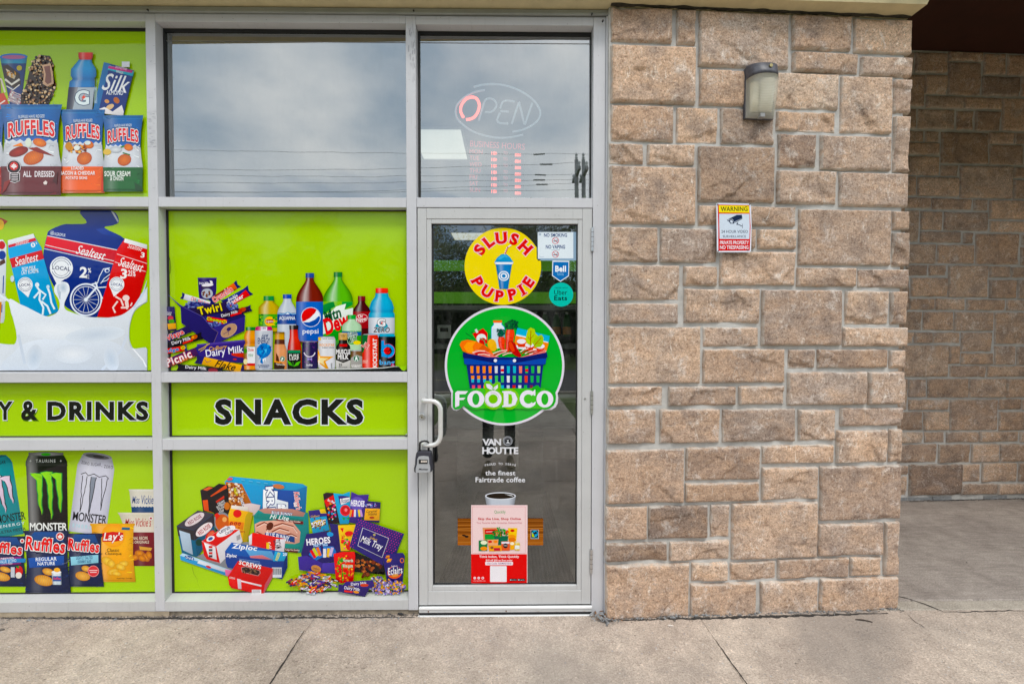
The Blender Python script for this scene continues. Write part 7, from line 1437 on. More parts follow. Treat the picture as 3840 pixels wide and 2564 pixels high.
a.letters([('V', 873, 238, 0), ('A', 935, 238, 0), ('N', 1008, 238, 0)], 78, '#dcdce0', .06, wk=1.1); a.letters([('H', 866, 336, 0), ('O', 940, 336, 0), ('U', 1020, 336, 0), ('T', 1096, 336, 0), ('T', 1158, 336, 0), ('E', 1222, 336, 0)], 80, '#dcdce0', .06, wk=1.05)
a.ell(1125, 225, 55, 55, '#c4c6cc'); a.ell(1125, 225, 51, 51, '#18181c'); a.ring(1125, 225, 44, 44, 5, '#a8aab0'); a.ell(1125, 225, 34, 34, '#c4c6cc'); a.ell(1125, 225, 32, 32, '#18181c'); a.ell(1126, 212, 12, 15, '#d0d2d6'); a.poly([(1106, 250), (1118, 232), (1136, 232), (1150, 252)], '#c8cace'); a.ell(1126, 205, 14, 8, '#18181c')
s_ = 'PROUD TO SERVE'
for k, ch in enumerate(s_):
    if ch != ' ':
        t = k / (len(s_) - 1) * 2 - 1; V0, _ = text_mesh(ch, .02); a.letters([(ch, 1040 + t * 172, 488 + 17 * t * t, t * 9)], 26, '#dcdce0', .02, serif=False)
a.text('the finest', 865, 566, 1214, 622, '#e2e2e6', .03); a.text('Fairtrade coffee', 752, 642, 1326, 702, '#e2e2e6', .03); a.end('lettering')
a.body([(870, 862, 1218, '#c8ccd4'), (965, 880, 1200, '#c0c6d0')], .0, .45, hpos=.2); a.ell(1041, 860, 179, 44, '#dcdee4'); a.ell(1041, 861, 164, 33, '#282018'); a.poly([(1090, 838), (1170, 850), (1190, 866), (1150, 858)], '#d0d0d0')
a.end('coffee_cup_picture')
a.rect(545, 1120, 1536, 1430, '#7a4a26', '#a86a3c')
r = random.Random(3)
for k in range(16): y = 1130 + k * 18; a.line([(545, y + r.uniform(-5, 5)), (800, y + r.uniform(-8, 8)), (1200, y + r.uniform(-8, 8)), (1536, y + r.uniform(-5, 5))], r.uniform(4, 10), r.choice(['#8a5630', '#6a3e20', '#9a6438', '#b07a48']))
a.ell(650, 1330, 22, 12, '#241c18'); a.ell(620, 1318, 24, 10, '#241c18', 10); a.end('table_picture')
a.crop(1540, 1860, .34436); a.rect(1308, 362, 1394, 460, '#e0e4e8'); a.rect(1311, 365, 1391, 457, '#14181c'); a.ell(1352, 405, 34, 36, '#28a0c8'); a.poly([(1318, 390), (1346, 420), (1352, 442), (1322, 440)], '#b8c820'); a.ell(1362, 396, 14, 14, '#14181c'); a.poly([(1332, 380), (1352, 398), (1348, 440), (1340, 420)], '#14181c'); a.text('FAIRTRADE', 1314, 444, 1388, 456, '#58b0c8', .02); a.end('emblem')
# quicklly poster
a = sticker('delivery_poster', 'pink and red grocery delivery poster at the foot of the door glass', 'poster', 1872, 2038, M_flatprint, w=.0009)
a.crop(1540, 1860, .34436)
a.rect(659, 94, 1272, 945, '#ecd4d4'); a.rect(659, 628, 1266, 944, '#d4102c'); a.end('paper')
for (x0, y0, x1, y1) in ((673, 112, 1250, 114), (673, 618, 1246, 620), (673, 112, 675, 620), (1247, 112, 1249, 620)): a.rect(x0, y0, x1, y1, '#c84a5c')
a.text('Quicklly', 910, 152, 1034, 194, '#2a9a50', .0); a.text('Skip the Line, Shop Online', 733, 230, 1198, 264, '#b81828', .05); a.text('Your Favorite Indian Groceries, Delivered Fast', 718, 277, 1214, 300, '#b84a5a', .0)
a.text('Think Indian, Think Quicklly', 748, 642, 1180, 674, '#f4e4e6', .05); a.text('$10 off $50 on first order', 818, 684, 1108, 708, '#f4e4e6', .04); a.rrect(812, 710, 1114, 748, 10, '#f0e2e6'); a.text('Use Code: NAMASTE10', 832, 719, 1096, 738, '#7a4a8a', .02)
a.rrect(865, 756, 1045, 930, 8, '#ece8ec'); a.text('www.quicklly.com', 676, 911, 814, 925, '#f0d8dc', .0)
for k, x in enumerate((698, 741, 785)): a.ell(x, 887, 14, 14, '#f0d8e0'); a.text('fti'[k], x - 4, 879, x + 4, 895, '#c8203a', .03)
for x0, t in ((1078, 'App Store'), (1165, 'Google Play')): a.rect(x0, 894, x0 + 80, 920, '#16181c'); a.text(t, x0 + 20, 902, x0 + 74, 914, '#e8eaee', .0); a.ell(x0 + 11, 907, 7, 7, '#c8d8e0')
a.end('lettering')
a.poly([(783, 340), (960, 338), (960, 480), (793, 475)], '#d8a07a'); a.poly([(806, 358), (935, 355), (930, 410), (808, 410)], '#c8202c'); a.poly([(806, 410), (930, 410), (925, 470), (808, 468)], '#2a9a4a'); a.line([(820, 385), (900, 382)], 6, '#f0d0cc'); a.line([(1058, 345), (1162, 345)], 4, '#d8b020'); a.poly([(1058, 345), (1162, 345), (1150, 490), (1065, 490)], '#f0cc2a'); a.ell(1108, 372, 24, 14, '#c8302c'); a.ell(1100, 440, 46, 26, '#e8a028'); a.ell(1105, 470, 40, 22, '#d88020')
a.poly([(905, 425), (1065, 430), (1050, 530), (930, 528)], '#156c52'); speckle(a, 985, 395, 88, 36, 70, ['#2a8a40', '#c8283a', '#e8703a', '#1c6a34', '#d84a3a', '#58a848'], 7, 17, 3); a.line([(945, 335), (960, 375)], 16, '#3a9a50'); a.line([(968, 330), (975, 380)], 8, '#3a9a50')
a.poly([(742, 478), (835, 472), (835, 590), (742, 590)], '#1f7a4c'); a.ell(798, 500, 36, 22, '#e8ecd0'); a.ell(798, 565, 38, 22, '#e89a2a'); a.poly([(838, 470), (955, 465), (950, 530), (842, 530)], '#e8b088'); a.ell(865, 490, 22, 14, '#c83a34'); a.ell(925, 490, 24, 16, '#e8902a'); a.poly([(845, 532), (990, 530), (990, 592), (855, 595)], '#e8a830'); a.rect(905, 558, 975, 588, '#b82848'); a.poly([(985, 488), (1080, 485), (1080, 588), (992, 588)], '#d86a4a'); a.rect(990, 490, 1076, 512, '#e8e4ec'); a.ell(1032, 534, 26, 26, '#2a1c20'); a.text('TANYA', 1012, 527, 1052, 540, '#e8e0e0', .02); a.poly([(1082, 490), (1135, 488), (1130, 575), (1085, 580)], '#e8b030'); a.ell(1105, 510, 22, 16, '#f4ecd8'); a.body([(495, 1140, 1182, '#e8e0c0'), (515, 1132, 1190, '#e0c860'), (585, 1135, 1186, '#d8b838')], .2, .8); a.rect(1134, 530, 1186, 570, '#e8ecec'); a.ell(885, 555, 18, 14, '#8a5a3c'); a.end('picture')

# ================================================================ WARNING SIGN ON THE PIER
WS = Plane(*PIER.pt(0, 0, .040).to_tuple()[:2], PA)
u, z = WS.hit(2752, 852); wsr = root('warning_sign', 'red, yellow and white WARNING video surveillance sign screwed to the stone pier', 'sign', tuple(WS.pt(u, z)))
q4 = [(2640 + x * .1531, 730 + y * .1531) for x, y in ((303, 225), (330, 205), (1130, 222), (1150, 250), (1168, 760), (1152, 1380), (1120, 1412), (345, 1412), (318, 1380))]
V = [WS.at(*q_) for q_ in q4] + [WS.at(*q_, w=-.0015) for q_ in q4]; n = len(q4)
mesh('metal_plate', V, [tuple(range(n))[::-1], tuple(range(n, 2*n))] + [(i, (i+1) % n, n + (i+1) % n, n + i) for i in range(n)], flat('white_sign', '#dfe2ee', .35, var=.05), wsr)
a = Art(wsr, WS, .0004, M_flatprint); a.crop(2640, 730, .1531)
a.poly([(335, 245), (1105, 258), (1140, 760), (1120, 1370), (352, 1375), (350, 760)], '#cc1428'); a.poly([(358, 265), (1095, 275), (1112, 445), (368, 440)], '#f0e010'); a.poly([(372, 470), (1110, 470), (1120, 760), (1110, 1088), (383, 1085), (375, 760)], '#d6dfea'); a.end('print')
a.text('WARNING', 408, 296, 1066, 408, '#3a3a14', .03, rot=-.5); a.text('24 HOUR VIDEO', 425, 870, 1072, 940, '#28304c', .01); a.text('SURVEILLANCE', 460, 995, 1026, 1052, '#28304c', .01); a.text('PRIVATE PROPERTY', 390, 1130, 1098, 1218, '#f2ecf2', .03, sp=.9); a.text('NO TRESPASSING', 388, 1245, 1088, 1335, '#f2ecf2', .03, sp=.9); a.end('lettering')
a.poly([(585, 605), (800, 498), (925, 495), (938, 575), (740, 668), (700, 600)], '#22304c'); a.poly([(605, 615), (695, 612), (738, 672), (732, 712), (640, 712), (612, 660)], '#22304c'); a.poly([(640, 632), (690, 630), (710, 672), (700, 694), (655, 692), (636, 660)], '#d6dfea'); a.poly([(555, 618), (602, 618), (600, 665)], '#22304c'); a.line([(742, 690), (935, 590)], 14, '#22304c'); a.line([(742, 676), (936, 578)], 5, '#d6dfea'); a.line([(830, 672), (812, 720), (938, 775)], 16, '#22304c'); a.rect(796, 700, 826, 740, '#22304c'); a.line([(938, 718), (938, 825)], 9, '#22304c'); a.end('camera_pictogram')
for (x, y) in ((332, 240), (1117, 236), (347, 1380), (1068, 1352)):
    c = WS.at(2640 + x * .1531, 730 + y * .1531); MB().cyl(c, c + WS.n * .004, .0028, 8).build('screw', M_black, wsr)
# lettering on the key box face
fp2 = Plane(0, -.0958, 0); a = Art(lb, fp2, .0002, M_flatprint); a.crop(1540, 1460, .21675); a.text('Master', 138, 1362, 305, 1392, '#16161c', .05, shear=.2); a.text('LOCK', 262, 1390, 304, 1398, '#16161c', .0); a.end('lettering')
# ================================================================ INSIDE THE SHOP
M_floor = flat('vinyl_floor', (.085, .08, .07), .45, var=.25, scale=3)
M_wall_in = flat('lime_wall', (.12, .28, .01), .7, var=.1)
M_dark_in = flat('dark_panel', (.035, .035, .036), .6, var=.2)
M_ceil = flat('ceiling_tile', (.34, .34, .35), .9, var=.08)
RX0, RX1, RY0, RY1, RZ = -6.0, 1.86, .13, 7.6, 3.02
mesh('shop_floor', [(RX0, RY0 - .1, .012), (RX1, RY0 - .1, .012), (RX1, RY1, .012), (RX0, RY1, .012)], [(0, 1, 2, 3)], M_floor, kind='structure')
mesh('shop_ceiling', [(RX0, RY0 - .07, RZ), (RX1, RY0 - .07, RZ), (RX1, RY1, RZ), (RX0, RY1, RZ)], [(3, 2, 1, 0)], M_ceil, kind='structure')
rw = root('shop_wall', 'lime and dark painted inner walls of the shop', None, (0, RY1, 0), kind='structure')
mb = MB(); mb.box(RX0, RX1, RY1, RY1 + .1, 0, RZ + .3); mb.box(RX0 - .1, RX0, 0, RY1, 0, RZ + .3); mb.box(RX1, RX1 + .03, .6, RY1, 0, RZ + .3); mb.build('back_wall', M_dark_in, rw)
MB().box(RX0, RX1, RY1 - .02, RY1 - .004, 1.2, 2.2).build('lime_band', M_wall_in, rw)
MB().box(RX0, XL - .052, .0, .12, -.1, SOF - .002).build('shop_front_wall', M_stucco, rw)
MB().box(RX0, 2.0, .12, .16, RZ + .002, SOF + .6).build('bulkhead', M_dark_in, rw)
MB().box(RX0, 2.0, .3, RY1, SOF + .5, SOF + .6).build('roof_slab', M_stucco, rw)
# ceiling troffers (lit)
M_tube = emis('lit_diffuser', (1, .96, .80), .55)
def troffer(x0, x1, y0, y1, label):
    rt = root('ceiling_light', label, 'ceiling light', ((x0 + x1) / 2, (y0 + y1) / 2, RZ - .01), 'lit ceiling panels inside the shop')
    MB().box(x0, x1, y0, y1, RZ - .008, RZ - .003).build('diffuser', M_tube, rt); f = MB()
    f.box(x0 - .02, x0, y0 - .02, y1 + .02, RZ - .015, RZ - .001); f.box(x1, x1 + .02, y0 - .02, y1 + .02, RZ - .015, RZ - .001); f.box(x0, x1, y0 - .02, y0, RZ - .015, RZ - .001); f.box(x0, x1, y1, y1 + .02, RZ - .015, RZ - .001); f.build('frame', M_white, rt)
troffer(-.72, -.34, 1.12, 1.75, 'lit square ceiling panel seen through the window above the door')
troffer(-.85, -.25, 4.9, 5.5, 'lit ceiling panel seen through the top of the door glass')
M_tube = emis('added_fill_diffuser', (1, .99, .9), 16)  # the panels below are added out of view to light the interior
k_ = 0
for x in (-5.2, -3.7, -2.3):
    for y in (3.3, 5.4): troffer(x, x + .6, y, y + .9, 'added unseen light panel brightening the shop, %s from the left' % ('first near', 'first far', 'second near', 'second far', 'third near', 'third far')[k_]); k_ += 1
troffer(.9, 1.5, 2.9, 3.5, 'added unseen light panel brightening the shop behind the pier')
# floor mat
mp_ = [ground(*q_, z=.016) for q_ in ((1003 * K, 1341 * K), (1320 * K, 1341 * K), (1252 * K, 1128 * K), (1095 * K, 1128 * K))]
mt = root('floor_mat', 'charcoal ribbed entrance mat on the shop floor behind the door', 'mat', tuple(sum(mp_, Vector()) / 4))
mesh('rubber_base', mp_, [(0, 1, 2, 3)], flat('mat_dark', (.016, .016, .017), .95, var=.4, scale=60), mt)
rb = MB(); 
for k in range(34):
    t0, t1 = (k + .2) / 34, (k + .7) / 34; A_ = mp_[0].lerp(mp_[1], t0); B_ = mp_[0].lerp(mp_[1], t1); C_ = mp_[3].lerp(mp_[2], t1); D_ = mp_[3].lerp(mp_[2], t0); up = Vector((0, 0, .004))
    rb.add([A_ + up, B_ + up, C_ + up, D_ + up], [(0, 1, 2, 3)])
rb.build('ribs', flat('mat_rib', (.04, .04, .04), .95, var=.3, scale=90), mt, kind='stuff')
# display shelving with lime valances
ds = root('display_shelf', 'dark pegboard display shelving with lime green valances seen through the door', 'shelving', (0, 2.6, 0))
MB().box(-2.4, 1.5, 2.95, 3.0, .02, 2.25).build('back_panel', M_dark_in, ds)
Zt = lambda y: CAM_H + (759 - y) / 1100 * 5.0
M_lime_glow = flat('lime_valance_glow', (.16, .50, .02), .5, emit=.2); M_shelf = flat('shelf_grey', (.42, .42, .43), .5)  # valances are no lamps; faint glow added to brighten the lime bands
for z0, z1 in ((Zt(622), Zt(598)), (Zt(696), Zt(670))): MB().box(-2.4, 1.5, 2.48, 2.50, z0, z1, .003).build('valance', M_lime_glow, ds)
for z in (Zt(711), Zt(800), .75, .35): MB().box(-2.4, 1.5, 2.49, 2.95, z, z + .05, .003).build('shelf_board', M_shelf, ds)
for x in (-2.4, -1.2, .1, 1.47): MB().box(x, x + .03, 2.51, 2.94, .02, 2.2).build('upright', M_shelf, ds)
def on_depth(px, py, dep):  # photo pixel on the upright plane Y = dep
    return Plane(0, dep, 0).at(px * K, py * K)
M_jg = flat('juice_green', (.03, .16, .03), .4); M_jo = flat('juice_orange', (.75, .30, .03), .4); M_cap = flat('cap_white', (.7, .7, .7), .4)
JL = ['first juice bottle from the left on the shelf behind the door', 'second juice bottle from the left on the shelf behind the door', 'third juice bottle from the left on the shelf behind the door', 'fourth juice bottle from the left on the shelf behind the door', 'rightmost juice bottle on the shelf behind the door']
for k, px in enumerate((1202, 1226, 1250, 1276, 1300)):
    c = on_depth(px, 771, 2.6); rt = root('juice_bottle', JL[k], 'bottle', (c.x, 2.6, c.z), 'orange juice bottles on the inner shelf')
    MB().lathe(c.x, 2.6, [(.04, c.z), (.046, c.z + .02), (.046, c.z + .15), (.04, c.z + .19), (.02, c.z + .235)], 14).build('bottle_body', M_jg, rt, smooth=True)
    MB().lathe(c.x, 2.6, [(.047, c.z + .02), (.047, c.z + .10)], 14).build('picture_label', M_jo, rt); MB().lathe(c.x, 2.6, [(.021, c.z + .235), (.021, c.z + .26)], 12).build('cap', M_cap, rt)
wn_ = root('paper_notice', 'small white paper notice with a dark box inside the shop left of the big sticker', 'notice', (-.65, 2.45, 1.5))
A_ = on_depth(1003, 776, 2.44); B_ = on_depth(1034, 745, 2.44); MB().box(A_.x, B_.x, 2.44, 2.446, A_.z, B_.z).build('paper', M_cap, wn_); MB().box(A_.x + .03, B_.x - .03, 2.436, 2.4395, A_.z + .07, A_.z + .11).build('printed_box', M_black, wn_)
# rubber wedge and screws etc are out of sight

# OPEN sign
NP = Plane(0, GY + .10, 0)
def npt(x, y): return NP.at(1540 + x * .47205, 60 + y * .47205)
def smooth_path(P_, n=5):
    out_ = []
    for i in range(len(P_) - 1):
        p0 = P_[max(0, i-1)]; p1 = P_[i]; p2 = P_[i+1]; p3 = P_[min(len(P_)-1, i+2)]
        for k in range(n):
            t = k / n; out_.append(tuple(.5 * ((2*p1[j]) + (-p0[j]+p2[j])*t + (2*p0[j]-5*p1[j]+4*p2[j]-p3[j])*t*t + (-p0[j]+3*p1[j]-3*p2[j]+p3[j])*t**3) for j in (0, 1)))
    return out_ + [P_[-1]]
M_neon = flat('unlit_tube_glow', (.7, .75, .75), .3); M_neon.node_tree.nodes['Principled BSDF'].inputs['Emission Color'].default_value = (.8, .95, 1, 1); M_neon.node_tree.nodes['Principled BSDF'].inputs['Emission Strength'].default_value = .10  # tubes are off; a weak emission is added to lift them
M_red = emis('lit_red_tube', (1, .10, .06), 2.6)
os_ = root('open_sign', 'oval OPEN tube sign with only the letter O lit red behind the upper window', 'neon sign', tuple(npt(690, 755)))
def tubes(paths, name, m, par, r_=.0055, sm=True, label=None):
    mb = MB()
    for P_ in paths: mb.tube([npt(*q_) for q_ in (smooth_path(P_) if sm else P_)], r_, 8)
    return mb.build(name, m, par, smooth=True, label=label)
tubes([[(500,566),(560,550),(640,543),(720,548),(800,568),(880,602),(950,648),(1000,700),(1028,755),(1026,800),(1000,840),(950,878),(880,908),(808,921)]], 'oval_tube', M_neon, os_)
tubes([[(590,590),(520,603),(450,632),(400,670),(365,715),(357,765),(370,815),(410,860),(470,905),(550,940),(640,962),(730,969),(820,960),(893,945)]], 'oval_tube', M_neon, os_)
tubes([[(420,808),(400,770),(398,730),(415,690),(445,660),(480,647),(515,652),(538,680),(545,715),(535,760),(510,800),(475,820),(440,824)]], 'letter_tube', M_red, os_, .0078, label='lit red letter O')
tubes([[(542,832),(566,750),(590,675),(620,657),(655,664),(678,690),(680,720),(660,750),(630,765),(590,764)]], 'letter_tube', M_neon, os_, label='unlit letter P')
mb = MB()
for P_, s_ in (([(825,682),(765,674),(735,682),(722,702),(712,735)], True), ([(782,762),(712,758)], False), ([(708,772),(694,805),(688,830),(700,848),(725,854),(775,858)], True)): mb.tube([npt(*q_) for q_ in (smooth_path(P_) if s_ else P_)], .0055, 8)
mb.build('letter_tube', M_neon, os_, smooth=True, label='unlit letter E')
tubes([[(803,858),(858,690)], [(862,686),(903,862)], [(908,864),(965,693)]], 'letter_tube', M_neon, os_, sm=False, label='unlit letter N')
# business hours
M_redink_glow = flat('red_lettering_glow', (.90, .12, .14), .5, emit=.45)  # plain red ink with added emission so it reads through the glass
bh = root('business_hours_sign', 'red BUSINESS HOURS lettering with a row of glowing times for each weekday', 'hours sign', tuple(npt(690, 1200)))
def ink(parent, name, items, m):
    a = Art(parent, NP, .001, m); a.crop(1540, 60, .47205)
    for (t, x0, y0, x1, y1, b, rt_) in items: a.text(t, x0, y0, x1, y1, '#ff3030', b, rot=rt_)
    return a.end(name)
ink(bh, 'heading', [('BUSINESS HOURS', 472, 1004, 908, 1052, .0, 3.6)], M_redink_glow)
wts = (104, 76, 95, 86, 60, 68, 84)
for k, d_ in enumerate(('MON', 'TUE', 'WED', 'THU', 'FRI', 'SAT', 'SUN')):
    y = 1062 + k * 50.5
    ink(bh, 'weekday_name', [(d_, 468, y, 468 + wts[k], y + 34, .0, 2), ('TO', 735, y + 14, 770, y + 38, .0, 2)], M_redink_glow)
    A_ = npt(595, y + 50); B_ = npt(705, y + 10); MB().box(A_.x, B_.x, NP.o.y + .004, NP.o.y + .012, A_.z, B_.z, .001).build('time_window', M_dark_in, bh)
    A_ = npt(790, y + 60); B_ = npt(902, y + 20); MB().box(A_.x, B_.x, NP.o.y + .004, NP.o.y + .012, A_.z, B_.z, .001).build('time_window', M_dark_in, bh)
    ink(bh, 'glowing_time', [('10', 642, y + 16, 672, y + 43, .03, 2), ('80', 828, y + 30, 860, y + 56, .03, 2), ('0', 670, y + 18, 684, y + 42, .0, 2), ('0', 862, y + 32, 876, y + 56, .0, 2)], M_red)

# ================================================================ OUTSIDE, BEHIND THE VIEWPOINT (seen mirrored in the glass)
M_leaf = flat('autumn_leaf', (.24, .23, .045), .8, var=.5, scale=.8)
M_leaf2 = flat('green_leaf', (.11, .15, .035), .8, var=.5, scale=.8)
M_bark = flat('bark', (.10, .08, .06), .95, var=.3, scale=6)
def tree_meshes(seed, H, spread, dens):
    r = random.Random(seed); t = MB(); lv = MB()
    trunk = [Vector((0, 0, 0)), Vector((r.uniform(-.1, .1), 0, H * .3)), Vector((r.uniform(-.2, .2), r.uniform(-.2, .2), H * .6)), Vector((r.uniform(-.3, .3), 0, H * .95))]
    t.tube(trunk, [.16, .12, .07, .02], 7); tips = []
    for k in range(22):
        z = H * r.uniform(.4, .92); a = r.uniform(0, 6.28); L_ = spread * (1.1 - abs(z / H - .45)) * r.uniform(.6, 1.1); b0 = trunk[1].lerp(trunk[3], max(0, (z / H - .3) / .65)); b0 = Vector((b0.x, b0.y, z))
        e = b0 + Vector((math.cos(a) * L_, math.sin(a) * L_, L_ * r.uniform(.2, .9))); m_ = b0.lerp(e, .5) + Vector((0, 0, .15)); t.tube([b0, m_, e], [.045, .028, .008], 5)
        for q_ in range(5):
            s_ = b0.lerp(e, r.uniform(.3, 1)); f_e = s_ + Vector((r.gauss(0, .35), r.gauss(0, .35), r.uniform(.1, .8))); t.tube([s_, f_e], [.012, .003], 4); tips.append(f_e); tips.append(s_)
    for k in range(int(6500 * dens)):
        c = r.choice(tips) + Vector((r.gauss(0, .32), r.gauss(0, .32), r.gauss(0, .28))); s_ = r.uniform(.035, .08)
        n_ = Vector((r.gauss(0, 1), r.gauss(0, 1), r.gauss(0, 1))).normalized(); u_ = n_.orthogonal().normalized(); v_ = n_.cross(u_)
        lv.add([c - u_ * s_, c - v_ * s_ * .6, c + u_ * s_, c + v_ * s_ * .6], [(0, 1, 2, 3)])
    def mk(b, m):
        me = bpy.data.meshes.new('tree_mesh'); me.from_pydata([tuple(v) for v in b.V], [], b.F); me.materials.append(m); return me
    return mk(t, M_bark), mk(lv, M_leaf if seed % 3 else M_leaf2)
TM = [tree_meshes(1, 7.6, 2.2, 1.0), tree_meshes(2, 8.4, 1.9, .55), tree_meshes(3, 6.8, 2.5, 1.4), tree_meshes(4, 7.4, 2.1, .8)]
r = random.Random(12)
TL = ['yellow-green', 'thin half-bare', 'broad dense green', 'rounded yellowing']
for k in range(21):
    x = -21 + k * 2.1 + r.uniform(-.6, .6); y = -r.uniform(22.5, 29); v_ = (0, 2, 1, 3, 2)[k % 5]
    side = 'of the path line' 
    rt = root('tree', None, 'tree', (x, y, -.16), 'trees across the road mirrored in the shop glass'); rt.scale = (1, 1, r.uniform(.85, 1.12)); rt.rotation_euler[2] = r.uniform(0, 6.28)
    rt['label'] = '%s tree across the road, number %s from the left of the row' % (TL[v_], ('one', 'two', 'three', 'four', 'five', 'six', 'seven', 'eight', 'nine', 'ten', 'eleven', 'twelve', 'thirteen', 'fourteen', 'fifteen', 'sixteen', 'seventeen', 'eighteen', 'nineteen', 'twenty', 'twenty-one')[k])
    for nm, me in (('trunk', TM[v_][0]), ('crown', TM[v_][1])): o_ = link(bpy.data.objects.new(nm, me)); o_.parent = rt
# hedge line under the trees
hd = MB(); r = random.Random(77)
for k in range(30000):
    c = Vector((r.uniform(-30, 30), -r.uniform(25, 31), -.1 + 5.1 * r.random() ** .8 * (1 + .10 * math.sin(k)))); s_ = r.uniform(.07, .16); n_ = Vector((r.gauss(0, 1), r.gauss(0, 1) + .5, r.gauss(0, 1))).normalized(); u_ = n_.orthogonal().normalized(); v_ = n_.cross(u_)
    hd.add([c - u_ * s_, c - v_ * s_ * .7, c + u_ * s_, c + v_ * s_ * .7], [(0, 1, 2, 3)])
hd.build('undergrowth', flat('dark_leaf', (.022, .036, .012), .8, var=.4, scale=.8), kind='stuff')
fw = MB(); V_ = []; nx_, nz_ = 160, 14
for j in range(nz_ + 1):
    for i in range(nx_ + 1):
        x = -60 + 120 * i / nx_; t = j / nz_; q_ = Vector((x * .5, t * 3, 0)); V_.append((x, -32.5 - 2.5 * t * t + 1.2 * noise.noise(q_), -.2 + t * (5.6 + 1.0 * noise.noise(Vector((x * .35, 7, 0))) + .5 * noise.noise(Vector((x * 1.7, 3, 0))))))
fw.add(V_, [(j * (nx_ + 1) + i, j * (nx_ + 1) + i + 1, (j + 1) * (nx_ + 1) + i + 1, (j + 1) * (nx_ + 1) + i) for j in range(nz_) for i in range(nx_)])
fw.build('distant_wood', flat('distant_foliage', (.03, .042, .016), .9, var=.6, scale=1.5, bump=1, bscale=3), kind='stuff', smooth=True)
# poles and wires
M_pole = flat('weathered_pole', (.33, .33, .33), .95, var=.3, scale=4)
for k, (x, lean, lb_) in enumerate(((3.05, .12, 'grey utility pole across the road, left of a close pair'), (3.36, -.02, 'grey utility pole across the road, right of a close pair'), (-34, 0, 'grey utility pole far along the road on the left'))):
    rt = root('utility_pole', lb_, 'utility pole', (x, -18.3, -.16), 'utility poles across the road')
    MB().tube([(x + lean, -18.3, -.2), (x, -18.3, 8.9)], [.11, .08], 12).build('shaft', M_pole, rt, smooth=True)
    MB().box(x - .06, x + .06, -19.2, -17.4, 8.2, 8.3).build('crossarm', M_pole, rt)
    for yy in (-19.1, -18.3, -17.5): MB().lathe(x, yy, [(.03, 8.9 if yy == -18.3 else 8.3), (.07, 8.98 if yy == -18.3 else 8.36), (.04, 9.05 if yy == -18.3 else 8.42), (.07, 9.12 if yy == -18.3 else 8.48), (.03, 9.2 if yy == -18.3 else 8.55)], 10).build('insulator', M_cap, rt)
WL = [(9.15, -18.3, .1), (8.55, -19.1, .3), (8.5, -17.5, .5), (8.05, -18.2, .35), (7.9, -18.2, .6), (7.6, -18.2, .25)]
for k, (z, y, sag) in enumerate(WL):
    rt = root('overhead_wire', 'overhead wire strung along the road, %s from the top' % ('first', 'second', 'third', 'fourth', 'fifth', 'lowest')[k], 'wire', (0, y, z), 'overhead wires along the road')
    P_ = [Vector((-34 + 37.1 * t, y, z + (.9 - k * .1) * (1 - t) * .5 - sag * 4 * t * (1 - t))) for t in [i / 24 for i in range(25)]] + [Vector((3.1 + 30 * t, y, z - sag * 3 * t * (1 - t))) for t in [i / 10 for i in range(1, 11)]]
    MB().tube(P_, .007, 5).build('cable', M_pole, rt)
    x = 1.45 + .12 * (k % 3); zz_ = P_[24].z - sag * .15
    if k == 5: continue
    MB().box(x - .25, x + .25, y - .03, y + .03, zz_ - .01, zz_ + .04, .01).build('splice_box', M_pole, rt)

# ================================================================ PERSON HOLDING A CAMERA (mirrored in the door glass)
def skin(name, joints, edges, m, par, sub=2):
    me = bpy.data.meshes.new(name); off = ORG[par.name]; me.from_pydata([tuple(Vector(j[0]) - off) for j in joints], edges, [])
    o_ = link(bpy.data.objects.new(name, me)); o_.parent = par; ORG[o_.name] = off
    md = o_.modifiers.new('s', 'SKIN'); lay = me.skin_vertices[0] if me.skin_vertices else None
    if lay is None:
        me.skin_vertices  # created with the modifier in background mode on evaluation
    for i, j in enumerate(joints):
        me.skin_vertices[0].data[i].radius = (j[1], j[2] if len(j) > 2 else j[1]); me.skin_vertices[0].data[i].use_root = (i == 0)
    md.use_smooth_shade = True; s_ = o_.modifiers.new('d', 'SUBSURF'); s_.levels = sub; s_.render_levels = sub
    me.materials.append(m); return o_
ppl = root('person', 'person in black trousers and tan trainers holding a camera up to the face', 'person', (-.08, -2.86, 0))
M_jeans = flat('black_trousers', (.012, .012, .014), .9, var=.2, scale=20); M_jack = flat('dark_jacket', (.03, .035, .05), .9, var=.2); M_skin = flat('skin', (.42, .26, .19), .6); M_shoe = flat('tan_suede', (.26, .20, .13), .9, var=.2, scale=60, bump=.5); M_sole = flat('sole', (.45, .40, .32), .8); M_hair = flat('hair', (.02, .015, .012), .8)
FL, FR = Vector((-.20, -2.50, 0)), Vector((.045, -2.72, 0))
def body_():
    J = [((-.08, -2.90, .93), .135, .10), ((-.08, -2.90, 1.10), .125, .095), ((-.08, -2.89, 1.28), .15, .10), ((-.08, -2.89, 1.40), .12, .08), ((-.07, -2.88, 1.50), .05, .05), ((-.05, -2.86, 1.57), .07, .08), ((-.04, -2.85, 1.66), .078, .095), ((-.04, -2.86, 1.73), .05, .06),
         ((-.27, -2.89, 1.41), .052), ((-.33, -2.80, 1.17), .040), ((-.13, -2.68, 1.38), .028), ((-.09, -2.645, 1.42), .03, .02),
         ((.12, -2.89, 1.41), .052), ((.20, -2.79, 1.17), .040), ((.08, -2.67, 1.40), .028), ((.06, -2.64, 1.44), .03, .02)]
    E = [(0,1),(1,2),(2,3),(3,4),(4,5),(5,6),(6,7),(3,8),(8,9),(9,10),(10,11),(3,12),(12,13),(13,14),(14,15)]
    return J, E
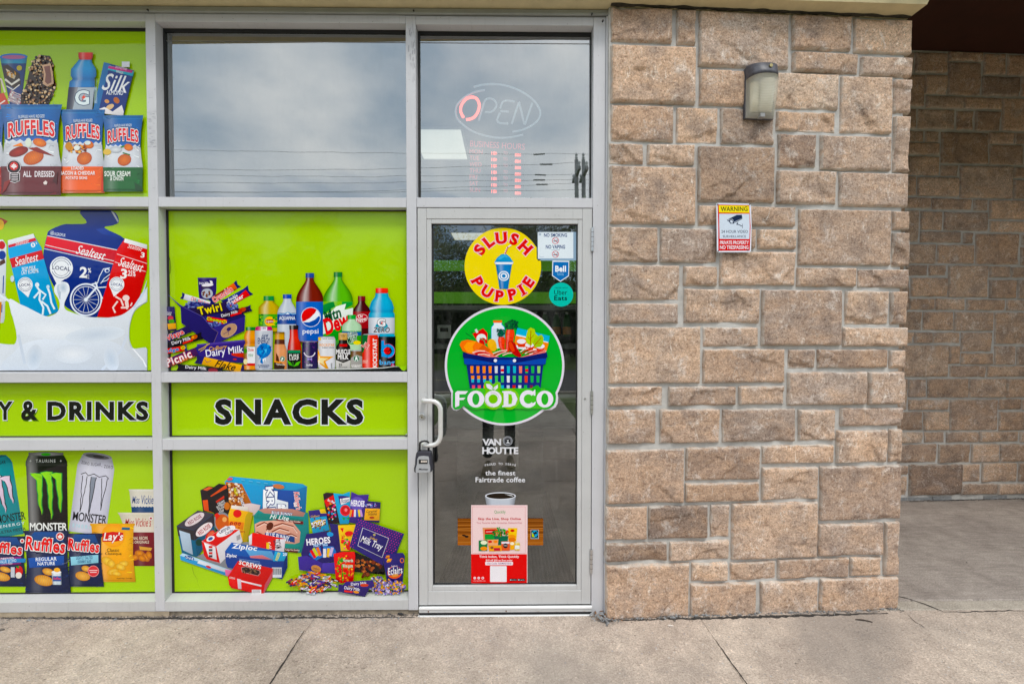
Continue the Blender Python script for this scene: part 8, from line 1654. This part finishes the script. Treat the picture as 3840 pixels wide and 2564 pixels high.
try:
    J, E_ = body_(); skin('body', [j for j in J], E_, M_skin, ppl)
    J2 = [(j[0], j[1] + .008, (j[2] if len(j) > 2 else j[1]) + .008) for j in J]
    skin('jacket', [J2[0], J2[1], J2[2], J2[3]] + [J2[8], J2[9], J2[10]] + [J2[12], J2[13], J2[14]], [(0,1),(1,2),(2,3),(3,4),(4,5),(5,6),(3,7),(7,8),(8,9)], M_jack, ppl)
    L_ = [((-.08, -2.90, .97), .135, .10), ((-.17, -2.89, .86), .095), ((-.20, -2.74, .50), .068), ((-.20, -2.60, .12), .062), ((.02, -2.89, .86), .095), ((.04, -2.80, .50), .068), ((.045, -2.80, .12), .062)]
    skin('trousers', L_, [(0,1),(1,2),(2,3),(0,4),(4,5),(5,6)], M_jeans, ppl)
except Exception as ex: print('SKIN', ex)
hb = MB(); hb.lathe(-.04, -2.865, [(.075, 1.63), (.098, 1.68), (.097, 1.73), (.075, 1.775), (.03, 1.795)], 14); hb.build('hair', M_hair, ppl, smooth=True)
for (fx, fy, sx_) in ((-.20, -2.52, -1), (.045, -2.73, 1)):
    V = []; F = []; prof_ = [(-.10, .035, .075), (-.06, .042, .085), (0, .044, .072), (.06, .047, .055), (.12, .048, .042), (.165, .040, .032), (.185, .02, .022)]
    for (dy, hw, hh) in prof_:
        for (a_, b_) in ((-1, 0), (-1, .45), (-.65, .9), (0, 1), (.65, .9), (1, .45), (1, 0)): V.append((fx + a_ * hw + sx_ * .012 * dy * 5, fy + dy, .022 + b_ * hh))
    for i in range(len(prof_) - 1):
        for k in range(7): k2 = (k + 1) % 7; F.append((i*7+k, i*7+k2, i*7+7+k2, i*7+7+k))
    F += [tuple(range(7)), tuple(range(42, 49))[::-1]]
    s_ = mesh('shoe', V, F, M_shoe, ppl, smooth=True)
    V2 = [];
    for z in (.0, .022):
        for sgn in (1, -1):
            for (dy, hw, hh) in (prof_ if sgn == 1 else prof_[::-1]): V2.append((fx + sgn * hw * 1.07 + sx_ * .012 * dy * 5, fy + dy * 1.04, z))
    n_ = 14; mesh('sole', V2, [tuple(range(n_))[::-1], tuple(range(n_, 2*n_))] + [(i, (i+1) % n_, n_ + (i+1) % n_, n_ + i) for i in range(n_)], M_sole, s_)
ck_ = root('camera', 'black camera held up by the person in front of the door', 'camera', (-.02, -2.64, 1.47))
MB().box(-.085, .055, -2.66, -2.61, 1.44, 1.53, .008).build('camera_body', M_rub, ck_); MB().box(-.04, .01, -2.655, -2.615, 1.53, 1.555, .006).build('viewfinder_hump', M_rub, ck_); MB().tube([(-.015, -2.61, 1.485), (-.015, -2.575, 1.485)], .032, 20).build('lens_barrel', M_black, ck_)
for cx_, sg in ((-.09, -1), (.06, 1)):
    for k in range(4): z = 1.452 + k * .019; MB().tube([(cx_ + sg * .016, -2.645, z), (cx_ + sg * .013, -2.612, z + .002), (cx_ - sg * .005, -2.600, z + .003), (cx_ - sg * .022, -2.603, z + .004)], [.009, .0085, .008, .007], 7).build('finger', M_skin, ppl, smooth=True)
    MB().tube([(cx_ + sg * .012, -2.655, 1.452), (cx_ - sg * .01, -2.672, 1.475), (cx_ - sg * .03, -2.672, 1.492)], [.011, .010, .008], 7).build('thumb', M_skin, ppl, smooth=True)

# scuffs rubbed into the mullion paint
a = Art(fr, Plane(0, -.0003, 0), .0, M_flatprint); a.crop(0, 0, 1)
r = random.Random(31)
for k in range(46):
    y = r.choice((r.uniform(390, 560), r.uniform(400, 540), r.uniform(86, 1000))); x = r.uniform(560, 582); a.line([(x - r.uniform(2, 9), y), (x + r.uniform(2, 9), y + r.uniform(-2, 2))], r.uniform(.8, 2.2), r.choice(['#b4b4ba', '#c0c0c4', '#a8a8ae', '#cfcfd4']))
for k in range(26):
    y = r.uniform(90, 300); x = r.uniform(1532, 1556); a.line([(x, y), (x + r.uniform(-4, 4), y + r.uniform(6, 26))], r.uniform(1, 3), r.choice(['#aeaeb4', '#b8b8bc', '#c4c4c8']))
a.end('scuff_marks')['kind'] = 'stuff'
